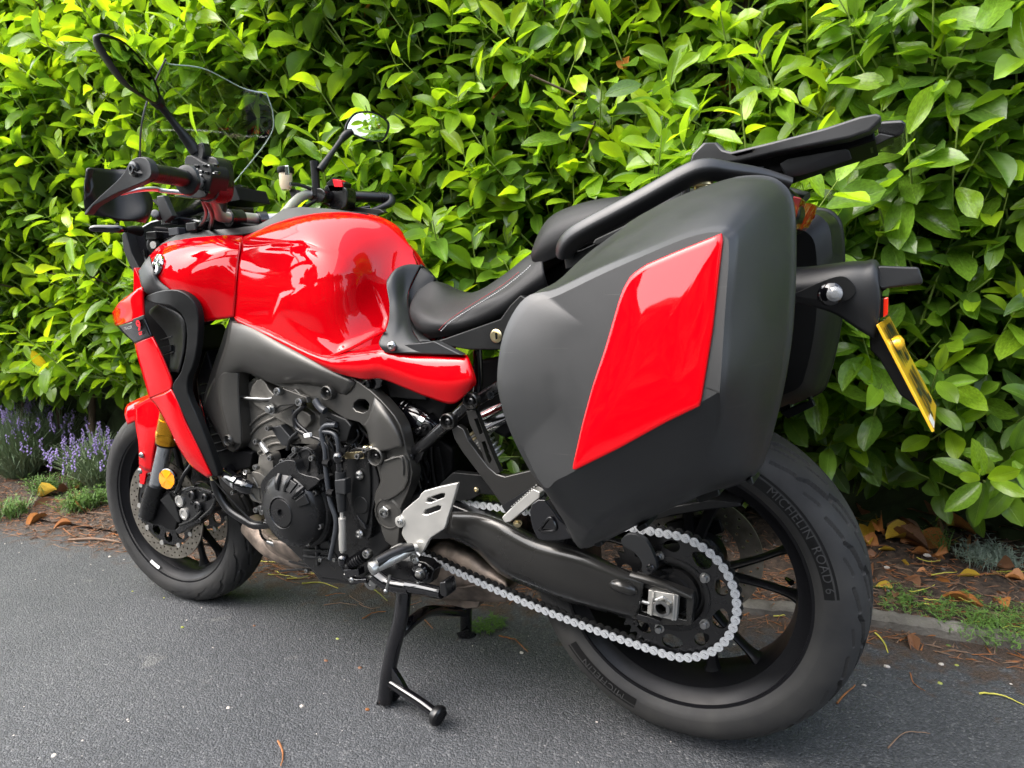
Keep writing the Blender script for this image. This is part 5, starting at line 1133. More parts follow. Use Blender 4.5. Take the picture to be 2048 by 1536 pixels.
# ---------------------------------------------------------------- side cover, seats
surf('tank_side_cover', [
    [(776, 560, -.080), (779, 610, -.118), (776, 650, -.168), (759, 686, -.200), (772, 705, -.200)],
    [(790, 542, -.062), (792, 600, -.100), (794, 650, -.158), (786, 688, -.196), (800, 706, -.198)],
    [(814, 535, -.032), (806, 590, -.070), (808, 640, -.130), (815, 680, -.178), (838, 707, -.192)],
    [(838, 537, -.010), (815, 590, -.060), (820, 650, -.124), (838, 684, -.165), (870, 708, -.186)]], 'grey_plastic', bike, n=8, th=.004, mirror=True, center=.003, smooth=80)
surf('cover_step', [
    [(838, 541, -.010), (816, 592, -.054), (821, 650, -.118), (840, 686, -.160)],
    [(856, 552, -.006), (822, 600, -.052), (826, 652, -.114), (848, 684, -.156)],
    [(868, 562, -.002), (832, 610, -.050), (838, 660, -.108), (862, 684, -.150)]], 'dark_plastic', bike, n=8, th=.004, mirror=True, center=.003, smooth=80)
plate('cover_foot', [(772, 703), (790, 690), (840, 686), (868, 682), (925, 711), (860, 709)], 'grey_plastic', bike, y=-.192, th=.02, bevel=.003)
bolt((785, 692, -.202), .010, bike, 'button', 'steel')
seat = surf('rider_seat', [
    [(854, 566, -.008), (832, 588, -.040), (820, 622, -.090), (832, 655, -.118), (852, 676, -.108)],
    [(872, 572, -.020), (850, 600, -.062), (842, 630, -.118), (850, 656, -.134), (868, 676, -.125)],
    [(905, 592, -.045), (892, 618, -.105), (888, 642, -.142), (896, 656, -.148), (906, 670, -.135)],
    [(955, 584, -.090), (950, 606, -.145), (948, 632, -.158), (952, 646, -.155), (958, 656, -.140)],
    [(1010, 550, -.095), (1006, 580, -.145), (1006, 602, -.158), (1008, 620, -.155), (1012, 634, -.14)],
    [(1050, 518, -.095), (1048, 546, -.140), (1048, 572, -.155), (1050, 590, -.152), (1054, 606, -.14)],
    [(1085, 500, -.090), (1085, 515, -.135), (1088, 542, -.150), (1092, 560, -.148), (1098, 575, -.135)]],
    'seat_vinyl', bike, n=8, th=.004, mirror=True, center=.004, smooth=80)
surf('pillion_seat', [
    [(1078, 500, -.04), (1068, 512, -.10), (1066, 522, -.125), (1078, 530, -.12)],
    [(1082, 470, -.08), (1070, 490, -.125), (1067, 510, -.140), (1080, 530, -.135)],
    [(1110, 430, -.10), (1098, 455, -.145), (1094, 490, -.155), (1100, 520, -.145)],
    [(1180, 404, -.11), (1172, 425, -.155), (1170, 460, -.165), (1175, 490, -.15)],
    [(1270, 392, -.11), (1262, 410, -.155), (1262, 440, -.165), (1265, 470, -.15)],
    [(1350, 382, -.10), (1345, 396, -.145), (1345, 420, -.155), (1348, 445, -.14)],
    [(1410, 378, -.06), (1410, 390, -.10), (1410, 410, -.11), (1410, 430, -.10)]],
    'seat_vinyl', bike, n=8, th=.004, mirror=True, center=.004, smooth=80)
def stitch(pts, mt, yoff):
    P = catmull(px(pts), 12); P[:, 1] -= yoff; d = np.r_[0, np.cumsum(np.linalg.norm(np.diff(P, axis=0), axis=1))]; V = []; F = []
    for s in np.arange(0, d[-1]-.004, .0045):
        a = np.array([np.interp(s, d, P[:, i]) for i in range(3)]); b_ = np.array([np.interp(s+.003, d, P[:, i]) for i in range(3)]); v, f = tube_geo(np.array([a, b_]), [.0006, .0006], 4); k = len(V); V += v; F += [tuple(i+k for i in q) for q in f]
    o = mobj('stitching', V, F, mt, seat, 0); o['kind'] = 'stuff'
stitch([(884, 662, -.1475), (905, 642, -.152), (950, 613, -.150), (1006, 578, -.150), (1048, 545, -.146), (1066, 528, -.143)], 'white_thread', .004)
stitch([(880, 660, -.1475), (900, 640, -.152), (946, 609, -.150), (1002, 574, -.150), (1044, 541, -.146)], 'red_thread', .004)
plate('seat_lock_panel', [(868, 683), (892, 676), (1000, 638), (1020, 610), (1040, 590), (1060, 600), (1015, 690), (1000, 700), (940, 700), (905, 694), (875, 692)], 'dark_plastic', bike, y=-.172, th=.03, bevel=.003, curve=1)
lk = lathe('seat_lock', U(993, 672, -.174), (0, -1, 0), [(.0125, 0), (.0125, .002), (.010, .004), (.0085, .004), (.0082, .006), (0, .006)], 'brass', bike, 28); plate('keyhole', [(990, 666), (993, 665), (994, 678), (991, 679)], 'gloss_black', lk, y=-.1815, th=.003, bevel=0)
# grab rail
def rail(s):
    P = px([(1128, 512, -.185), (1134, 494, -.192), (1150, 476, -.197), (1180, 457, -.200), (1280, 404, -.200), (1370, 354, -.198), (1410, 340, -.192), (1455, 344, -.170), (1520, 352, -.13), (1580, 368, -.11)])
    if s > 0: P[:, 1] *= -1
    return tube('grab_rail', P, [.014, .017, .019, .019, .0185, .018, .017, .015, .012, .010], 'rail_paint', bike, world=True, n=24, flat=.72, sq=.55)
rail(-1); rail(1)
plate('rail_skirt', [(1126, 505), (1160, 500), (1380, 400), (1440, 372), (1480, 380), (1440, 420), (1200, 520), (1130, 540)], 'dark_plastic', bike, y=-.175, th=.02, bevel=.003)
plate('tail_body', [(1060, 560), (1200, 470), (1400, 395), (1560, 360), (1600, 400), (1600, 440), (1500, 500), (1300, 560), (1080, 640)], 'dark_plastic', bike, y=-.09, th=.18, bevel=.01)
lathe('rail_bolt', U(1404, 378, -.17), (0, 0, 1), [(.012, -.012), (.012, .004), (.017, .005), (.017, .010), (0, .012)], 'brass', bike, 20); lathe('rail_bolt', U(1370, 392, -.14), (0, 0, 1), [(.008, -.015), (.008, .012), (0, .012)], 'satin_black_metal', bike, 20)
# rear rack
RK = [(1378, 325, -.115), (1384, 306, -.118), (1406, 285, -.118), (1434, 284, -.118), (1446, 298, -.118), (1462, 303, -.118), (1560, 279, -.118), (1650, 255, -.118), (1720, 232, -.118), (1752, 226, -.118), (1764, 230, -.118), (1760, 244, -.118), (1740, 262, -.118), (1700, 276, -.118), (1620, 292, -.118), (1540, 308, -.116), (1470, 325, -.115), (1385, 339, -.115)]
rk = plate('rear_rack', RK, 'rail_paint', bike, th=.038, bevel=.006, seg=3)
plate('rack_rear_lip', [(1752, 246, -.02), (1768, 240, -.02), (1806, 238, -.02), (1812, 246, -.02), (1806, 268, -.02), (1790, 276, -.02), (1758, 270, -.02)], 'satin_black_metal', rk, th=.17, bevel=.005)
plate('rack_cross_plate', [(1440, 318, -.08), (1520, 306, -.08), (1700, 266, -.08), (1745, 250, -.08), (1752, 280, -.08), (1640, 316, -.08), (1540, 352, -.08), (1450, 346, -.08)], 'matt_black', rk, th=.16, bevel=.003)
plate('rack_arm', [(1558, 327, -.095), (1572, 318, -.095), (1692, 297, -.095), (1700, 301, -.095), (1600, 334, -.095), (1566, 340, -.095)], 'grey_plastic', rk, th=(.004, .012, -.012), bevel=.002)
plate('rack_arm', [(1726, 290, -.03), (1760, 266, -.03), (1790, 272, -.03), (1740, 296, -.03)], 'dark_plastic', rk, th=.06, bevel=.002)
plate('rack_far_beam', [(x, .118+.0, z) for x, y, z in px(RK)], 'satin_black_metal', rk, th=-.038, bevel=.006, world=True)
for p in ((1478, 338), (1500, 338), (1520, 340)): tube('rack_stud', [(p[0], p[1]-6, -.09), (p[0], p[1]+14, -.09)], .006, 'satin_black_metal', rk, n=12)
# tail light
plate('tail_light', [(1586, 392, -.12), (1603, 396, -.11), (1602, 420, -.05), (1608, 405, -.02), (1625, 406, .0), (1620, 430, .0), (1610, 452, -.01), (1600, 459, -.03), (1586, 458, -.08)], 'tail_lens', bike, th=.06, bevel=.002)
plate('tail_light_facet', [(1608, 405, -.03), (1624, 406, -.01), (1618, 432, -.01), (1604, 448, -.03)], 'amber_lens' if False else 'tail_lens', bike, th=(.004, .05, 0), bevel=.002)
# plate hanger with indicator, lamp and number plate
surf('plate_hanger', [
    [(1580, 540, -.045), (1580, 558, -.062), (1580, 582, -.070), (1580, 604, -.055)],
    [(1620, 538, -.045), (1622, 552, -.065), (1622, 580, -.074), (1625, 612, -.058)],
    [(1690, 529, -.050), (1690, 545, -.072), (1682, 585, -.078), (1672, 628, -.062)],
    [(1725, 528, -.052), (1726, 548, -.074), (1722, 600, -.078), (1712, 655, -.064)],
    [(1752, 529, -.052), (1752, 550, -.072), (1755, 600, -.074), (1745, 675, -.062)],
    [(1760, 590, -.05), (1758, 600, -.06), (1757, 625, -.06), (1750, 670, -.05)]], 'grey_plastic', bike, n=7, th=.004, mirror=True, center=.003, smooth=80)
plate('hanger_rib', [(1582, 590), (1600, 582), (1645, 562), (1680, 552), (1700, 560), (1712, 580), (1700, 598), (1672, 604), (1620, 598)], 'dark_plastic', bike, y=-.084, th=.012, bevel=.004, curve=3)
ti = lathe('indicator', U(1660, 588, -.088), (0, -1, 0), [(.019, -.008), (.018, 0), (.012, .006), (0, .009)], 'gloss_black', bike, 24); lathe('indicator_lens', U(1669, 588, -.092), (.1, -1, 0), [(.0125, -.004), (.0115, .004), (.006, .008), (0, .009)], 'clear_lens', ti, 12, 20)
plate('plate_lamp_hood', [(1755, 531, -.062), (1838, 534, -.058), (1841, 545, -.058), (1846, 560, -.058), (1845, 569, -.056), (1790, 575, -.058), (1766, 578, -.062), (1757, 572, -.062)], 'grey_plastic', bike, th=.125, bevel=.006, curve=1)
plate('lamp_underside', [(1762, 560, -.04), (1778, 560, -.04), (1782, 572, -.04), (1758, 588, -.04)], 'dark_plastic', bike, th=.08, bevel=.002)
plate('plate_arm', [(1738, 655, -.045), (1762, 645, -.045), (1778, 690, -.045), (1870, 838, -.045), (1850, 828, -.045), (1800, 790, -.045), (1760, 720, -.045), (1740, 700, -.045)], 'dark_plastic', bike, th=.09, bevel=.005, curve=1)
plate('red_reflector', [(1757, 597, -.05), (1776, 594, -.05), (1775, 633, -.05), (1757, 636, -.05)], 'dark_plastic', bike, th=.10, bevel=.002); rl = plate('reflector_lens', [(1767, 596, -.052), (1777, 593, -.052), (1776, 630, -.052), (1766, 636, -.052)], 'red_lens', bike, th=.104, bevel=.002)
TN, TF = U(1757, 648, -.115), U(1779, 632, .115); BN, BF = U(1869, 862, -.115), U(1872, 822, .115)
e1 = (TF-TN); e1 /= np.linalg.norm(e1); e2 = TN-BN; e2 -= e1*(e2@e1); hgt = .178; e2 /= np.linalg.norm(e2); n_ = np.cross(e2, e1); n_ = n_ if n_[0] > 0 else -n_
ctr_ = (TN+BN)/2+e1*.1145; hgt = np.linalg.norm(TN-BN)
npl = plate('number_plate', [ctr_+e1*a+e2*b_ for a, b_ in ((-.1145, hgt/2), (.1145, hgt/2), (.1145, -hgt/2), (-.1145, -hgt/2))], 'plate_yellow', bike, world=True, th=tuple(-n_*.004), bevel=.0008)
q0 = ctr_+n_*.0012
flat_text('WP21', q0+e2*.040, .74, 'plate_print', npl, e1, e2, .092, .0026); flat_text('HNL', q0-e2*.038, .80, 'plate_print', npl, e1, e2, .092, .0026)
for s in (-.055, -.02): lathe('plate_screw_cap', q0+e2*(hgt/2-.040+.15*0)+e1*(s)+e2*(.0), n_, [(.0105, 0), (.0105, .005), (.008, .010), (0, .012)], 'plate_yellow', npl, 16)
plate('plate_badge', [q0+e1*a+e2*b_ for a, b_ in ((-.11, -hgt/2+.004), (-.06, -hgt/2+.004), (-.06, -hgt/2+.018), (-.11, -hgt/2+.018))], 'white_paint', npl, world=True, th=tuple(-n_*.0005), bevel=0)

# ---------------------------------------------------------------- side cases
SEAM = [(1036, 583), (1100, 530), (1190, 486), (1300, 422), (1420, 371), (1500, 353), (1560, 366), (1588, 428), (1586, 620), (1568, 760), (1536, 890), (1505, 952), (1420, 985), (1330, 1020), (1200, 1084), (1160, 1080), (1080, 988), (1030, 890), (1000, 800), (994, 735), (1006, 650)]
RIDGE = [(1050, 596), (1110, 578), (1200, 536), (1300, 495), (1385, 462), (1442, 452), (1464, 462), (1473, 492), (1460, 640), (1450, 780), (1430, 880), (1405, 925), (1360, 955), (1290, 990), (1196, 1048), (1165, 1056), (1084, 976), (1030, 885), (1000, 800), (995, 740), (1010, 660)]
FACE = [(1064, 612), (1118, 590), (1205, 548), (1300, 506), (1380, 474), (1432, 464), (1450, 472), (1458, 500), (1449, 640), (1440, 774), (1436, 784), (1410, 800), (1350, 832), (1260, 882), (1150, 942), (1114, 960), (1086, 972), (1040, 880), (1012, 798), (1008, 742), (1024, 668)]
def yrid(i): return -.488 if not (10 <= i <= 16) else (-.455 if i == 10 else -.482 if i == 16 else -.445)
TILT = .15       # the cases lean in towards the top
def pxt(pts):
    out = []
    for a, b_, y0 in pts:
        p = U(a, b_, y0)
        for _ in range(5): p = U(a, b_, y0+TILT*(p[2]-.76))
        out.append([p[0], y0, p[2]])
    return np.array(out)
def case(s):
    # rings from the mounting side outward
    seam = pxt([(a, b_, -.335) for a, b_ in SEAM]); rg = pxt([(a, b_, yrid(i)) for i, (a, b_) in enumerate(RIDGE)])
    for i, f_ in ((0, .85), (1, .5), (2, .15), (16, .5), (17, .85), (18, 1), (19, 1), (20, 1)):      # the leading wall runs straight back from the face
        q = rg[i]+np.array([-.020, 0, .004]); q[1] = -.335; seam[i] = seam[i]*(1-f_)+q*f_
    cen = seam.mean(0)
    r0 = cen+(seam-cen)*.80; r0[:, 1] = -.185
    r1 = cen+(seam-cen)*.93; r1[:, 1] = -.215
    r2 = cen+(seam-cen)*.985; r2[:, 1] = -.318
    lip0 = seam.copy(); lip0[:, 1] = -.322; lip1 = cen+(seam-cen)*1.006; lip1[:, 1] = -.328; lip2 = cen+(seam-cen)*1.006; lip2[:, 1] = -.336; lip3 = cen+(seam-cen)*.992; lip3[:, 1] = -.340
    ridge = pxt([(a, b_, yrid(i)) for i, (a, b_) in enumerate(RIDGE)]); face = pxt([(a, b_, -.496) for a, b_ in FACE])
    mid = cen+(seam-cen)*.975; mid[:, 1] = -.362
    mid2 = (mid*.42+ridge*.58); mid2 = mid2 + (mid2-mid2.mean(0))*np.array([.010, 0, .010]); mid2[:, 1] = mid[:, 1]*.35+ridge[:, 1]*.65
    def sm(R): return catmull(R, 5, True)
    rings = [sm(r) for r in (r0, r1, r2, lip0, lip1, lip2, lip3, mid, mid2, ridge*.88+mid2*.12, ridge, ridge*.85+face*.15, face)]
    rings[-1][:, 1] = -.496
    # dense straight crease kept between ridge and face for the lower plane
    n = len(rings[0]); fc_ = rings[-1].mean(0); rings += [fc_+(rings[-1]-fc_)*.5, fc_+(rings[-1]-fc_)*.02]
    def build(name, rr, mt):
        V = np.vstack(rr); V[:, 1] += TILT*(V[:, 2]-.76); F = []
        for k in range(len(rr)-1):
            for i in range(n): F.append((k*n+i, k*n+(i+1) % n, (k+1)*n+(i+1) % n, (k+1)*n+i))
        F.append(tuple(range(n))); F.append(tuple((len(rr)-1)*n+i for i in range(n)))
        if s > 0: V = V*np.array([1, -1, 1])+np.array([.018, 0, .004])
        return mobj(name, V, F, mt, bike, 34)
    base = build('side_case', rings[:4], 'dark_plastic'); lid = build('side_case_lid', rings[4:], 'case_plastic'); lid.parent = base
    seal = build('case_seal', rings[3:5], 'matt_black'); seal.parent = base
    lidm = None
    RP = [(1443, 467), (1446, 474), (1436, 560), (1425, 660), (1412, 740), (1400, 812), (1330, 846), (1240, 896), (1145, 943), (1146, 930), (1165, 845), (1185, 772), (1212, 690), (1238, 600), (1248, 573), (1262, 550), (1290, 530), (1360, 500)]
    P = pxt([(a, b_, -.4985) for a, b_ in RP]); P[:, 1] += TILT*(P[:, 2]-.76)
    if s > 0: P[:, 1] *= -1
    P = resample(P, 90); cp = P.mean(0); RR = []
    for k_, dy in ((1.0, -.0045), (1.0, 0), (.985, .0012), (.93, .0018), (.8, .0027), (.6, .0038), (.4, .0045), (.2, .0049), (.01, .0050)):
        Q = cp+(P-cp)*k_; Q[:, 1] += s*dy; RR.append(Q)
    V = np.vstack(RR); m_ = len(P); o = mobj('red_panel', V, [(a*m_+i, a*m_+(i+1) % m_, (a+1)*m_+(i+1) % m_, (a+1)*m_+i) for a in range(len(RR)-1) for i in range(m_)]+[tuple(range(m_)), tuple((len(RR)-1)*m_+i for i in range(m_))], 'red_paint', base, 50)
    for q in ([(1184, 1080), (1194, 1088), (1206, 1084), (1200, 1074)], [(1270, 1048), (1278, 1058), (1296, 1048), (1290, 1038)], [(1390, 988), (1398, 1000), (1440, 984), (1436, 970)], [(1490, 955), (1500, 966), (1508, 962), (1502, 945)], [(1130, 1050), (1146, 1078), (1162, 1084), (1160, 1070)]):
        P = pxt([(a, b_+7, -.345) for a, b_ in q]); P[:, 1] += TILT*(P[:, 2]-.76)
        if s > 0: P[:, 1] *= -1
        plate('case_foot', P, 'dark_plastic', base, world=True, th=.05*(-s), bevel=.002)
    if s < 0:
        plate('case_hinge', [(1184, 488), (1190, 478), (1306, 424), (1312, 428), (1308, 436), (1196, 490)], 'dark_plastic', base, y=-.338, th=.02, bevel=.002)
    return base
case(-1); case(1)
plate('case_latch_strut', [(1560, 825), (1625, 800), (1630, 812), (1575, 838)], 'dark_plastic', bike, y=.30, th=.02, bevel=.002)
# ================================================================ COCKPIT
hb = tube('handlebar', [(388, 362, -.30), (412, 372, -.26), (430, 420, -.17), (446, 434, -.12), (490, 436, -.05), (520, 438, 0), (560, 436, .05), (572, 425, .10), (592, 402, .18), (612, 390, .24), (640, 388, .28), (700, 390, .35)], .0135, 'satin_silver', bike, n=18)
def clamp(a, b_):
    lathe('bar_clamp', U(*a), U(*b_)-U(*a), [(.0135, -.011), (.021, -.010), (.021, .010), (.0135, .011)], 'satin_black_metal', hb, 24)
for p, q in (((463, 436, -.09), (490, 437, -.05)), ((476, 437, -.07), (490, 437, -.05)), ((525, 440, .0), (550, 439, .03))): clamp(p, q)
# left grip with bar end and hand guard
g = tube('grip', [(300, 345, -.408), (335, 350, -.365), (372, 358, -.318)], .0170, 'hose_rubber', bike, n=24)
for k in range(14): t = k/13; P = U(303, 345.5, -.404)*(1-t)+U(362, 355, -.33)*t; lathe('grip_ring', P, U(372, 358, -.318)-U(300, 345, -.408), [(.0168, 0), (.0176, .0008), (.0176, .0024), (.0168, .0032)], 'hose_rubber', g, 24)
lathe('grip_flange', U(374, 360, -.315), U(372, 358, -.318)-U(300, 345, -.408), [(.017, -.006), (.029, -.003), (.031, .003), (.026, .007), (.018, .008)], 'hose_rubber', g, 32)
sw_ = plate('switch_housing', [(368, 320, -.285), (382, 310, -.285), (402, 322, -.285), (418, 330, -.285), (424, 350, -.285), (420, 370, -.285), (410, 395, -.285), (385, 396, -.285), (372, 380, -.285)], 'dark_plastic', bike, th=.045, bevel=.006, curve=2)
plate('switch_housing_inner', [(395, 318, -.262), (420, 312, -.262), (435, 325, -.262), (438, 370, -.262), (430, 400, -.262), (400, 402, -.262), (392, 360, -.262)], 'satin_black_metal', sw_, th=.04, bevel=.006, curve=2)
for (a, b_) in ((392, 332), (400, 342), (398, 352), (408, 331), (412, 345), (404, 362), (396, 375), (404, 378), (412, 384), (430, 330), (432, 345)):
    plate('switch_button', [(a-4, b_-3, -.288), (a+4, b_-2, -.288), (a+4, b_+4, -.288), (a-4, b_+3, -.288)], rs.choice(['gloss_black', 'grey_plastic', 'gloss_black']), sw_, th=.006, bevel=.001)
for (a, b_) in ((393, 338), (401, 341), (401, 349), (417, 330), (427, 346)): plate('switch_mark', [(a-1.6, b_-1, -.2895), (a+1.8, b_-.8, -.2895), (a+1.6, b_+1.2, -.2895), (a-1.8, b_+1, -.2895)], 'white_paint', sw_, th=.001, bevel=0)
gd = plate('hand_guard', [(169, 430, -.400), (172, 420, -.402), (200, 392, -.412), (230, 365, -.418), (248, 345, -.420), (258, 325, -.420), (272, 315, -.420), (290, 316, -.420), (300, 330, -.420), (302, 350, -.420), (290, 362, -.418), (262, 374, -.416), (235, 385, -.414), (210, 398, -.410), (186, 412, -.405), (176, 425, -.402)], 'grey_plastic', bike, th=.016, bevel=.005, curve=2, seg=3)
lathe('bar_end', U(267, 338, -.422), (-.05, -1, 0), [(.016, -.012), (.014, .002), (.009, .003), (.0085, .006), (.005, .006), (.0045, .003), (0, .003)], 'satin_black_metal', gd, 28)
tube('guard_arm', [(285, 330, -.412), (292, 343, -.40), (302, 347, -.395)], [.020, .019, .018], 'grey_plastic', gd, n=20)
surf('guard_shell', [[(176, 338, -.400), (170, 370, -.405), (168, 400, -.400), (172, 428, -.392)], [(182, 336, -.375), (186, 380, -.385), (195, 420, -.380), (205, 432, -.370)], [(228, 340, -.31), (230, 400, -.33), (240, 436, -.335), (250, 440, -.33)], [(262, 345, -.28), (285, 400, -.28), (290, 430, -.29), (284, 444, -.29)], [(300, 390, -.25), (304, 405, -.25), (300, 425, -.26), (288, 446, -.27)]], 'dark_plastic', gd, n=6, th=.005)
surf('guard_shell_edge', [[(174, 338, -.402), (180, 336, -.395), (186, 337, -.385)], [(170, 372, -.404), (176, 365, -.395), (184, 352, -.385)], [(170, 400, -.403), (180, 392, -.395), (188, 372, -.385)]], 'grey_plastic', gd, n=5, th=.004)
tube('clutch_lever', [(240, 388, -.395), (275, 380, -.36), (308, 378, -.32), (330, 382, -.30), (372, 386, -.27)], [.0060, .0075, .0085, .0075, .0075], 'aluminium', bike, n=14, flat=.6)
# left mirror
ml = tube('mirror_stem', [(398, 330, -.262), (395, 308, -.262)], [.012, .013], 'dark_plastic', bike, n=16)
tube('mirror_arm', [(393, 306, -.265), (378, 285, -.275), (345, 242, -.302), (322, 212, -.325)], [.0125, .0115, .0070, .0080], 'dark_plastic', ml, n=16)
plate('mirror_mount', [(386, 292), (404, 284), (408, 300), (405, 318), (392, 320), (386, 308)], 'satin_black_metal', ml, y=-.27, th=.02, bevel=.003)
def mirror_head(outline, ys, material='dark_plastic', inset=.9, name='mirror', drop=(-.022, 0, .004)):
    P = np.array([U(a, b_, y) for (a, b_), y in zip(outline, ys)]); P = catmull(P, 4, True); c = P.mean(0)
    nrm = np.linalg.svd(P-c)[2][2]; nrm = nrm if nrm[0] > 0 else -nrm
    P = P-np.outer((P-c)@nrm, nrm)
    back = -nrm; n = len(P); R = [P*inset+c*(1-inset)+nrm*.001, P+nrm*.001, P+nrm*.0025, P*1.015-c*.015, c+(P-c)*.97+back*.010, c+(P-c)*.80+back*.022, c+(P-c)*.45+back*.029, c+(P-c)*.02+back*.031]
    V = np.vstack(R); F = [(k*n+i, k*n+(i+1) % n, (k+1)*n+(i+1) % n, (k+1)*n+i) for k in range(len(R)-1) for i in range(n)]; F.append(tuple((len(R)-1)*n+i for i in range(n)))
    o = mobj(name+'_shell', V, F, material, bike, 50)
    G = (c+(P-c)*inset*1.005)+nrm*.0006; V = np.vstack([G, [c+nrm*.0012]]); mobj('mirror_glass', V, [(i, (i+1) % n, n) for i in range(n)], 'mirror_glass', o, 60)
    return o
OL = [(198, 74), (212, 69), (245, 84), (280, 120), (305, 155), (318, 182), (322, 198), (314, 208), (296, 200), (262, 178), (238, 150), (215, 112)]
yL = [-.500+(a-198)/(322-198)*.165 for a, b_ in OL]
mh = mirror_head(OL, yL, inset=.93); tube('mirror_neck', [(322, 214, -.325), (312, 200, -.335), (296, 188, -.345)], [.010, .014, .008], 'dark_plastic', mh, n=16)
OR = [(690, 262), (694, 244), (712, 225), (746, 224), (772, 238), (779, 250), (775, 268), (764, 282), (738, 282), (712, 272), (698, 266)]
yR = [.345+(a-690)/(779-690)*.135 for a, b_ in OR]
mh2 = mirror_head(OR, yR, inset=.90); tube('mirror_neck', [(682, 280, .335), (694, 268, .350), (706, 262, .36)], [.010, .012, .008], 'dark_plastic', mh2, n=16)
mr = tube('mirror_arm', [(640, 340, .262), (650, 326, .275), (668, 300, .305), (684, 278, .333)], [.0115, .0105, .0075, .0085], 'dark_plastic', bike, n=16)
# right bar: grip, switchgear, brake reservoir
tube('mirror_stem', [(633, 392, .262), (631, 355, .262), (629, 322, .262)], [.012, .0115, .0135], 'dark_plastic', mr, n=16)
gr = tube('grip', [(692, 393, .335), (730, 394, .375), (774, 396, .425)], .0165, 'hose_rubber', bike, n=24)
for t in (.80, .86, .92): P = U(692, 393, .335)*(1-t)+U(774, 396, .425)*t; lathe('grip_ring', P, U(774, 396, .425)-U(692, 393, .335), [(.0165, 0), (.0185, .001), (.0185, .003), (.0165, .004)], 'hose_rubber', gr, 24)
tube('guard_arm', [(778, 390, .43), (782, 402, .43), (770, 412, .41), (720, 430, .36), (690, 442, .32)], [.010, .014, .010, .008, .008], 'grey_plastic', gr, n=14)
plate('guard_shell', [(640, 420), (690, 412), (760, 418), (770, 425), (720, 440), (660, 450)], 'dark_plastic', gr, y=.33, th=.02, bevel=.003)
st = plate('switch_housing', [(648, 375), (660, 368), (685, 372), (694, 384), (692, 412), (676, 420), (655, 415), (646, 396)], 'satin_black_metal', bike, y=.29, th=.04, bevel=.005, curve=2)
plate('kill_switch', [(664, 358), (682, 360), (684, 374), (668, 374)], 'red_switch', st, y=.285, th=.02, bevel=.002); plate('switch_body', [(652, 366), (666, 354), (690, 366), (686, 384), (660, 384)], 'dark_plastic', st, y=.29, th=.03, bevel=.003)
rsv = lathe('brake_reservoir', U(572, 380, .20), (.0, .08, 1), [(0, 0), (.012, 0), (.017, .012), (.0185, .04), (.0185, .046)], 'reservoir', bike, 28, 50)
lathe('reservoir_cap', U(572, 380, .20)+np.array([0, .004, .046]), (.0, .08, 1), [(.022, 0), (.0235, .003), (.0235, .014), (.020, .017), (0, .018)], 'dark_plastic', rsv, 28)
plate('reservoir_clip', [(569, 331), (576, 331), (578, 350), (570, 350)], 'chrome', rsv, y=.172, th=.004, bevel=.001)
tube('reservoir_hose', [(580, 368, .19), (600, 370, .22), (622, 378, .25)], .0055, 'hose_rubber', rsv, n=10); plate('reservoir_bracket', [(576, 376), (596, 380), (600, 396), (584, 398)], 'satin_black_metal', rsv, y=.21, th=.01, bevel=.001)
plate('master_cylinder', [(612, 380), (640, 376), (650, 388), (644, 404), (618, 402)], 'satin_black_metal', bike, y=.255, th=.035, bevel=.005, curve=2)
tube('brake_lever', [(640, 402, .27), (690, 420, .33), (740, 414, .38)], .006, 'satin_black_metal', bike, n=10)
# twin colour displays, cowl inner parts
d1 = plate('display', [(440, 378, .00), (496, 372, .10), (506, 392, .115), (510, 436, .115), (448, 436, .02)], 'gloss_black', bike, th=(-.03, .004, .006), bevel=.003)
plate('display_hood', [(434, 372, -.01), (480, 369, .09), (492, 372, .10), (504, 388, .11), (498, 392, .108), (440, 388, .0)], 'dark_plastic', d1, th=(-.05, .004, .004), bevel=.002)
d2 = plate('display', [(330, 392, -.16), (420, 400, -.04), (412, 440, -.04), (345, 440, -.15)], 'gloss_black', bike, th=(-.03, .01, .006), bevel=.003)
plate('display_side', [(312, 392, -.165), (326, 390, -.165), (344, 432, -.160), (328, 446, -.160), (318, 430, -.165)], 'grey_plastic', d2, th=.016, bevel=.003)
lathe('power_socket', U(311, 428, -.17), (.5, -.8, .2), [(.010, -.02), (.010, .003), (.008, .004), (0, .003)], 'cable_grey', bike, 20)
for q, r in (([(420, 350, -.25), (436, 395, -.20), (430, 430, -.12), (400, 450, -.08)], .006), ([(410, 398, -.26), (424, 430, -.20), (420, 460, -.12)], .005), ([(405, 400, -.26), (412, 430, -.2), (395, 460, -.12)], .004), ([(630, 402, .25), (600, 420, .18), (540, 450, .08), (470, 460, .02)], .005), ([(425, 340, -.25), (446, 370, -.22), (448, 420, -.12)], .0075)):
    tube('control_cable', q, r, 'hose_rubber', bike, n=9)
plate('upper_yoke', [(400, 430, -.10), (440, 440, -.10), (520, 450, -.06), (520, 462, -.06), (400, 462, -.10)], 'matt_black', bike, th=.17, bevel=.005)
plate('yoke_cover', [(408, 425, -.09), (424, 420, -.09), (432, 450, -.09), (410, 462, -.09)], 'cable_grey', bike, th=.05, bevel=.004)
hl = plate('headlamp_shell', [(246, 470, -.13), (262, 462, -.13), (300, 440, -.13), (345, 430, -.13), (400, 440, -.13), (400, 470, -.13), (350, 474, -.13), (318, 492, -.13), (298, 520, -.13), (284, 550, -.13), (262, 530, -.13), (250, 500, -.13)], 'gloss_black', bike, th=.26, bevel=.008, curve=1)
plate('cowl_skin', [(243, 468), (250, 462), (262, 505), (284, 548), (274, 556), (258, 530), (246, 500)], 'dark_plastic', hl, y=-.155, th=.03, bevel=.003)
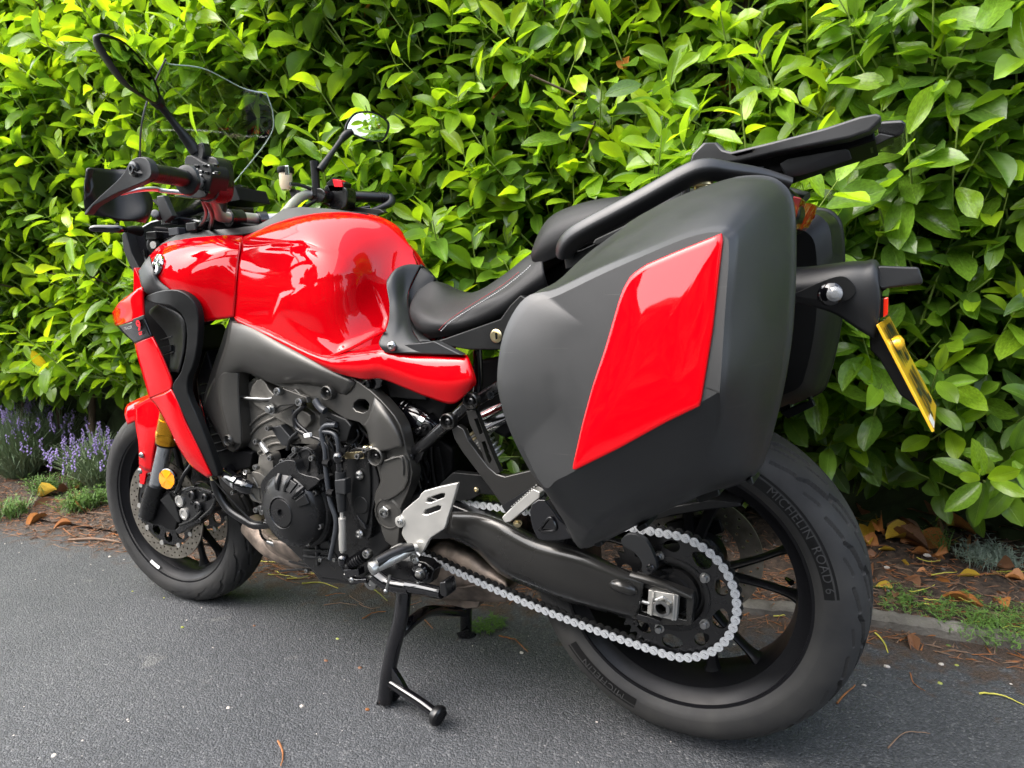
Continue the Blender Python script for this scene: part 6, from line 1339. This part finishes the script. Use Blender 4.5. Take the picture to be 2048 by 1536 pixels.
lathe('headlamp_plug', U(308, 490, -.14), (.3, -1, 0), [(.020, -.01), (.020, .002), (.016, .004), (.012, .004), (.011, .008), (0, .008)], 'dark_plastic', hl, 24); lathe('plug_cap', U(308, 490, -.15), (.3, -1, 0), [(.009, 0), (.009, .004), (0, .004)], 'satin_silver', hl, 20)
for q in ([(270, 490), (276, 515), (290, 535)], [(288, 500), (292, 520), (300, 530)]): tube('lamp_rib', q, .0035, 'satin_black_metal', hl, y=-.135, n=6)
for p, m_ in (((330, 440), 'hose_rubber'), ((345, 462), 'cable_grey'), ((380, 452), 'satin_black_metal'), ((300, 470), 'satin_black_metal')): plate('loom_connector', [(p[0]-10, p[1]-6), (p[0]+10, p[1]-8), (p[0]+12, p[1]+8), (p[0]-8, p[1]+10)], m_, hl, y=-.15, th=.03, bevel=.003)
fi = tube('indicator', [(182, 460, -.26), (190, 457, -.255), (235, 458, -.22), (252, 459, -.20)], [.004, .0085, .0095, .007], 'gloss_black', bike, n=16); tube('indicator_stem', [(250, 459, -.20), (268, 460, -.17), (280, 462, -.15)], [.006, .011, .013], 'dark_plastic', fi, n=14)
# clear windscreen
GW = [[(331, 118, -.165), (300, 186, -.185), (283, 250, -.20), (279, 330, -.19)], None, [(533, 186, .165), (546, 230, .185), (538, 276, .19), (468, 366, .165)]]
L_, R_ = px(GW[0]), px(GW[2]); C_ = (L_+R_)/2; C_[:, 0] -= .055; C_[0][2] += .022; C_[:, 2] += .008; Q1 = L_*.72+C_*.28; Q1[:, 0] -= .026; Q3 = R_*.72+C_*.28; Q3[:, 0] -= .026
ws = surf('windscreen', [list(L_), list(Q1), list(C_), list(Q3), list(R_)], 'windscreen_clear', bike, n=8, th=0, world=True, smooth=80)
s_ = ws.modifiers.new('skin', 'SOLIDIFY'); s_.thickness = .003
def grid_edge(a): return catmull(np.array(a), 8)
top = catmull(np.array([L_[0], Q1[0], C_[0], Q3[0], R_[0]]), 8); rt = catmull(R_, 8); lf = catmull(L_, 8)
tube('screen_rim', top, .0016, 'screen_edge', ws, world=True, n=6, smooth=0); tube('screen_rim', rt, .0016, 'screen_edge', ws, world=True, n=6, smooth=0); tube('screen_rim', lf, .0024, 'cable_grey', ws, world=True, n=6, smooth=0)
plate('screen_mount', [(300, 400, -.05), (470, 372, .0), (480, 400, .0), (330, 425, -.05)], 'matt_black', bike, th=(-.02, .12, 0), bevel=.003)
# ================================================================ LITTER, PLANTS AND SMALL THINGS
def strip(P, w, up=(0, 0, 1), cup=.2):
    """thin curled blade with real edges through points P"""
    P = np.asarray(P, float); T = np.gradient(P, axis=0); V = []; F = []; n = len(P)
    for i in range(n):
        s = np.cross(T[i], up); s /= np.linalg.norm(s)+1e-9; t = i/(n-1); ww = w*math.sin(math.pi*(t*.92+.04))**.8; u = np.cross(s, T[i]); u /= np.linalg.norm(u)+1e-9
        V += [P[i]-s*ww+u*ww*cup, P[i], P[i]+s*ww+u*ww*cup]
    for i in range(n-1): F += [(i*3, i*3+1, i*3+4, i*3+3), (i*3+1, i*3+2, i*3+5, i*3+4)]
    return V, F
def join_geo(parts):
    V = []; F = []
    for v, f in parts: k = len(V); V += list(v); F += [tuple(i+k for i in q) for q in f]
    return V, F
# fallen laurel leaves (each a thing)
def dead_leaf_mesh(k, material):
    r = random.Random(k); V, UV, F = leaf_shape(r.uniform(-.8, 1.0), r.uniform(.6, 1.5), r.uniform(-1.2, 1.2), r.uniform(.5, 2))
    V = V*np.array([1, 1, 1.2]); me = bpy.data.meshes.new('fallen_leaf'); me.from_pydata([tuple(v) for v in V], [], [tuple(int(i) for i in f) for f in F]); me.materials.append(MAT[material])
    for p in me.polygons: p.use_smooth = True
    return me
DL = [dead_leaf_mesh(i, m_) for i, m_ in enumerate(['dead_orange', 'dead_brown', 'dead_orange', 'dead_yellow', 'dead_brown', 'dead_orange', 'dead_brown'])]
def drop_leaf(px_, py_, me, L, rot, label, group=None, W=.42, lift=.008, tilt=0):
    p = UZ(px_, py_, .06) if py_ < 1230 else UZ(px_, py_, .0); z = gz(p[0], p[1]); p = UZ(px_, py_, z)
    o = bpy.data.objects.new('fallen_leaf', me); link(o); o.location = (p[0], p[1], z+lift); o.scale = (L, L*W, L); o.rotation_euler = (random.uniform(-.5, .5), random.uniform(-.3, .2)+tilt, rot)
    return tag(o, label, 'leaf', group)
drop_leaf(1800, 1088, DL[5], .14, -.15, 'long curled orange leaf with yellow edges lying on the soil right of the rear tyre', W=.26)
drop_leaf(1885, 1202, DL[0], .11, -.35, 'rolled bright orange leaf lying on the green weeds by the kerb', W=.25)
drop_leaf(1915, 1158, DL[3], .05, -.1, 'small bright yellow leaf just above the rolled orange leaf', W=.4)
drop_leaf(1868, 1035, DL[3], .09, -.6, 'yellow curled leaf at the right end of the brown leaf heap')
drop_leaf(1920, 1065, DL[1], .11, .2, 'broad brown and yellow cupped leaf on bare soil below the blue bottle cap', W=.45)
drop_leaf(1990, 1068, DL[0], .12, .3, 'brown leaf folded lengthways at the right edge of the soil bed')
drop_leaf(1950, 1038, DL[2], .12, .05, 'flat rusty orange leaf lying between the heap and the pale stone')
drop_leaf(1742, 1128, DL[2], .05, 1.2, 'small tan leaf touching the right side of the rear tyre')
heap = 'dead leaves heaped under the hedge right of the rear tyre'
for k in range(100):
    drop_leaf(random.gauss(1810, 80), random.gauss(1036, 17), DL[random.randrange(7)], random.uniform(.085, .13), random.uniform(0, 6.3), 'dry brown or orange leaf in the heap under the hedge beside the rear tyre', heap, W=random.uniform(.36, .50), lift=random.uniform(.008, .040), tilt=random.uniform(-.3, .3))
for k in range(40):
    drop_leaf(random.uniform(1690, 2040), random.gauss(1130, 50), DL[random.randrange(7)], random.uniform(.035, .07), random.uniform(0, 6.3), 'small dry leaf scrap scattered on the soil between heap and kerb', 'small leaf scraps on the soil bed', W=random.uniform(.3, .5))
for k in range(16):
    drop_leaf(random.uniform(60, 235), random.uniform(985, 1055), DL[random.choice([0, 1, 2, 4])], random.uniform(.06, .12), random.uniform(0, 6.3), 'dry brown leaf on the mulch left of the front wheel', 'dry leaves left of the front wheel', W=.35)
drop_leaf(75, 1000, DL[3], .13, .1, 'orange yellow leaf on the mulch below the lavender')
# twigs on the asphalt (each a thing)
def twig(pts, r, material, label, group=None, name='twig'):
    P = []
    for a, b_ in pts:
        p = UZ(a, b_, 0); z = gz(p[0], p[1]); p = UZ(a, b_, z); P.append([p[0], p[1], z+r*1.1+.002*math.sin(a)])
    P = catmull(np.array(P), 4) if len(P) > 2 else np.array(P); P[:, 2] += np.abs(rng.normal(0, .0012, len(P)))
    V, F = tube_geo(P, np.linspace(r, r*.55, len(P)), 6); return tag(mobj(name, V, F, material, None, 60), label, 'twig', group)
twig([(138, 1084), (190, 1082), (240, 1088)], .006, 'twig_brown', 'thick brown stick lying on the asphalt left of the front tyre')
twig([(556, 1484), (564, 1500), (566, 1520), (562, 1536)], .0022, 'twig_orange', 'curved orange twig alone on the asphalt at the bottom edge of the photo')
twig([(1958, 1388), (2000, 1394), (2048, 1412)], .0022, 'twig_yellow', 'pale yellow twig on the asphalt at the lower right edge')
twig([(1776, 1497), (1810, 1468), (1860, 1470)], .0014, 'twig_brown', 'thin grey twig on the asphalt in the bottom right corner')
twig([(1674, 1410), (1692, 1390), (1710, 1376)], .0022, 'twig_orange', 'short orange twig just right of the rear tyre foot')
twig([(1750, 1268), (1766, 1285), (1776, 1306)], .0022, 'twig_yellow', 'curved yellow green stalk beside the rear tyre below the kerb')
twig([(1820, 1346), (1828, 1368), (1850, 1385)], .0014, 'twig_orange', 'fine orange twig on asphalt between tyre and right edge')
twig([(604, 1170), (640, 1166), (676, 1178)], .0025, 'twig_yellow', 'pale yellow stalk on asphalt behind the sump')
twig([(725, 1240), (750, 1228), (772, 1224)], .0022, 'twig_orange', 'orange twig lying just left of the centre stand leg')
twig([(998, 1272), (1030, 1282), (1056, 1306)], .0022, 'twig_orange', 'forked orange twig on asphalt right of the far stand foot')
twig([(745, 1178), (760, 1190), (775, 1205)], .002, 'seed_green', 'green stalk beside the centre stand leg top')
def rand_twigs(n, xr, yr, label, group, rr=(.001, .0022), ln=(25, 70), mats=('twig_orange', 'twig_orange', 'twig_brown', 'twig_yellow')):
    for k in range(n):
        a = random.uniform(*xr); b_ = random.uniform(*yr); L = random.uniform(*ln); t = random.gauss(0, .5); twig([(a, b_), (a+L*.5*math.cos(t), b_+L*.2*math.sin(t)+random.uniform(-4, 4)), (a+L*math.cos(t), b_+L*.42*math.sin(t))], random.uniform(*rr), random.choice(mats), label, group)
rand_twigs(34, (480, 640), (1110, 1165), 'orange pine twig among the litter behind the front wheel', 'orange twigs behind the front wheel')
rand_twigs(22, (640, 1010), (1165, 1235), 'orange twig on the asphalt around the centre stand', 'orange twigs around the centre stand')
rand_twigs(60, (1480, 1700), (1130, 1240), 'orange twig in the litter seen through the rear wheel', 'twigs behind the rear wheel')
rand_twigs(60, (1700, 2040), (1080, 1290), 'thin twig on the soil and kerb right of the rear wheel', 'twigs on the soil right of the rear wheel')
rand_twigs(46, (0, 300), (1000, 1090), 'brown twig on the mulch left of the front wheel', 'twigs left of the front wheel', ln=(20, 60), mats=('twig_brown', 'twig_orange', 'twig_brown'))
# mulch: fine needles, uncountable
def mulch():
    parts = []
    for k in range(11000):
        x = random.uniform(-4.2, 1.5); t = abs(random.gauss(0, .34))-.12; y = kerb_y(x)+t
        if t < 0 and random.random() < .5: continue
        z = gz(x, y)+.002; a = random.uniform(0, 6.3); L = random.uniform(.010, .055); r = random.uniform(.0007, .0022); dx, dy = L*math.cos(a), L*math.sin(a)
        n = np.array([-dy, dx, 0])/L*r; p = np.array([x, y, z]); q = p+[dx, dy, random.uniform(0, .008)]; m_ = (p+q)/2+[0, 0, r*1.8]
        parts.append(([p-n, p+n, q, m_], [(0, 1, 3), (1, 2, 3), (2, 0, 3), (0, 2, 1)]))
    for nme, mt, sl in (('needle_litter', 'twig_orange', slice(0, None, 3)), ('needle_litter', 'twig_brown', slice(1, None, 3)), ('needle_litter', 'dead_brown', slice(2, None, 3))):
        V, F = join_geo(parts[sl]); tag(mobj(nme, V, F, mt, None, 0), {'twig_orange': 'orange dry needles scattered over the soil bed', 'twig_brown': 'brown bark shreds scattered over the soil bed', 'dead_brown': 'dark brown leaf crumbs scattered over the soil bed'}[mt], 'litter', kind='stuff')
mulch()
def pebble_geo(p, r, k):
    q = random.Random(k); V = []; F = []; n = 7
    for j, (rr, h) in enumerate(((.55, -.3), (1, .1), (.75, .55), (0.1, .75))):
        for i in range(n): t = 2*math.pi*i/n; s = q.uniform(.8, 1.15); V.append(p+r*np.array([rr*s*math.cos(t), rr*s*.8*math.sin(t), h*q.uniform(.7, 1)]))
    for j in range(3):
        for i in range(n): F.append((j*n+i, j*n+(i+1) % n, (j+1)*n+(i+1) % n, (j+1)*n+i))
    F.append(tuple(3*n+i for i in range(n))); return V, F
def gravel():
    for mt, lab, cnt, rr in (('stone_pale', 'tiny pale stone chips scattered over the asphalt and soil', 420, (.0010, .0032)), ('stone_dark', 'small dark stones and clods scattered over the soil', 900, (.002, .007))):
        parts = []
        for k in range(cnt):
            x = random.uniform(-3.4, 1.3)
            y = random.uniform(-1.0, kerb_y(x)) if mt == 'stone_pale' and k % 3 == 0 else kerb_y(x)+abs(random.gauss(0, .4))
            parts.append(pebble_geo(np.array([x, y, gz(x, y)]), random.uniform(*rr), k))
        V, F = join_geo(parts); tag(mobj('gravel', V, F, mt, None, 50), lab, 'gravel', kind='stuff')
gravel()
def pebble(px_, py_, r, mt, label, group=None, name='pebble', cat='pebble'):
    p = UZ(px_, py_, 0); z = gz(p[0], p[1]); p = UZ(px_, py_, z); V, F = pebble_geo(np.array([p[0], p[1], z]), r, int(px_)); return tag(mobj(name, V, F, mt, None, 50), label, cat, group)
for a, b_, r, mt, lab in ((1883, 1329, .006, 'stone_pale', 'round cream pebble on the asphalt below the kerb'), (1914, 1331, .005, 'seed_green', 'small olive green berry beside the cream pebble'), (1880, 1367, .006, 'seed_green', 'yellow green berry lowest of three near the right tyre'), (1897, 1292, .006, 'moss_green', 'bright green berry lying against the kerb'), (1728, 1371, .005, 'stone_pale', 'pale pebble close to the rear tyre foot'), (1773, 1334, .008, 'stone_pale', 'flat whitish stone chip right of the rear tyre'),
                          (1854, 1112, .011, 'stone_pale', 'angular grey stone on the soil below the curled orange leaf'), (1773, 1136, .009, 'stone_pale', 'pale oval stone on the soil right of the tyre'), (2032, 1044, .016, 'stone_pale', 'flat pale heart shaped stone at the right edge of the soil'), (1945, 965, .05, 'stone_dark', 'large grey brown rock under the hedge at right'),
                          (265, 1183, .004, 'seed_green', 'green seed on asphalt left of the front tyre foot'), (328, 1196, .004, 'seed_green', 'green seed directly before the front tyre'), (365, 1255, .006, 'seed_green', 'green and brown seed husk on open asphalt left'), (508, 1252, .005, 'dead_brown', 'dark brown seed husk on asphalt before the centre stand'), (652, 1322, .006, 'dead_brown', 'brown seed husk left of the stand foot'), (720, 1336, .006, 'dead_brown', 'brown bud just left of the stand foot'), (735, 1420, .006, 'twig_orange', 'reddish brown bud in front of the stand foot'), (675, 1278, .005, 'seed_green', 'yellow green bud left of the centre stand leg'),
                          (604, 1413, .006, 'stone_pale', 'pinkish stone chip on open asphalt left of the stand foot'), (108, 1512, .006, 'stone_pale', 'white stone chip near the bottom left corner'), (457, 1416, .005, 'stone_pale', 'white stone chip in the middle of the open asphalt'), (220, 1114, .007, 'stone_pale', 'pink stone chip beside the front tyre'), (1043, 1306, .006, 'stone_pale', 'pink pebble at the end of the forked twig')):
    pebble(a, b_, r, mt, lab)
# dark bottle with blue cap under the hedge
def bottle():
    a, b_ = U(1760, 992, 1.35), U(1872, 1006, 1.30); z = gz(b_[0], b_[1])+.035; a = np.array([a[0], a[1], z]); b_ = np.array([b_[0], b_[1], z]); d = b_-a; L = np.linalg.norm(d); d /= L
    e = empty('plastic_bottle', tuple((a+b_)/2*np.array([1, 1, 0])), 'clear plastic drinks bottle with blue cap lying among dead leaves under the hedge', 'bottle')
    lathe('bottle_body', a, d, [(0, 0), (.030, .003), (.034, .012), (.034, L*.35), (.031, L*.40), (.034, L*.45), (.034, L*.75), (.026, L*.92), (.014, L*1.08), (.013, L*1.15)], 'bottle_plastic', e, 28, 50); lathe('bottle_cap', a+d*L*1.12, d, [(.017, 0), (.018, .002), (.018, .022), (.016, .024), (0, .024)], 'bottle_cap_blue', e, 20)
bottle()
# lavender bushes at the left
def lavender(cx, cy, n, hgt, spread, label, seed):
    r = random.Random(seed); z0 = gz(cx, cy); e = empty('lavender_plant', (cx, cy, z0), label, 'plant', 'lavender bushes left of the front wheel'); leaves = []; stems = []; fl = []
    for k in range(n):
        a = r.uniform(0, 6.3); t = r.random()**.6; d = np.array([math.cos(a)*t*spread, math.sin(a)*t*spread*.7, 0]); L = hgt*(1-.35*t)*r.uniform(.65, 1.05)
        P0 = np.array([cx, cy, z0])+d*.25; P2 = np.array([cx, cy, z0])+d*1.25+[0, 0, L]; P1 = (P0+P2)/2+[0, 0, L*.15]
        P = catmull(np.array([P0, P1, P2]), 3)
        if r.random() < .14:
            stems.append(tube_geo(P, [.0016]*len(P), 4))
            for q in range(9):
                c = P[-1]+np.array([r.gauss(0, .005), r.gauss(0, .005), (q-4)*.0055]); s = r.uniform(.0035, .0062)
                fl.append(([c+[s, 0, 0], c+[0, s, 0], c+[-s, 0, 0], c+[0, -s, 0], c+[0, 0, s*1.2], c-[0, 0, s*1.2]], [(0, 1, 4), (1, 2, 4), (2, 3, 4), (3, 0, 4), (1, 0, 5), (2, 1, 5), (3, 2, 5), (0, 3, 5)]))
        else: leaves.append(strip(P+np.outer(np.linspace(0, 1, len(P))**2, [r.gauss(0, .03), r.gauss(0, .03), 0]), .0024))
        for q in range(5):
            b_ = P[0]*(1-q/7)+P[-1]*(q/7); d2 = np.array([r.gauss(0, .03), r.gauss(0, .03), r.uniform(.02, .06)]); leaves.append(strip([b_, b_+d2*.5+[0, 0, .006], b_+d2], .0026))
    for nm, pr, mt in (('foliage', leaves, 'lavender_leaf'), ('flower_stems', stems, 'lavender_leaf'), ('flowers', fl, 'lavender_flower')):
        V, F = join_geo(pr); o = mobj(nm, V, F, mt, e, 0); o['kind'] = 'stuff'
for i, (pxx, pyy, y, n, h, s, lab) in enumerate(((40, 960, .50, 560, .40, .28, 'grey green lavender bush with purple flowers at the left edge, nearest the asphalt'), (120, 930, .72, 520, .44, .30, 'lavender bush with purple spikes directly beneath the overhanging hedge'), (205, 960, .52, 420, .30, .22, 'low lavender bush with few flowers touching the front tyre outline'), (-60, 930, .55, 420, .42, .28, 'lavender bush cut off by the left edge of the photo'))):
    p = U(pxx, pyy, y); lavender(p[0], y, n, h, s, lab, i)
# weeds and grass tufts
def tuft(px_, py_, n, h, s, mt, label, group=None, name='weed', w=.0014):
    p = UZ(px_, py_, .045); z = gz(p[0], p[1]); e = []; r = random.Random(int(px_))
    for k in range(n):
        a = r.uniform(0, 6.3); t = r.random()**.7*s; b_ = np.array([p[0]+math.cos(a)*t, p[1]+math.sin(a)*t, z]); L = h*r.uniform(.4, 1.1); d = np.array([r.gauss(0, .4), r.gauss(0, .4), 1])*L
        e.append(strip([b_, b_+d*.5+[0, 0, L*.05], b_+d*np.array([1.2, 1.2, .92])], w*r.uniform(.6, 1.4)))
        for q in range(3):
            c = b_+d*r.uniform(.3, .95); e.append(strip([c, c+np.array([r.gauss(0, .006), r.gauss(0, .006), .004]), c+np.array([r.gauss(0, .010), r.gauss(0, .010), .006])], w*1.5))
    V, F = join_geo(e); return tag(mobj(name, V, F, mt, None, 0), label, 'weed', group)
tuft(1990, 1235, 260, .040, .13, 'grass_green', 'dense bright green weed mat behind the kerb at the right edge', w=.0011)
tuft(1830, 1190, 110, .032, .09, 'grass_green', 'sparse green weed patch behind the kerb in line with the number plate', w=.0011)
tuft(1975, 1130, 230, .05, .08, 'sage_leaf', 'silvery grey green weed with tiny white flowers at the right', w=.0016)
tuft(1885, 1118, 22, .10, .015, 'grass_green', 'single upright green weed stalk on the bare soil')
for a, b_ in ((150, 1015), (190, 1010), (20, 1015), (222, 975), (95, 985), (170, 975), (205, 950)): tuft(a, b_, 120, .09, .07, 'grass_green', 'green grass tuft on the mulch between lavender and asphalt', 'grass tufts left of the front wheel', w=.002)
tuft(975, 1222, 70, .012, .05, 'moss_green', 'low patch of moss on the asphalt behind the centre stand', w=.0014)
# tree belt added behind the camera to darken reflections in paint and mirrors
def added_tree_belt():
    X, Z = np.meshgrid(np.linspace(-34, 34, 240), np.linspace(0, 1, 50)); H_ = 5.5+2.4*np.sin(X*.62+.5)+1.2*np.sin(X*1.7+1)+.6*np.sin(X*4.3)
    Y = -10.5+.9*nz(X, Z*6, 1.6, 7)+.35*nz(X, Z*6, 5, 9)-1.6*Z**2; V = np.stack([X.ravel(), Y.ravel(), (Z*H_).ravel()], 1); V += rng.normal(0, .13, V.shape); V[:, 2] = np.maximum(V[:, 2], -.02)
    i = np.arange(X.size).reshape(X.shape); F = np.stack([i[:-1, :-1].ravel(), i[:-1, 1:].ravel(), i[1:, 1:].ravel(), i[1:, :-1].ravel()], 1)
    mk('belt_green', (.030, .052, .016), rough=.7, var=(3, .5, (.055, .085, .022))); o = mobj('added_tree_belt', V, F, 'belt_green', None, 0); tag(o, 'added belt of dark green trees behind the camera, there for reflections', 'trees', kind='stuff')
    so = o.modifiers.new('depth', 'SOLIDIFY'); so.thickness = .8; so.offset = -1
added_tree_belt()
